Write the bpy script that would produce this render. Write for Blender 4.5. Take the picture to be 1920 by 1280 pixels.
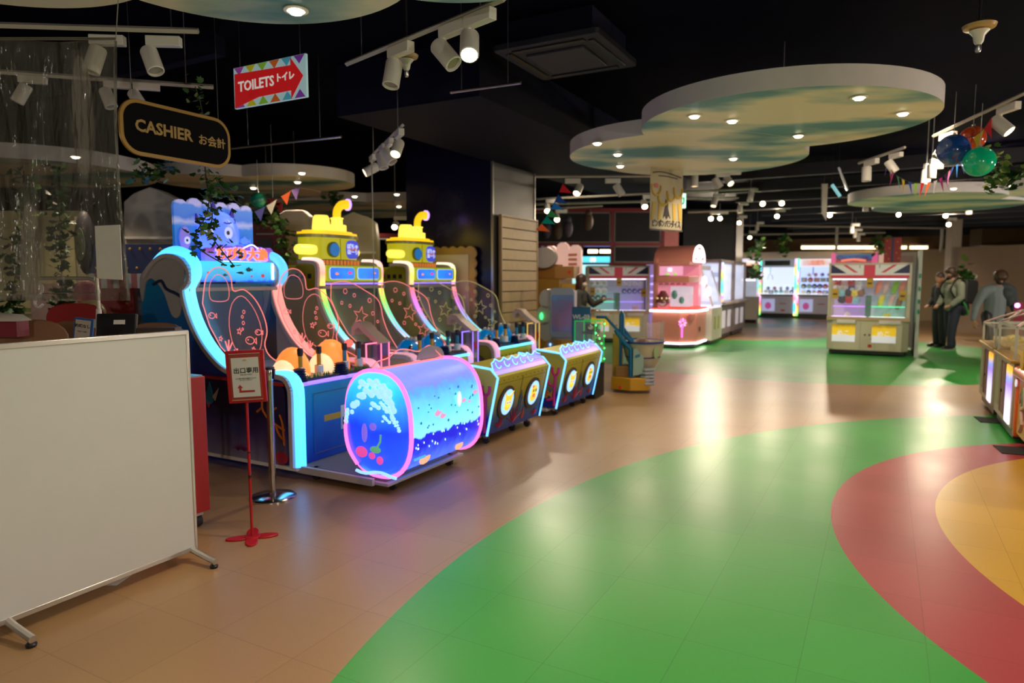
import bpy, bmesh, math, random
from mathutils import Vector, Matrix, Euler
for _o in list(bpy.data.objects): bpy.data.objects.remove(_o)
SC = bpy.context.scene
COL = SC.collection
R = math.radians
PI = math.pi
random.seed(7)

# ---------------------------------------------------------------- camera
TH = math.atan(118/1280)
CAMZ = 1.55
cam_d = bpy.data.cameras.new('camera'); cam_d.lens = 24; cam_d.sensor_width = 36
cam_d.clip_start = .05; cam_d.clip_end = 100
cam_d.dof.use_dof = True; cam_d.dof.focus_distance = 3.6; cam_d.dof.aperture_fstop = 1.7
cam = bpy.data.objects.new('camera', cam_d); COL.objects.link(cam)
cam.location = (0, 0, CAMZ); cam.rotation_euler = (PI/2-TH, 0, 0)
SC.camera = cam
SC.view_settings.view_transform = 'Standard'; SC.view_settings.look = 'None'
SC.view_settings.exposure = 0.14; SC.view_settings.gamma = 1
SC.view_settings.use_curve_mapping = False
# ---------------------------------------------------------------- world: a very faint ambient
wd = bpy.data.worlds.new('world'); SC.world = wd; wd.use_nodes = True
wd.node_tree.nodes['Background'].inputs[0].default_value = (.55, .5, .6, 1)
wd.node_tree.nodes['Background'].inputs[1].default_value = .02

# ---------------------------------------------------------------- the machines stand along a row; its own axes
ANG = R(61.5)
UX, UY = math.cos(ANG), math.sin(ANG)
OX, OY = -1.64, 5.15
def W(x, y, z=0):                     # row axes -> world
    return Vector((OX+UX*x-UY*y, OY+UY*x+UX*y, z))
def ray(px, py):
    a = (px-960)/1280; b = -(py-640)/1280
    return Vector((a, math.cos(TH)+b*math.sin(TH), -math.sin(TH)+b*math.cos(TH)))
def at(px, py, Y):                    # point at distance Y ahead
    r = ray(px, py); t = Y/r.y
    return Vector((r.x*t, Y, CAMZ+r.z*t))
def atz(px, py, z):                   # point at height z
    r = ray(px, py); t = (z-CAMZ)/r.z
    return Vector((r.x*t, r.y*t, z))
def atrow(px, py, y):                 # point on the plane row-y = y
    r = ray(px, py)
    t = (y-OX*UY+OY*UX)/(-r.x*UY+r.y*UX)
    return Vector((r.x*t, r.y*t, CAMZ+r.z*t))

# ---------------------------------------------------------------- lights
def spot(loc, target, watt, col=(1, .8, .55), cone=80, blend=.6, rad=.05):
    l = bpy.data.lights.new('spot_beam', 'SPOT'); l.energy = watt; l.color = col
    l.spot_size = R(cone); l.spot_blend = blend; l.shadow_soft_size = rad
    o = bpy.data.objects.new('spot_beam', l); COL.objects.link(o); o.location = loc
    o.rotation_euler = (Vector(target)-Vector(loc)).to_track_quat('-Z', 'Y').to_euler()
    return o
def point(loc, watt, col=(1, .8, .55), rad=.06):
    l = bpy.data.lights.new('bulb_glow', 'POINT'); l.energy = watt; l.color = col; l.shadow_soft_size = rad
    o = bpy.data.objects.new('bulb_glow', l); COL.objects.link(o); o.location = loc
    return o
WARM = (1, .82, .60)
# unseen ceiling spots over and behind the camera; fixtureless ones added along the aisle
for lx, ly, w in [(-1.2, -.3, 50), (.9, .9, 80), (2.8, 1.2, 100), (4.6, 2.6, 90), (1.6, -1.8, 80), (-.8, 2.2, 45)]:
    spot((lx, ly, 3.3), (lx, ly, 0), w, WARM, 120, .8, .05)
for lx, ly, w in [(3.6, 6.2, 110), (5.2, 8.2, 170), (2.6, 8.4, 150), (7.0, 10.6, 200), (4.3, 12.0, 200), (9.0, 13.0, 220), (6.6, 15.5, 260), (9.5, 18.0, 260), (1.0, 11.0, 120)]:
    spot((lx, ly, 3.1), (lx+1.0, ly+2.6, 0), w, WARM, 110, .8, .05)
# unseen fill points added outside the frame: behind the viewer, beside the cashier desk, and to the right of the aisle
for lx, ly, lz, w in [(-.4, -1.8, 2.1, 90), (3.2, -1.0, 2.0, 150), (7.2, 4.0, 2.0, 230), (-5.6, 3.2, 2.0, 35), (10.8, 8.5, 2.0, 260)]:
    point((lx, ly, lz), w, (1, .90, .79), .08)
# spots without fixtures, added near the aisle clouds to brighten the machine fronts
for a_, b_, w in [((1.2, 6.6, 2.86), W(1.8, -.8, .5), 40), ((1.6, 7.6, 2.86), W(3.6, -.8, .5), 40), ((2.6, 8.2, 2.86), W(5.4, -.4, .6), 60), ((1.7, 5.9, 2.86), W(.5, -.2, 1.0), 35)]:
    spot(a_, b_, w, WARM, 60, .9, .05)

# ---------------------------------------------------------------- materials
MATS = {}
def nodes(m): return m.node_tree.nodes, m.node_tree.links
def mat(name, col, rough=.5, metal=0, emit=None, es=0, noise=0, nscale=8, coat=0, bump=0, bscale=60, spec=.5):
    if name in MATS: return MATS[name]
    m = bpy.data.materials.new(name); m.use_nodes = True; N, L = nodes(m)
    p = N['Principled BSDF']
    p.inputs['Base Color'].default_value = (*col, 1); p.inputs['Roughness'].default_value = rough
    p.inputs['Metallic'].default_value = metal; p.inputs['Coat Weight'].default_value = coat
    p.inputs['Specular IOR Level'].default_value = spec
    if es:
        p.inputs['Emission Color'].default_value = (*(emit or col), 1); p.inputs['Emission Strength'].default_value = es
    tc = N.new('ShaderNodeTexCoord'); nt = N.new('ShaderNodeTexNoise'); nt.inputs['Scale'].default_value = nscale
    L.new(tc.outputs['Object'], nt.inputs['Vector'])
    nz = noise or .06
    mx = N.new('ShaderNodeMix'); mx.data_type = 'RGBA'
    mx.inputs[6].default_value = (*[c*(1-nz) for c in col], 1); mx.inputs[7].default_value = (*[min(1, c*(1+nz)) for c in col], 1)
    L.new(nt.outputs['Fac'], mx.inputs[0]); L.new(mx.outputs[2], p.inputs['Base Color'])
    if bump:
        n2 = N.new('ShaderNodeTexNoise'); n2.inputs['Scale'].default_value = bscale; L.new(tc.outputs['Object'], n2.inputs['Vector'])
        b = N.new('ShaderNodeBump'); b.inputs['Strength'].default_value = bump; b.inputs['Distance'].default_value = .01
        L.new(n2.outputs['Fac'], b.inputs['Height']); L.new(b.outputs['Normal'], p.inputs['Normal'])
    MATS[name] = m
    return m
def glow(name, col, s=1.5, base=None):
    return mat(name, base or tuple(c*.6 for c in col), .4, 0, col, s)
def ramp_mat(name, stops, axis='Z', lo=0, hi=1, noise=0, nscale=6, es=0, rough=.4, const=False, wave=None):
    """surface colour (and glow) following one object axis, the edge broken by noise: printed artwork"""
    if name in MATS: return MATS[name]
    m = bpy.data.materials.new(name); m.use_nodes = True; N, L = nodes(m); p = N['Principled BSDF']
    tc = N.new('ShaderNodeTexCoord'); sp = N.new('ShaderNodeSeparateXYZ'); L.new(tc.outputs['Object'], sp.inputs[0])
    mr = N.new('ShaderNodeMapRange'); mr.inputs[1].default_value = lo; mr.inputs[2].default_value = hi
    src = sp.outputs[axis]
    if noise:
        nt = N.new('ShaderNodeTexNoise'); nt.inputs['Scale'].default_value = nscale; nt.inputs['Detail'].default_value = 4
        L.new(tc.outputs['Object'], nt.inputs['Vector'])
        ma = N.new('ShaderNodeMath'); ma.operation = 'MULTIPLY_ADD'; ma.inputs[1].default_value = noise; ma.inputs[2].default_value = -noise/2
        L.new(nt.outputs['Fac'], ma.inputs[0])
        ad = N.new('ShaderNodeMath'); ad.operation = 'ADD'; L.new(src, ad.inputs[0]); L.new(ma.outputs[0], ad.inputs[1]); src = ad.outputs[0]
    L.new(src, mr.inputs[0])
    cr = N.new('ShaderNodeValToRGB'); L.new(mr.outputs[0], cr.inputs[0])
    if const: cr.color_ramp.interpolation = 'CONSTANT'
    e = cr.color_ramp.elements
    while len(e) < len(stops): e.new(.5)
    for k, (t, c) in enumerate(stops): e[k].position = t; e[k].color = (*c, 1)
    L.new(cr.outputs[0], p.inputs['Base Color']); p.inputs['Roughness'].default_value = rough
    if es: L.new(cr.outputs[0], p.inputs['Emission Color']); p.inputs['Emission Strength'].default_value = es
    MATS[name] = m
    return m
def glassm(name, col=(1, 1, 1), alpha=.12, rough=.05, emit=None, es=0):
    if name in MATS: return MATS[name]
    m = bpy.data.materials.new(name); m.use_nodes = True; N, L = nodes(m); p = N['Principled BSDF']
    tr = N.new('ShaderNodeBsdfTransparent'); mx = N.new('ShaderNodeMixShader')
    p.inputs['Base Color'].default_value = (*col, 1); p.inputs['Roughness'].default_value = rough
    p.inputs['Specular IOR Level'].default_value = .8
    if es: p.inputs['Emission Color'].default_value = (*emit, 1); p.inputs['Emission Strength'].default_value = es
    nt = N.new('ShaderNodeTexNoise'); nt.inputs['Scale'].default_value = 3
    mr = N.new('ShaderNodeMapRange'); mr.inputs[3].default_value = alpha*.8; mr.inputs[4].default_value = alpha*1.2
    L.new(nt.outputs['Fac'], mr.inputs[0]); L.new(mr.outputs[0], mx.inputs[0])
    L.new(tr.outputs[0], mx.inputs[1]); L.new(p.outputs[0], mx.inputs[2]); L.new(mx.outputs[0], N['Material Output'].inputs[0])
    MATS[name] = m
    return m

# ---------------------------------------------------------------- mesh builder
SPLIT = {'drum_ring_light', 'hanging_wire', 'barrier_edge_light', 'drum_coral', 'caster_wheel', 'caster_fork', 'wooden_catch', 'foot_pad', 'case_edge', 'coin_slot',
         'button_console', 'chrome_ball', 'edge_lamp', 'green_sweet', 'blue_rub_rail', 'pink_strip', 'panel_print', 'printed_strip', 'sparkle', 'bulb', 'lamp', 'green_print', 'bolt', 'light_band',
         'silver_line', 'green_led', 'gold_stud', 'window', 'pole_joint', 'green_light', 'side_nozzle', 'painted_fins', 'inner_box', 'edge_strip', 'hanging_rod', 'eye', 'painted_red_spot', 'triangle', 'porthole_eye', 'side_print'}
class B:
    def __init__(s): s.bm = bmesh.new(); s.mi = 0; s.n0 = 0
    def face(s, vs):
        try:
            f = s.bm.faces.new(vs); f.material_index = s.mi; return f
        except ValueError: return None
    def box(s, x0, x1, y0, y1, z0, z1, M=None):
        v = [s.bm.verts.new(Vector((x, y, z)) if M is None else M @ Vector((x, y, z))) for x in (x0, x1) for y in (y0, y1) for z in (z0, z1)]
        for a in ((0, 1, 3, 2), (4, 6, 7, 5), (0, 4, 5, 1), (2, 3, 7, 6), (0, 2, 6, 4), (1, 5, 7, 3)): s.face([v[i] for i in a])
        return s
    def poly(s, pts, o=(0, 0, 0), U=(1, 0, 0), V=(0, 0, 1), t=.01):
        """2-D outline extruded by t along U x V"""
        o, U, V = Vector(o), Vector(U), Vector(V); Nn = U.cross(V).normalized()*t
        a = [s.bm.verts.new(o+U*p[0]+V*p[1]) for p in pts]; b = [s.bm.verts.new(o+U*p[0]+V*p[1]+Nn) for p in pts]
        n = len(pts); s.face(a[::-1]); s.face(b)
        for i in range(n): s.face((a[i], a[(i+1) % n], b[(i+1) % n], b[i]))
        return s
    def prism(s, pts, axis, a, b):
        if axis == 'x': return s.poly(pts, (a, 0, 0), (0, 1, 0), (0, 0, 1), b-a)
        if axis == 'y': return s.poly(pts, (0, b, 0), (1, 0, 0), (0, 0, 1), b-a)
        return s.poly(pts, (0, 0, a), (1, 0, 0), (0, 1, 0), b-a)
    def tube(s, pts, r, n=8, closed=False, flat=1):
        pts = [Vector(p) for p in pts]; m = len(pts)
        rs = list(r) if hasattr(r, '__len__') else [r]*m
        rings = []; prev = None
        for i, p in enumerate(pts):
            if closed: t = pts[(i+1) % m]-pts[i-1]
            else: t = pts[min(i+1, m-1)]-pts[max(i-1, 0)]
            t = t.normalized() if t.length > 1e-9 else Vector((0, 0, 1))
            if prev is None:
                a = Vector((0, 0, 1)) if abs(t.z) < .9 else Vector((1, 0, 0))
                prev = (a-t*a.dot(t)).normalized()
            else:
                q = prev-t*prev.dot(t)
                prev = q.normalized() if q.length > 1e-6 else prev
            u = prev; w = t.cross(u)
            rings.append([s.bm.verts.new(p+(u*math.cos(2*PI*k/n)+w*math.sin(2*PI*k/n)*flat)*rs[i]) for k in range(n)])
        for i in range(m if closed else m-1):
            A, C = rings[i], rings[(i+1) % m]
            for k in range(n): s.face((A[k], A[(k+1) % n], C[(k+1) % n], C[k]))
        if not closed: s.face(rings[0][::-1]); s.face(rings[-1])
        return s
    def cyl(s, p0, p1, r0, r1=None, n=20): return s.tube([p0, p1], [r0, r0 if r1 is None else r1], n)
    def lathe(s, prof, c=(0, 0, 0), n=24, M=None):
        c = Vector(c); rings = []
        for r, z in prof:
            ring = []
            for k in range(n):
                v = Vector((r*math.cos(2*PI*k/n), r*math.sin(2*PI*k/n), z))
                ring.append(s.bm.verts.new((M @ v if M else v)+c))
            rings.append(ring)
        for A, C in zip(rings, rings[1:]):
            for k in range(n): s.face((A[k], A[(k+1) % n], C[(k+1) % n], C[k]))
        s.face(rings[0][::-1]); s.face(rings[-1]); return s
    def ball(s, c, r, n=16, M=None):
        if not hasattr(r, '__len__'): r = (r, r, r)
        mm = Matrix.Translation(Vector(c)) @ (M or Matrix.Identity(4)) @ Matrix.Diagonal((*r, 1))
        d = bmesh.ops.create_uvsphere(s.bm, u_segments=n, v_segments=max(6, n//2), radius=1, matrix=mm)
        for v in d['verts']:
            for f in v.link_faces: f.material_index = s.mi
        return s
    def done(s, name, m, parent=None, bevel=0, smooth=True, loc=None, rz=None, sub=0):
        bm = s.bm
        if name in SPLIT:
            bm.verts.ensure_lookup_table(); seen = set(); isl = []
            for v0 in bm.verts:
                if v0 in seen: continue
                st = [v0]; seen.add(v0); comp = []
                while st:
                    v = st.pop(); comp.append(v)
                    for e_ in v.link_edges:
                        w_ = e_.other_vert(v)
                        if w_ not in seen: seen.add(w_); st.append(w_)
                isl.append(comp)
            if len(isl) > 1:
                last = None
                for comp in isl:
                    q = B(); mp_ = {v: q.bm.verts.new(v.co) for v in comp}
                    for f in {f for v in comp for f in v.link_faces}: q.bm.faces.new([mp_[v] for v in f.verts]).material_index = f.material_index
                    SPLIT.discard(name); last = q.done(name, m, parent, bevel, smooth, loc, rz, sub); SPLIT.add(name)
                bm.free(); return last
        bmesh.ops.recalc_face_normals(bm, faces=bm.faces)
        me = bpy.data.meshes.new(name); bm.to_mesh(me); bm.free()
        for q in (m if isinstance(m, (list, tuple)) else [m]): me.materials.append(q)
        if smooth:
            me.polygons.foreach_set('use_smooth', [True]*len(me.polygons)); me.set_sharp_from_angle(angle=R(38))
        o = bpy.data.objects.new(name, me); COL.objects.link(o)
        if parent: o.parent = parent
        if loc is not None: o.location = loc
        if rz is not None: o.rotation_euler.z = rz
        if bevel:
            k = o.modifiers.new('bevel', 'BEVEL'); k.width = bevel; k.segments = 2; k.limit_method = 'ANGLE'; k.angle_limit = R(40)
        if sub:
            k = o.modifiers.new('sub', 'SUBSURF'); k.levels = sub; k.render_levels = sub
        return o
def tag(o, label, cat=None, group=None, kind=None):
    if label: o['label'] = label
    if cat: o['category'] = cat
    if group: o['group'] = group
    if kind: o['kind'] = kind
    return o
def thing(name, label, cat, loc=(0, 0, 0), rz=0, group=None):
    o = bpy.data.objects.new(name, None); COL.objects.link(o); o.empty_display_size = .1
    o.location = loc; o.rotation_euler.z = rz
    return tag(o, label, cat, group)
def struct(o): o['kind'] = 'structure'; return o
def dup(root, loc, rz, label, group=None):
    r = root.copy(); COL.objects.link(r); r.location = loc; r.rotation_euler.z = rz
    r['label'] = label
    if group: r['group'] = group
    def kids(a, b):
        for ch in list(a.children):
            c = ch.copy(); COL.objects.link(c); c.parent = b; kids(ch, c)
    kids(root, r)
    return r
def text(name, s, m, parent, loc, U, V, size, t=.003, bold=.0, align='CENTER'):
    """raised lettering: U is the reading direction, V is up"""
    cu = bpy.data.curves.new(name, 'FONT'); cu.body = s; cu.size = size; cu.extrude = t/size/2*size; cu.offset = bold
    cu.align_x = align; cu.align_y = 'CENTER'; cu.resolution_u = 2
    to = bpy.data.objects.new(name, cu); COL.objects.link(to)
    bpy.context.view_layer.update()
    me = bpy.data.meshes.new_from_object(to.evaluated_get(bpy.context.evaluated_depsgraph_get()))
    bpy.data.objects.remove(to); me.name = name
    U, V = Vector(U).normalized(), Vector(V).normalized(); Nn = U.cross(V)
    M = Matrix(((U.x, V.x, Nn.x, loc[0]), (U.y, V.y, Nn.y, loc[1]), (U.z, V.z, Nn.z, loc[2]), (0, 0, 0, 1)))
    me.transform(M); me.materials.clear(); me.materials.append(m)
    o = bpy.data.objects.new(name, me); COL.objects.link(o)
    if parent: o.parent = parent
    return o
# 2-D outlines
def ell(cx, cy, a, b, n=24, p=2, a0=0):
    out = []
    for k in range(n):
        t = 2*PI*k/n+a0; c, s_ = math.cos(t), math.sin(t)
        out.append((cx+a*math.copysign(abs(c)**(2/p), c), cy+b*math.copysign(abs(s_)**(2/p), s_)))
    return out
def star(cx, cy, r, n=5, inner=.45, rot=PI/2):
    return [(cx+(r if k % 2 == 0 else r*inner)*math.cos(rot+PI*k/n), cy+(r if k % 2 == 0 else r*inner)*math.sin(rot+PI*k/n)) for k in range(2*n)]
def rrect(x0, x1, y0, y1, r, n=5):
    out = []
    for cx, cy, a in ((x1-r, y0+r, -90), (x1-r, y1-r, 0), (x0+r, y1-r, 90), (x0+r, y0+r, 180)):
        for k in range(n+1):
            t = R(a+90*k/n); out.append((cx+r*math.cos(t), cy+r*math.sin(t)))
    return out
def smoothline(pts, k=4, closed=False):
    """Catmull-Rom through the points"""
    P = [Vector(p) for p in pts]; n = len(P); out = []
    for i in range(n if closed else n-1):
        if closed: a, b, c, d = P[i-1], P[i], P[(i+1) % n], P[(i+2) % n]
        else: a, b, c, d = P[max(i-1, 0)], P[i], P[i+1], P[min(i+2, n-1)]
        for j in range(k):
            t = j/k
            out.append(.5*((2*b)+(c-a)*t+(2*a-5*b+4*c-d)*t*t+(3*b-a-3*c+d)*t**3))
    if not closed: out.append(P[-1])
    return [tuple(v) for v in out]
def cloudline(x0, x1, z0, z1, nb=6, amp=.05, seed=1):
    """panel outline with a bumpy top edge"""
    rnd = random.Random(seed); pts = [(x0, z0), (x1, z0)]
    w = (x1-x0)/nb
    for i in range(nb):
        cx = x1-(i+.5)*w; b = z1+rnd.uniform(-amp*.4, amp*.4)
        for k in range(6):
            t = PI*k/5; pts.append((cx+w*.5*math.cos(t), b-amp+amp*math.sin(t)*1.2))
    return pts

M_white = mat('white_plastic', (.72, .68, .62), .35)
M_whitem = mat('white_metal_paint', (.7, .66, .58), .4)
M_black = mat('black_plastic', (.012, .012, .014), .35)
M_rubber = mat('black_rubber', (.02, .02, .02), .7)
M_chrome = mat('chrome', (.75, .73, .7), .15, 1)
M_steel = mat('brushed_steel', (.5, .48, .45), .3, 1)
M_alu = mat('aluminium', (.62, .6, .56), .3, .8)
M_red = mat('red_paint', (.5, .02, .015), .35)
M_navy = mat('navy_plastic', (.008, .02, .09), .45)
M_grey = mat('grey_plastic', (.3, .29, .28), .5)
M_wood = mat('tan_wood', (.42, .2, .08), .45, noise=.2, nscale=20)
M_glass = glassm('clear_acrylic', (.9, .9, .9), .10, .08)
M_lamp = glow('lamp_face', (1, .78, .45), 14)
M_lampoff = mat('lamp_face_off', (.3, .28, .22), .3)
# ================================================================ THE ROOM
def floor_mat():
    m = bpy.data.materials.new('vinyl_floor'); m.use_nodes = True; N, L = nodes(m); p = N['Principled BSDF']
    g = N.new('ShaderNodeNewGeometry')
    def math_(op, a, b=None, c=None):
        n = N.new('ShaderNodeMath'); n.operation = op
        for i, v in enumerate((a, b, c)):
            if v is None: continue
            if isinstance(v, (int, float)): n.inputs[i].default_value = v
            else: L.new(v, n.inputs[i])
        return n.outputs[0]
    sp = N.new('ShaderNodeSeparateXYZ'); L.new(g.outputs['Position'], sp.inputs[0]); X, Y = sp.outputs[0], sp.outputs[1]
    def inside(cx, cy, r):
        dx = math_('SUBTRACT', X, cx); dy = math_('SUBTRACT', Y, cy)
        d = math_('ADD', math_('MULTIPLY', dx, dx), math_('MULTIPLY', dy, dy))
        return math_('LESS_THAN', d, r*r)
    def mixc(f, a, b):
        n = N.new('ShaderNodeMix'); n.data_type = 'RGBA'; L.new(f, n.inputs[0])
        for i, v in ((6, a), (7, b)):
            if isinstance(v, tuple): n.inputs[i].default_value = (*v, 1)
            else: L.new(v, n.inputs[i])
        return n.outputs[2]
    TAN, GRN, RED, YEL = (.36, .215, .098), (.040, .36, .050), (.42, .062, .07), (.66, .37, .03)
    c = mixc(inside(5.86, .95, 6.74), TAN, GRN)
    c = mixc(inside(5.19, 2.98, 3.39), c, RED)
    c = mixc(inside(5.47, 2.93, 3.04), c, YEL)
    c = mixc(inside(5.93, 14.48, 4.64), c, GRN)
    c = mixc(inside(6.4, 19.6, 2.45), c, TAN)
    c = mixc(inside(7.4, 25.2, 3.6), c, (.04, .2, .16))
    c = mixc(inside(7.6, 25.2, 2.2), c, TAN)
    # row-aligned tile seams
    ca, sa = UX, UY
    x0, y0 = -1.70, 3.10
    xx = math_('SUBTRACT', X, x0); yy = math_('SUBTRACT', Y, y0)
    u = math_('ADD', math_('MULTIPLY', xx, ca), math_('MULTIPLY', yy, sa))
    v = math_('ADD', math_('MULTIPLY', xx, -sa), math_('MULTIPLY', yy, ca))
    T = .457
    fu = math_('FRACT', math_('DIVIDE', u, T)); fv = math_('FRACT', math_('DIVIDE', v, T))
    seam = math_('MAXIMUM', math_('LESS_THAN', fu, .008), math_('LESS_THAN', fv, .008))
    cb = N.new('ShaderNodeCombineXYZ')
    L.new(math_('FLOOR', math_('DIVIDE', u, T)), cb.inputs[0]); L.new(math_('FLOOR', math_('DIVIDE', v, T)), cb.inputs[1])
    wn = N.new('ShaderNodeTexWhiteNoise'); L.new(cb.outputs[0], wn.inputs['Vector'])
    fine = N.new('ShaderNodeTexNoise'); fine.inputs['Scale'].default_value = 90; fine.inputs['Detail'].default_value = 6; L.new(g.outputs['Position'], fine.inputs['Vector'])
    big = N.new('ShaderNodeTexNoise'); big.inputs['Scale'].default_value = 1.3; L.new(g.outputs['Position'], big.inputs['Vector'])
    hs = N.new('ShaderNodeHueSaturation'); L.new(c, hs.inputs['Color'])
    val = math_('ADD', math_('MULTIPLY_ADD', wn.outputs['Value'], .07, .86), math_('ADD', math_('MULTIPLY', fine.outputs['Fac'], .14), math_('MULTIPLY', big.outputs['Fac'], .06)))
    val = math_('MULTIPLY', val, math_('MULTIPLY_ADD', seam, -.3, 1.0))
    L.new(val, hs.inputs['Value']); L.new(hs.outputs[0], p.inputs['Base Color'])
    L.new(math_('MULTIPLY_ADD', big.outputs['Fac'], .14, .27), p.inputs['Roughness'])
    p.inputs['Specular IOR Level'].default_value = .55
    b = N.new('ShaderNodeBump'); b.inputs['Strength'].default_value = .06; b.inputs['Distance'].default_value = .004
    L.new(fine.outputs['Fac'], b.inputs['Height']); L.new(b.outputs[0], p.inputs['Normal'])
    return m
M_ceil = mat('dark_navy_ceiling', (.0012, .0014, .007), .9, spec=.05)
M_ceil2 = mat('navy_soffit', (.006, .006, .022), .7, spec=.12)
M_brownwall = mat('brown_wall', (.24, .17, .115), .7)
M_beige = mat('beige_wall', (.45, .34, .2), .7)
def rowquad(pts, z0, z1):
    b = B(); b.poly([tuple(W(x, y, 0))[:2] for x, y in pts], (0, 0, z0), (1, 0, 0), (0, 1, 0), z1-z0); return b
RX0, RX1, RY0, RY1 = -9, 27.5, -14, 8
struct(rowquad([(RX0, RY0), (RX1, RY0), (RX1, RY1), (RX0, RY1)], -.1, 0).done('floor', floor_mat(), smooth=False))
struct(rowquad([(RX0, RY0), (RX1, RY0), (RX1, RY1), (RX0, RY1)], 3.6, 3.7).done('ceiling', M_ceil, smooth=False))
struct(rowquad([(RX0, RY1), (RX1, RY1), (RX1, RY1+.1), (RX0, RY1+.1)], 0, 3.6).done('wall_left', M_ceil, smooth=False))
struct(rowquad([(RX0, RY0-.1), (RX1, RY0-.1), (RX1, RY0), (RX0, RY0)], 0, 3.6).done('wall_right', M_ceil, smooth=False))
struct(rowquad([(RX1, RY0), (RX1+.1, RY0), (RX1+.1, RY1), (RX1, RY1)], 0, 3.6).done('wall_back', mat('dim_back_wall', (.03, .028, .035), .8), smooth=False))
struct(rowquad([(RX0-.1, RY0), (RX0, RY0), (RX0, RY1), (RX0-.1, RY1)], 0, 3.6).done('wall_front', mat('warm_front_wall', (.35, .27, .2), .8), smooth=False))
# soffit over the column and the aisle edge
struct(rowquad([(1.45, -.76), (8.5, -.76), (8.5, .86), (1.45, .86)], 3.12, 3.6).done('trim_1', M_ceil2, smooth=False))
# ceiling battens / joists far away
for k in range(9):
    b = rowquad([(9.0+k*1.9, -9), (9.14+k*1.9, -9), (9.14+k*1.9, -.8), (9.0+k*1.9, -.8)], 3.3, 3.5)
    struct(b.done('trim_%d' % (k+2), mat('grey_duct_paint', (.012, .012, .02), .6), smooth=False))
for k in range(4):
    b = rowquad([(-5+k*1.7, .9), (-4.9+k*1.7, .9), (-4.9+k*1.7, 7.5), (-5+k*1.7, 7.5)], 3.35, 3.5)
    struct(b.done('trim_%d' % (k+11), M_ceil2, smooth=False))
# brown partition walls on the far right
b = B(); A_, B_ = atz(1790, 622, 0), atz(1925, 632, 0)
d_ = (B_-A_).normalized()
b = B(); b.poly([(A_.x, A_.y), (A_.x+d_.x*4, A_.y+d_.y*4), (A_.x+d_.x*4+.1, A_.y+d_.y*4+.3), (A_.x+.1, A_.y+.3)], (0, 0, 0), (1, 0, 0), (0, 1, 0), 2.45)
struct(b.done('wall_partition', M_brownwall, smooth=False))
# far lit wall above the prize machines
pF = [W(25.9, 3.0), W(25.9, -6.2)]
b = rowquad([(25.9, 3.0), (26.1, 3.0), (26.1, -7.0), (25.9, -7.0)], 0, 2.62)
struct(b.done('wall_far', M_beige, smooth=False))
b = rowquad([(26.6, 4.0), (26.8, 4.0), (26.8, -9.0), (26.6, -9.0)], 2.62, 3.15)
struct(b.done('trim_20', mat('brown_back_panel', (.11, .06, .02), .8), smooth=False))

# the big navy column clad in metal on its aisle side
t = thing('column', 'big square navy column with a brushed metal face behind the slatted board', 'column', W(4.36, .8), ANG)
m_nc = mat('glossy_navy_paint', (.005, .005, .035), .25)
B().box(0, 1.27, .012, 1.45, 0, 3.6).done('shaft', m_nc, t)
B().box(.0, 1.27, 0, .012, 0, 3.12).done('metal_cladding', mat('brushed_cladding', (.085, .082, .08), .38, .7, noise=.15, nscale=3), t)
B().box(-.01, .02, -.01, .02, 0, 3.12).box(1.25, 1.28, -.01, .02, 0, 3.12).done('edge_strip', M_steel, t)

# ================================================================ CEILING CLOUDS
def sky_paint():
    m = bpy.data.materials.new('cloud_painting'); m.use_nodes = True; N, L = nodes(m); p = N['Principled BSDF']
    g = N.new('ShaderNodeTexCoord'); mp = N.new('ShaderNodeMapping'); mp.inputs['Rotation'].default_value[2] = R(20); mp.inputs['Scale'].default_value = (.42, .85, 1)
    L.new(g.outputs['Object'], mp.inputs[0])
    n = N.new('ShaderNodeTexNoise'); n.inputs['Scale'].default_value = 1.5; n.inputs['Detail'].default_value = 4; n.inputs['Roughness'].default_value = .45; L.new(mp.outputs[0], n.inputs['Vector'])
    cr = N.new('ShaderNodeValToRGB'); L.new(n.outputs['Fac'], cr.inputs[0]); e = cr.color_ramp.elements
    e[0].position = .42; e[0].color = (.10, .30, .36, 1); e[1].position = .54; e[1].color = (.88, .80, .60, 1)
    k = e.new(.47); k.color = (.40, .55, .50, 1)
    L.new(cr.outputs[0], p.inputs['Base Color']); p.inputs['Roughness'].default_value = .5
    return m
M_sky = sky_paint()
M_rim = mat('cloud_rim_cream', (.64, .60, .60), .6)
M_can = mat('can_reflector', (.7, .65, .55), .2, .8)
def cloud(label, discs, thick=.15):
    """discs: (x, y, radius, underside height)"""
    x0, y0 = discs[0][0], discs[0][1]; z0 = min(d[3] for d in discs)
    t = thing('cloud_ceiling_panel', label, 'ceiling panel', (x0, y0, z0))
    for (x, y, r, z) in discs:
        b = B(); n = 72
        lo = [b.bm.verts.new((x-x0+r*math.cos(2*PI*k/n), y-y0+r*math.sin(2*PI*k/n), z-z0)) for k in range(n)]
        hi = [b.bm.verts.new((v.co.x, v.co.y, v.co.z+thick)) for v in lo]
        b.mi = 1; b.face(lo[::-1]); b.mi = 0; b.face(hi)
        for k in range(n): b.face((lo[k], lo[(k+1) % n], hi[(k+1) % n], hi[k]))
        b.done('lobe', [M_rim, M_sky], t)
    w = B()
    for (x, y, r, z) in discs: w.cyl((x-x0, y-y0, z-z0+thick), (x-x0, y-y0, 3.6-z0), .006, n=6)
    w.done('hanging_wire', M_steel, t)
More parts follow.
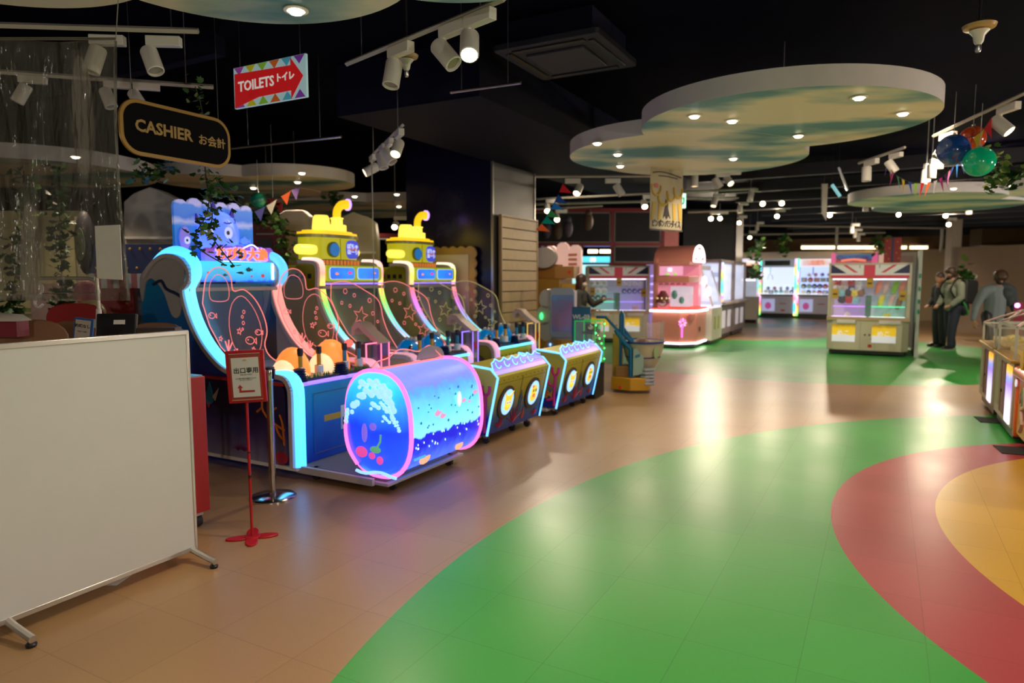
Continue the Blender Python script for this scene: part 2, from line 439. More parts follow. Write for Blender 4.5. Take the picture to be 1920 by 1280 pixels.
def downlight(p, label, watt=0, on=True, tilt=(0, 0)):
    x, y, z = p
    t = thing('downlight', label, 'ceiling light', (x, y, z-.004), 0, 'round lights set into the cloud panels')
    b = B(); b.lathe([(.062, .0), (.062, -.006), (.045, -.008), (.042, .0)], n=20); b.done('trim_ring', M_whitem, t)
    b = B(); b.lathe([(.040, -.003), (.03, -.02), (.005, -.026)], n=16); b.done('lamp_face', glow('downlight_glow', (1, .85, .6), 9) if on else M_lampoff, t)
    if watt: spot((x, y, z-.06), (x, y, 0), watt, WARM, 110, .7, .045)
def cz(px, py, z): return atz(px, py, z)
# main double cloud
cloud('largest round white cloud panel with painted sky underside, over the aisle', [(2.37, 6.15, 1.21, 2.9), (1.86, 7.65, 1.22, 2.898), (2.15, 8.0, 1.16, 2.902)])
for (px, py, w) in [(1611, 181, 60), (1373, 225, 0), (1693, 211, 60), (1497, 253, 60), (1302, 216, 0), (1120, 267, 60), (1158, 288, 0), (1163, 310, 0), (1375, 296, 60)]:
    p = cz(px, py, 2.9)
    downlight(p, {1611: 'rearmost-lit round light near the upper edge of the largest cloud panel', 1373: 'round light at the left middle of the largest cloud panel', 1693: 'round light nearest the right tip of the largest cloud panel',
        1497: 'round light low in the middle of the largest cloud panel', 1302: 'tiny round light at the left end of the largest cloud panel', 1120: 'leftmost round light of the middle cloud lobes', 1158: 'second round light from the left on the middle cloud lobes',
        1163: 'round light just above the hanging poster on the middle cloud', 1375: 'rightmost round light on the smaller lobe of the middle cloud'}[px], w)
cloud('cloud panel cut off by the top edge at left, over the cashier area', [(-1.18, 2.98, .80, 2.9), (-2.25, 2.75, .82, 2.902)])
downlight(cz(555, 17, 2.9), 'round swivel light in the cloud panel at the top left', 35)
cloud('small cloud panel just touching the top edge above the spotlight rail', [(-.26, 2.9, .6, 2.9)])
cloud('cloud panel seen through the clear curtain at the far left', [(-5.4, 8.05, 1.15, 2.75), (-6.4, 8.3, 1.0, 2.752)])
downlight(cz(142, 292, 2.75), 'round light in the cloud panel behind the clear curtain', 40)
cloud('three-lobed cloud panel behind the cashier sign', [(-4.1, 9.6, .78, 2.87), (-3.05, 9.75, .82, 2.872), (-3.75, 10.6, .8, 2.868)])
for px, py, lb in [(475, 351, 'round light under the left lobe of the cloud behind the cashier sign'), (566, 323, 'round light near the right end of the cloud behind the cashier sign'), (558, 340, 'small round light below another on the cloud behind the cashier sign')]:
    downlight(cz(px, py, 2.87), lb, 40 if px != 558 else 0)
cloud('wide low cloud panel behind the submarine tops, left of the navy column', [(-3.4, 13.3, 1.75, 2.85), (-1.9, 13.0, 1.3, 2.852)])
for px, py, lb in [(665, 367, 'left round light on the wide low cloud beside the column'), (744, 363, 'right round light on the wide low cloud beside the column'), (748, 386, 'lowest round light on the wide low cloud beside the column')]:
    downlight(cz(px, py, 2.85), lb, 50 if px == 665 else 0)
cloud('two-lobed pale cloud panel at the far right behind the bunting', [(6.9, 11.6, 1.15, 2.85), (8.6, 11.2, 1.25, 2.9), (7.9, 12.6, 1.2, 2.852)])
for px, py, lb in [(1788, 352, 'left round light on the right hand cloud behind the bunting'), (1897, 346, 'right round light on the right hand cloud, near the ivy')]:
    downlight(cz(px, py, 2.87), lb, 50)

# ================================================================ CEILING CASSETTE
t = thing('air_conditioner_cassette', 'square dark ceiling cassette with slots, above the hanging steel bar', 'air conditioner', W(1.16, -1.96, 3.36), ANG)
mac = mat('cassette_dark', (.02, .018, .035), .6)
B().poly(rrect(0, .92, 0, .9, .04), (0, 0, 0), (1, 0, 0), (0, 1, 0), .05).done('face_panel', mac, t, .006)
B().box(.2, .72, .2, .7, -.02, .0).done('intake_grille', mat('cassette_grille', (.04, .035, .055), .6), t, .005)
for x0, x1, y0, y1 in ((.1, .82, .07, .12), (.1, .82, .78, .83), (.06, .11, .14, .76), (.81, .86, .14, .76)):
    B().box(x0, x1, y0, y1, -.012, .0).done('air_flap', M_black, t, .003)
B().box(.08, .84, .08, .82, .05, .24).done('housing', M_ceil2, t)

# ================================================================ TRACK RAILS AND SPOTLIGHTS
M_rail = mat('rail_cream', (.5, .46, .4), .4)
def rail(a, b_, label, wires=True, r=.017):
    a, b_ = Vector(a), Vector(b_); t = thing('track_light_rail', label, 'light rail', a)
    B().tube([(0, 0, 0), tuple(b_-a)], r, 4).done('rail', M_rail, t, smooth=False)
    if wires:
        w = B()
        for f in (.12, .88):
            p = (b_-a)*f; w.cyl(p, (p.x, p.y, 3.6-a.z), .004, n=5)
        w.done('hanging_wire', M_steel, t)
    return t
def spotlight(p, d, label, on=False, watt=0, s=1.0, raildir=(1, 0), group=None, cone=70, es=None, stem=False):
    """p: point on the rail; d: aiming direction"""
    d = Vector(d).normalized(); p = Vector(p)
    t = thing('spotlight', label, 'spotlight', p, 0, group)
    rd = Vector((raildir[0], raildir[1], 0)).normalized(); sd = Vector((-rd.y, rd.x, 0))
    M = Matrix(((rd.x, sd.x, 0, 0), (rd.y, sd.y, 0, 0), (0, 0, 1, 0), (0, 0, 0, 1)))
    B().box(-.02*s, .15*s, -.022*s, .022*s, -.06*s, -.012, M).done('adapter', M_white, t, .004)
    B().cyl((0, 0, -.05*s), (0, 0, -.12*s), .009*s, n=8).done('arm', M_white, t)
    if stem: B().cyl((0, 0, -.02), (0, 0, 3.6-p.z), .006, n=6).done('stem', M_grey, t)
    c = Vector((0, 0, -.125*s)); up = Vector((0, 0, 1)); q = d.to_track_quat('Z', 'Y').to_matrix().to_4x4()
    B().lathe([(.036*s, -.06*s), (.042*s, -.05*s), (.042*s, .075*s), (.036*s, .078*s), (.034*s, .06*s)], c, 20, q).done('housing', M_white, t)
    B().lathe([(.034*s, .062*s), (.03*s, .066*s), (.004*s, .067*s)], c, 16, q).done('lamp_face', (M_lamp if es is None else glow('lamp_face_%d' % es, (1, .76, .45), es)) if on else M_lampoff, t)
    if watt: spot(p+c+d*(.1*s), p+c+d*2, watt, WARM, cone, .5, .04)
    return t
# near left pair of rails
Ra = (atz(-60, 45, 2.95), atz(372, 58, 2.95))
rail(*Ra, 'straight cream light rail nearest the top left corner')
rd1 = Ra[1]-Ra[0]
spotlight(atz(176, 62, 2.95), (-.25, -.2, -1), 'unlit white spotlight tilted left on the upper left rail', s=1.12, raildir=rd1)
spotlight(atz(282, 64, 2.95), (.45, -.3, -1), 'unlit white spotlight tilted right on the upper left rail', s=1.12, raildir=rd1)
Rb = (atz(-60, 130, 2.95), atz(400, 163, 2.95)); rd2 = Rb[1]-Rb[0]
rail(*Rb, 'second cream light rail, running behind the top left one')
for px, d, lb in ((40, (-.5, -.2, -1), 'spotlight at the left end of the second left rail, seen through clear film'), (200, (.4, -.1, -1), 'spotlight in the middle of the second left rail, beside the film edge'), (255, (.7, -.2, -1), 'spotlight just above the cashier sign on the second left rail')):
    spotlight(atz(px, 136+px*.06, 2.95), d, lb, s=1.0, raildir=rd2)
# the lit rail in the middle
Rc = (atz(650, 120, 2.98), atz(945, -2, 2.98)); rd3 = Rc[1]-Rc[0]
rail(*Rc, 'slanting light rail in the middle of the ceiling with three spotlights')
spotlight(atz(736, 86, 2.98), (-.12, -.3, -1), 'unlit drum spotlight at the lower end of the middle rail', s=1.25, raildir=rd3)
spotlight(atz(833, 46, 2.98), (.7, -.4, -.9), 'unlit drum spotlight in the centre of the middle rail', s=1.25, raildir=rd3)
spotlight(atz(880, 26, 2.98), (.02, -.62, -.85), 'brightly lit spotlight pointing at the viewer from the middle rail', True, 110, 1.25, rd3, cone=120, es=40)
# the thin steel bars hung on wires
def bar(a, b_, label, r=.012):
    t = thing('hanging_bar', label, 'bar', a); a = Vector(a); b_ = Vector(b_)
    B().cyl((0, 0, 0), tuple(b_-a), r, n=10).done('tube', M_steel, t)
    w = B()
    for f in (.16, .82):
        p = (b_-a)*f; w.cyl(p, (p.x, p.y, 3.6-a.z), .003, n=5)
    w.done('hanging_wire', M_steel, t)
bar(atz(845, 173, 2.95), atz(977, 155, 2.95), 'short steel bar hanging below the ceiling cassette')
bar(atz(435, 278, 2.85), atz(640, 256, 2.85), 'long steel bar hanging right of the cashier sign')
# rail cluster above submarines
Rd = (atz(694, 295, 2.85), atz(755, 235, 2.85)); rd4 = Rd[1]-Rd[0]
rail(*Rd, 'short steep light rail left of the navy column')
for px, py, d, on, lb in ((697, 291, (-.6, -.2, -.35), True, 'lit spotlight aimed left on the steep rail by the column'), (715, 272, (.3, -.2, -1), False, 'dark spotlight low on the steep rail by the column'), (727, 262, (.55, -.3, -.8), False, 'second dark spotlight on the steep rail by the column'), (745, 245, (-.15, -.6, -.8), True, 'lit spotlight highest on the steep rail by the column')):
    spotlight(atz(px, py, 2.85), d, lb, on, 40 if on else 0, 1.15, rd4)
# rails above the shop front
Re = (atrow(1003, 332, .4), atrow(1226, 330, -.6))
Re = (at(1003, 331, 9.6), at(1236, 330, 9.6)); rail(*Re, 'light rail left of the hanging poster', wires=False)
spotlight(at(1085, 333, 9.6), (-.35, -.6, -.7), 'lit spotlight on the rail left of the poster', True, 60, 1.25, (-1, 0))
spotlight(at(1160, 333, 9.6), (.5, -.1, -.8), 'unlit spotlight on the rail left of the poster', False, 0, 1.25, (-1, 0))
Rf = (at(1005, 373, 12), at(1236, 362, 12)); rail(*Rf, 'second light rail farther back, left of the poster', wires=False)
for px, py, lb in ((1026, 372, 'lit spotlight beside the column on the second rail'), (1208, 364, 'lit spotlight beside the poster on the second rail')):
    spotlight(at(px, py, 12), (0, -.75, -.6), lb, True, 60, 1.3, (1, 0), es=30)
Rg = (at(1005, 392, 14), at(1130, 386, 14)); rail(*Rg, 'third short light rail above the black sign boards', wires=False)
spotlight(at(1044, 391, 14), (0, -.8, -.5), 'lit spotlight over the black sign boards', True, 60, 1.4, (1, 0), es=30)
# rail with balloons on the right
Rh = (at(1750, 255, 6.6), at(1935, 168, 5.4)); rd5 = Rh[1]-Rh[0]
rail(*Rh, 'light rail running out of the frame at the upper right', wires=False)
spotlight(at(1878, 197, 5.8), (.45, -.55, -.75), 'lit white spotlight beside the red bunting flag at the upper right', True, 110, 1.25, rd5)
spotlight(at(1768, 250, 6.5), (-.5, -.1, -.8), 'dark spotlight half hidden behind the blue globe', False, 0, 1.15, rd5)
Ri = (at(1610, 306, 8.4), at(1697, 276, 7.6)); rd6 = Ri[1]-Ri[0]
rail(*Ri, 'short light rail right of the biggest cloud, below its tip', wires=False)
spotlight(at(1626, 299, 8.2), (0, -.05, -1), 'spotlight hanging straight down at the left of the short right rail', False, 0, 1.25, rd6)
spotlight(at(1672, 287, 7.8), (.5, -.2, -.8), 'spotlight tilted right on the short right rail, above the bunting', False, 0, 1.1, rd6)
spotlight(at(1748, 296, 8.4), (0, 0, -1), 'single spotlight hanging left of the blue globe', False, 0, 1.2, (1, 0), stem=True)
# distant rails and their lamps
for k, (x0, y0, x1, y1, Y) in enumerate([(1280, 360, 1600, 345, 14), (1285, 372, 1650, 368, 16), (1290, 398, 1700, 382, 19), (1300, 421, 1780, 428, 22), (1390, 440, 1660, 436, 23), (1000, 383, 1236, 377, 15)]):
    rail(at(x0, y0, Y), at(x1, y1, Y), ['long light rail over the pink machine', 'long dim light rail below the cloud lobes', 'light rail behind the poster with bright lamps', 'light rail in front of the far lit wall', 'farthest light rail before the back wall', 'dim light rail over the black sign boards'][k], False, .025)
far = [(1333, 395, 18.5, 1, 'left one of the bright twin lamps right of the poster'), (1350, 395, 19, 1, 'right one of the bright twin lamps right of the poster'), (1457, 391, 19, 1, 'dazzling lamp in line with the far left rainbow strip'), (1556, 389, 19, 1, 'dazzling lamp above the flag prize machine, left'),
       (1685, 388, 19, 1, 'dazzling lamp above the gift box'), (1773, 390, 19, 1, 'dazzling lamp above the backpack, upper of two'), (1779, 407, 19.7, 1, 'dazzling lamp above the backpack, lower of two'),
       (1430, 364, 16, 1, 'round lit lamp on the long rail, left of a pair'), (1466, 363, 16, 1, 'round lit lamp on the long rail, right of a pair'), (1386, 403, 20, 1, 'small lit lamp low between the twin lamps and the centre'),
       (1406, 432, 22, 1, 'small distant lamp above the ivy strands')]
for px, py, Y, on, lb in far:
    bright = 18.4 < Y < 19.8
    spotlight(at(px, py, Y), (-(px-960)/1280*.8, -1, -.32 if bright else -.45), lb, True, 160 if bright else 0, 1.5, (1, 0), None, cone=120, es=60 if bright else 25, stem=True)
for px, py, Y, d, lb in [(1340, 362, 14, (-.3, -.3, -1), 'green-tinged spotlight tilted left above the pink machine'), (1408, 352, 14, (-.3, -.3, -1), 'pale spotlight hanging below the long rail centre'), (1388, 378, 17, (0, 0, -1), 'downward spotlight in the centre distance'), (1420, 415, 21, (0, 0, -1), 'faint spotlight far behind the centre rail'),
        (1366, 318, 11.5, (.2, -.6, -.6), 'round lit spotlight tucked under the cloud lobe'), (1345, 322, 11.5, (.5, 0, -.7), 'grey spotlight tucked under the cloud lobe'), (1303, 318, 11.5, (0, 0, -1), 'drum spotlight under the cloud, right of the poster'), (1624, 372, 15, (0, 0, -1), 'drum spotlight between the flag machine and bunting'), (1818, 376, 14, (0, 0, -1), 'drum spotlight below the right hand cloud'),
        (1738, 305, 9, (0, .1, -1), 'small drum spotlight in the dark between the globes and short rail'), (1598, 418, 19, (0, 0, -1), 'first of the small spotlights descending a rail to the back'), (1604, 428, 20.5, (0, 0, -1), 'second of the small spotlights descending a rail to the back'), (1610, 436, 22, (0, 0, -1), 'third of the small spotlights descending a rail to the back')]:
    spotlight(at(px, py, Y), d, lb, py in (318, 362, 378, 418, 428, 436, 376), 0, 1.35, (1, 0), es=6, stem=True)
# edison style bulbs stuck in the dark ceiling
def bulb(p, label, s=1):
    t = thing('floodlight_bulb', label, 'light bulb', p)
    B().lathe([(.02*s, .0), (.09*s, .015*s), (.098*s, .035*s), (.06*s, .055*s)], n=24).done('reflector_dish', mat('amber_glass', (.5, .32, .12), .3), t)
    B().lathe([(.014*s, -.09*s), (.028*s, -.07*s), (.035*s, -.03*s), (.06*s, .0)], n=16).done('neck', M_white, t)
    B().lathe([(.012*s, -.135*s), (.018*s, -.125*s), (.018*s, -.09*s)], n=12).done('screw_cap', M_steel, t)
    B().cyl((0, 0, .04*s), (0, 0, 3.6-p[2]), .01, n=8).done('cord', M_black, t)
bulb(at(1836, 58, 4.6), 'amber rimmed reflector bulb alone in the dark upper right corner')
bulb(at(762, 112, 4.6), 'amber rimmed bulb beside the lowest spotlight of the middle rail', .8)
# ================================================================ THE ROW OF WATER-SHOOTING MACHINES
M_cyan = glow('cyan_neon', (.08, .50, 1.0), 3.0)
M_cyan2 = ramp_mat('whale_tube_light', [(0, (.05, .38, 1)), (.45, (.08, .55, 1)), (.8, (.1, .6, 1)), (1, (.05, .35, .9))], 'Z', .1, 1.8, es=2.3)
M_lilac = glow('lilac_neon', (.28, .16, .9), 1.6)
M_pink = glow('pink_neon', (1, .16, .30), 1.8)
M_salmon = ramp_mat('salmon_rail_light', [(0, (.9, .35, .30)), (.5, (1, .3, .25)), (.52, (.1, .5, .95)), (1, (.1, .5, .95))], 'Z', .75, 2.2, es=1.25)
M_rainbow = ramp_mat('rainbow_rail_light', [(0, (.6, .75, .9)), (.18, (.2, .6, .9)), (.34, (.15, .8, .5)), (.5, (.25, .9, .12)), (.68, (.95, .7, .08)), (.82, (.95, .3, .22)), (1, (.75, .55, .5))], 'Z', .8, 1.78, es=1.5)
M_rainbow2 = ramp_mat('violet_rail_light', [(0, (.2, .85, .5)), (.2, (.2, .5, .95)), (.42, (.75, .2, .95)), (.62, (1, .2, .3)), (.8, (.95, .75, .1)), (1, (.7, .6, .55))], 'Z', .8, 1.78, es=1.5)
M_elbow = ramp_mat('front_elbow_light', [(0, (.25, .3, .8)), (.6, (.45, .35, .8)), (1, (.85, .35, .4))], 'Z', .1, .85, es=.9)
M_etch = glow('etched_pink_edge', (1, .22, .20), .9)
M_etchy = glow('etched_yellow_edge', (.75, .62, .22), .38)
M_pane = glassm('smoke_acrylic', (.55, .5, .5), .13, .12)
M_olive = mat('olive_yellow_panel', (.55, .50, .02), .4)
M_opal = mat('opal_channel', (.55, .5, .5), .4)
M_deck = mat('perforated_deck', (.16, .16, .17), .5, .3, bump=.5, bscale=220)
M_oceanside = ramp_mat('printed_deep_sea_side', [(0, (.02, .012, .12)), (.35, (.004, .06, .22)), (.7, (.0, .13, .26)), (1, (.0, .07, .20))], 'Z', .7, 1.8, noise=.4, nscale=2.5, es=.05)
M_seabed = ramp_mat('printed_seabed', [(0, (.22, .2, .3)), (.22, (.11, .09, .2)), (.42, (.05, .03, .14)), (.6, (.015, .008, .06)), (1, (.015, .01, .08))], 'Z', .08, .72, noise=.18, nscale=5)
M_bluedoor = ramp_mat('printed_teal_front', [(0, (.0, .03, .25)), (.4, (.0, .10, .36)), (1, (.0, .22, .36))], 'Z', .1, .76, noise=.25, nscale=4, es=.12)
M_cylart = ramp_mat('lit_sea_picture', [(0, (.10, .22, .95)), (.17, (.04, .10, .9)), (.27, (.01, .015, .62)), (.36, (.01, .01, .7)), (.38, (.25, .75, .95)), (.62, (.12, .62, .95)), (.8, (.08, .34, .85)), (.86, (.16, .22, .80)), (1, (.2, .26, .8))], 'Z', .16, .88, noise=.13, nscale=14, es=.95)
M_capart = ramp_mat('lit_cap_picture', [(0, (.05, .35, 1)), (.1, (.02, .10, 1)), (.45, (.01, .05, .85)), (.62, (.02, .2, .95)), (.85, (.03, .55, .95)), (1, (.1, .7, .95))], 'Z', .14, .9, noise=.2, nscale=4, es=.95)
M_foam = glow('painted_foam', (.55, .8, 1), .8)
M_foamd = mat('painted_foam_dull', (.40, .38, .36), .5)
M_mag = mat('magenta_coral', (.62, .02, .20), .45)
M_orangec = mat('orange_coral_print', (.55, .14, .01), .5)
M_orangeg = glow('orange_dome_glow', (1, .22, .03), 1.0, (.9, .3, .1))
M_creamg = glow('cream_dome_glow', (1, .62, .32), 1.0, (.8, .6, .4))
M_blued = mat('blue_dome', (.0, .22, .62), .12, coat=.6, emit=(.0, .2, .6), es=.25)
M_cyand = glow('cyan_dome_glow', (.0, .55, .75), .6, (.0, .3, .5))
M_yel = mat('yellow_plastic', (.6, .33, .01), .35)
M_teal = mat('teal_plastic', (.02, .25, .36), .35)
M_silver = mat('silver_inner_side', (.72, .66, .62), .45, .2, noise=.15, nscale=5)
RAILP = [(.012, .10), (.012, .40), (.012, .66), (.03, .74), (.09, .795), (.25, .80), (.45, .79), (.62, .79), (.78, .83), (.93, .93), (1.05, 1.05), (1.15, 1.2), (1.21, 1.34), (1.235, 1.46)]
HEADP = [(1.20, 1.52), (1.15, 1.58), (1.15, 1.66), (1.23, 1.74), (1.36, 1.78), (1.5, 1.77), (1.64, 1.70), (1.74, 1.60)]
SUBP = [(1.235, 1.56), (1.235, 1.68), (1.29, 1.735), (1.5, 1.745)]
def casters(parent, pts, r=.035):
    for x, y in pts:
        c = B().box(x-.02, x+.02, y-.02, y+.02, r*1.5, .1); c.done('caster', M_steel, parent)
        w = B().cyl((x-.015, y, r), (x+.015, y, r), r, n=14)
        w.done('wheel', M_rubber, parent)
def fish(b, o, U, V, s, t=.004):
    b.poly(ell(0, 0, .5*s, .3*s, 14), o, U, V, t)
    b.poly([(.42*s, 0), (.75*s, .25*s), (.66*s, 0), (.75*s, -.25*s)], o, U, V, t)
    b.poly([(-.1*s, .27*s), (.05*s, .45*s), (.2*s, .24*s)], o, U, V, t)
def eyes(parent, o, U, V, pts, s, white, t=.006):
    b = B(); k = B(); Nn = Vector(U).cross(Vector(V)).normalized()
    for x, y in pts:
        b.poly(ell(x, y, s, s*1.2, 12), o, U, V, t); k.poly(ell(x-.15*s, y, s*.4, s*.45, 10), Vector(o)+Nn*t, U, V, .002)
    b.done('eye', white, parent); k.done('pupil', M_black, parent)
def etched(parent, x, outline, m, icons, edge=True):
    """clear splash guard in the plane x with glowing cut edge and etched pictures"""
    g = B().poly([(p[0], p[1]) for p in outline], (x, 0, 0), (0, 1, 0), (0, 0, 1), .006).done('splash_guard', M_pane, parent)
    b = B()
    b.tube([(x+.003, p[0], p[1]) for p in outline], .0045, 5, True)
    cy = sum(p[0] for p in outline)/len(outline); cz_ = sum(p[1] for p in outline)/len(outline)
    for kind, y, z, s in icons:
        if kind == 'b': b.tube([(x+.003, y+s*math.cos(t*PI/6), z+s*math.sin(t*PI/6)) for t in range(12)], .0032, 4, True)
        elif kind == 's': b.tube([(x+.003, p[0], p[1]) for p in smoothline([(q[0], q[1], 0) for q in star(y, z, s, 5, .42, PI/2+.2)], 2, True)], .0032, 4, True)
        elif kind == 'o': b.tube([(x+.003, p[0], p[1]) for p in s], .0032, 4, True)
        elif kind == 'f':
            b.tube([(x+.003, y+q[0], z+q[1]) for q in ell(0, 0, s, s*.6, 12)], .0035, 4, True)
            b.tube([(x+.003, y-s, z), (x+.003, y-1.5*s, z+.5*s), (x+.003, y-1.5*s, z-.5*s)], .0035, 4, True)
            b.ball((x+.003, y+.4*s, z+.1*s), .006, 6)
        elif kind == 'c':
            for a in (-.5, -.1, .35): b.tube([(x+.003, y, z), (x+.003, y+s*a, z+s*(1-abs(a)*.5))], .006, 5)
    b.done('etched_lines', m, parent)
def handles(t, y0, xs):
    for x, m in zip(xs, (M_yel, M_yel, M_teal, M_teal)):
        h = B().cyl((x, y0, .84), (x, y0, .955), .018, n=12).done('handle', m, t)
        B().lathe([(.02, .945), (.024, .96), (.024, 1.0), (.018, 1.005)], (x, y0, 0), 12).done('handle_cap', M_black, h)
        B().lathe([(.036, .79), (.036, .85), (.03, .855)], (x, y0, 0), 12).done('cup', M_white, h)
    for x in (.10, .56):
        p = []
        for k in range(7): p += [(.075-.004*k, .735+.018*k), (.055-.004*k, .744+.018*k)]
        B().lathe(p, (x, .075, 0), 20).done('bellows', M_navy, t)
def ticket_tower(t, led, m_body):
    x0, x1 = 1.02, 1.13
    B().box(x0, x1, .02, .22, .1, .98).done('ticket_tower', m_body, t, .004)
    b = B()
    for (a, c) in (((x0, .015, .62), (x1, .015, .62)), ((x0, .015, .98), (x1, .015, .98)), ((x1, .015, .1), (x1, .015, .98)), ((x0, .015, .1), (x0, .015, .98))): b.cyl(a, c, .006, n=6)
    b.done('tower_edge_light', led, t)
    B().box(x0+.02, x1-.02, .01, .02, .78, .86).done('ticket_slot', mat('slot_red', (.4, .02, .04), .4), t)
    B().box(x0+.02, x1-.02, .012, .02, .68, .74).done('ticket_label', M_grey, t)
    b = B()
    pts = [(.0, .98), (.16, 1.09), (.22, 1.15), (.30, 1.16), (.34, 1.11), (.34, 1.04), (.31, 1.04), (.30, 1.09), (.26, 1.11), (.2, 1.06), (.05, .96)]
    b.prism(pts, 'x', x0-.02, x1+.01); b.done('ticket_chute', mat('warm_white_chute', (.6, .45, .38), .4), t, .003)
    # clear ball box beside it
    B().box(.86, x0-.01, .05, .3, .83, .98).done('ball_box', M_pane, t)
    b = B().box(.855, x0-.005, .045, .055, .975, .985).box(.855, .865, .045, .055, .83, .985).done('ball_box_edge', led, t)
    B().box(.98, x0-.012, .1, .28, .84, .96).done('ball_box_back', M_black, t)
def shooter_frame(t, body, side_l, tube_l, tube_r, headp, elbow, inner):
    full = RAILP+headp
    # side boards: profile with rounded front and curved rail
    back = headp[-1][0]+.12
    prof = [(p[0]+.028, p[1]) for p in RAILP]+[(p[0]+.02, p[1]-.02) for p in headp]+[(1.86, 1.45), (1.86, .08), (.04, .08)]
    B().prism([(p[0], p[1]) for p in prof], 'x', .0, .03).done('side_board', side_l, t)
    B().prism([(p[0], p[1]) for p in prof], 'x', .97, 1.0).done('side_board', inner, t)
    return full
def tube_on(t, x, pts, m, r=.034, name='rail_light', flat=.75):
    sm = smoothline([(x, p[0], p[1]) for p in pts], 4)
    return B().tube(sm, r, 10, flat=1).done(name, m, t)
def channel(t, x0, x1, pts):
    b = B(); sm = smoothline([(0, p[0], p[1]) for p in pts], 3)
    for a, c in zip(sm, sm[1:]):
        d = Vector((0, c[1]-a[1], c[2]-a[2]));
        if d.length < 1e-6: continue
        n = Vector((0, -d.z, d.y)).normalized()*.018
        v = []
        for x in (x0, x1):
            for q in (a, c):
                for s in (-1, 1): v.append(b.bm.verts.new((x, q[1]+n.y*s, q[2]+n.z*s)))
        for f in ((0, 1, 3, 2), (4, 6, 7, 5), (0, 4, 5, 1), (2, 3, 7, 6), (0, 2, 6, 4), (1, 5, 7, 3)): b.face([v[i] for i in f])
    return b.done('rail_channel', M_opal, t)

# ---------------- the blue sea-monster machine at the front
t = thing('shooting_game', 'blue ocean shooting game nearest the viewer, with glowing drum seat and cyan curved rails', 'arcade machine', W(0, 0), ANG, 'water shooting games in a row')
WH = t
full = shooter_frame(t, None, M_oceanside, None, None, HEADP, None, M_silver)
for x, m in ((.03, M_cyan2), (.97, M_salmon)):
    pts = RAILP[6:]+HEADP
    tube_on(t, x, pts, m, .043)
for x in (.03, .97):
    tube_on(t, x, RAILP[:7], M_cyan2 if x < .5 else M_elbow, .043, 'front_rail_light')
channel(t, -.035, .085, [(p[0]+.035, p[1]-.006) for p in RAILP]+[(p[0]+.03, p[1]-.04) for p in HEADP]); channel(t, .915, 1.035, [(p[0]+.035, p[1]-.006) for p in RAILP]+[(p[0]+.03, p[1]-.04) for p in HEADP])
B().box(.03, .97, .035, 1.85, .10, .72).done('cabinet', M_bluedoor, t)
dr = B().box(.2, .68, .028, .036, .16, .64).done('service_door', M_bluedoor, t)
b = B(); b.tube([(.2, .026, .16), (.2, .026, .64), (.86, .026, .64), (.86, .026, .16)], .003, 4, True); b.cyl((.68, .026, .16), (.68, .026, .64), .0025, n=4); b.done('door_seam', mat('seam_bronze', (.12, .08, .07), .4), t)
B().box(.5, .60, .02, .03, .30, .50).done('coin_plate', M_white, t, .003)
B().box(.515, .585, .014, .022, .34, .40).done('coin_return', M_black, t)
B().box(.535, .565, .014, .022, .44, .46).done('coin_slot', M_olive, t)
B().box(.31, .5, .026, .032, .40, .45).done('yellow_sticker', M_yel, t)
B().cyl((.64, .02, .40), (.64, .03, .40), .012).done('door_lock', M_chrome, t)
B().box(.58, .66, .026, .033, .17, .23).done('red_sticker', M_red, t)
B().cyl((.05, .02, .735), (.95, .02, .735), .016, n=8).done('front_edge_light', M_lilac, t)
B().box(.04, .96, .04, .8, .72, .77).done('tray', M_black, t)
B().box(.04, .96, .28, 1.2, .765, .785).done('tray_floor', mat('tray_cream', (.42, .38, .33), .5), t)
b = B()
for k in range(70):
    x = .05+random.random()*.9; y = .04+random.random()*.05
    b.poly([(-.006, 0), (.006, 0), (random.uniform(-.01, .01), .03)], (x, y, .77), (1, 0, 0), (0, 0, 1), .002)
tag(b.done('artificial_grass', mat('grass_green', (.02, .22, .03), .6), t, smooth=False), None, kind='stuff')
# back screen, shelf bar, header box, body of the upper cabinet
B().box(.03, .97, 1.26, 1.30, .77, 1.5).done('playfield_back', ramp_mat('playfield_back_print', [(0, (.03, .02, .02)), (.35, (.04, .03, .04)), (.5, (.01, .04, .13)), (.8, (.01, .06, .16)), (1, (.0, .14, .14))], 'Z', .75, 1.5, noise=.15, nscale=6, es=.15), t)
B().box(.0, 1.0, 1.2, 1.25, 1.44, 1.475).done('shelf_bar', mat('grey_acrylic_bar', (.4, .36, .34), .3), t, .004)
B().box(.03, .97, 1.3, 1.8, .77, 1.5).done('upper_cabinet', M_navy, t)
hb = B().poly(rrect(.07, .93, 1.52, 1.70, .03), (0, 1.6, 0), (1, 0, 0), (0, 0, 1), .38).done('header_box', ramp_mat('header_sea_print', [(0, (.01, .05, .8)), (.12, (.03, .35, .85)), (.6, (.05, .55, .85)), (1, (.03, .6, 1))], 'Z', 1.52, 1.70, noise=.05, nscale=20, es=.85), t)
b = B(); fish(b, (.62, 1.21, 1.63), (1, 0, 0), (0, 0, 1), .06); fish(b, (.36, 1.21, 1.58), (1, 0, 0), (0, 0, 1), .035); b.done('printed_fish', mat('teal_fish', (.01, .12, .14), .5), t)
b = B(); b.poly(ell(.79, 1.575, .022, .018, 9), (0, 1.222, 0), (1, 0, 0), (0, 0, 1), .004); b.poly(ell(.2, 1.60, .012, .012, 9), (0, 1.222, 0), (1, 0, 0), (0, 0, 1), .004); b.poly(ell(.66, 1.57, .01, .01, 9), (0, 1.222, 0), (1, 0, 0), (0, 0, 1), .004); b.done('printed_coral_dots', mat('red_dots', (.7, .06, .08), .5, emit=(.8, .1, .15), es=.4), t)
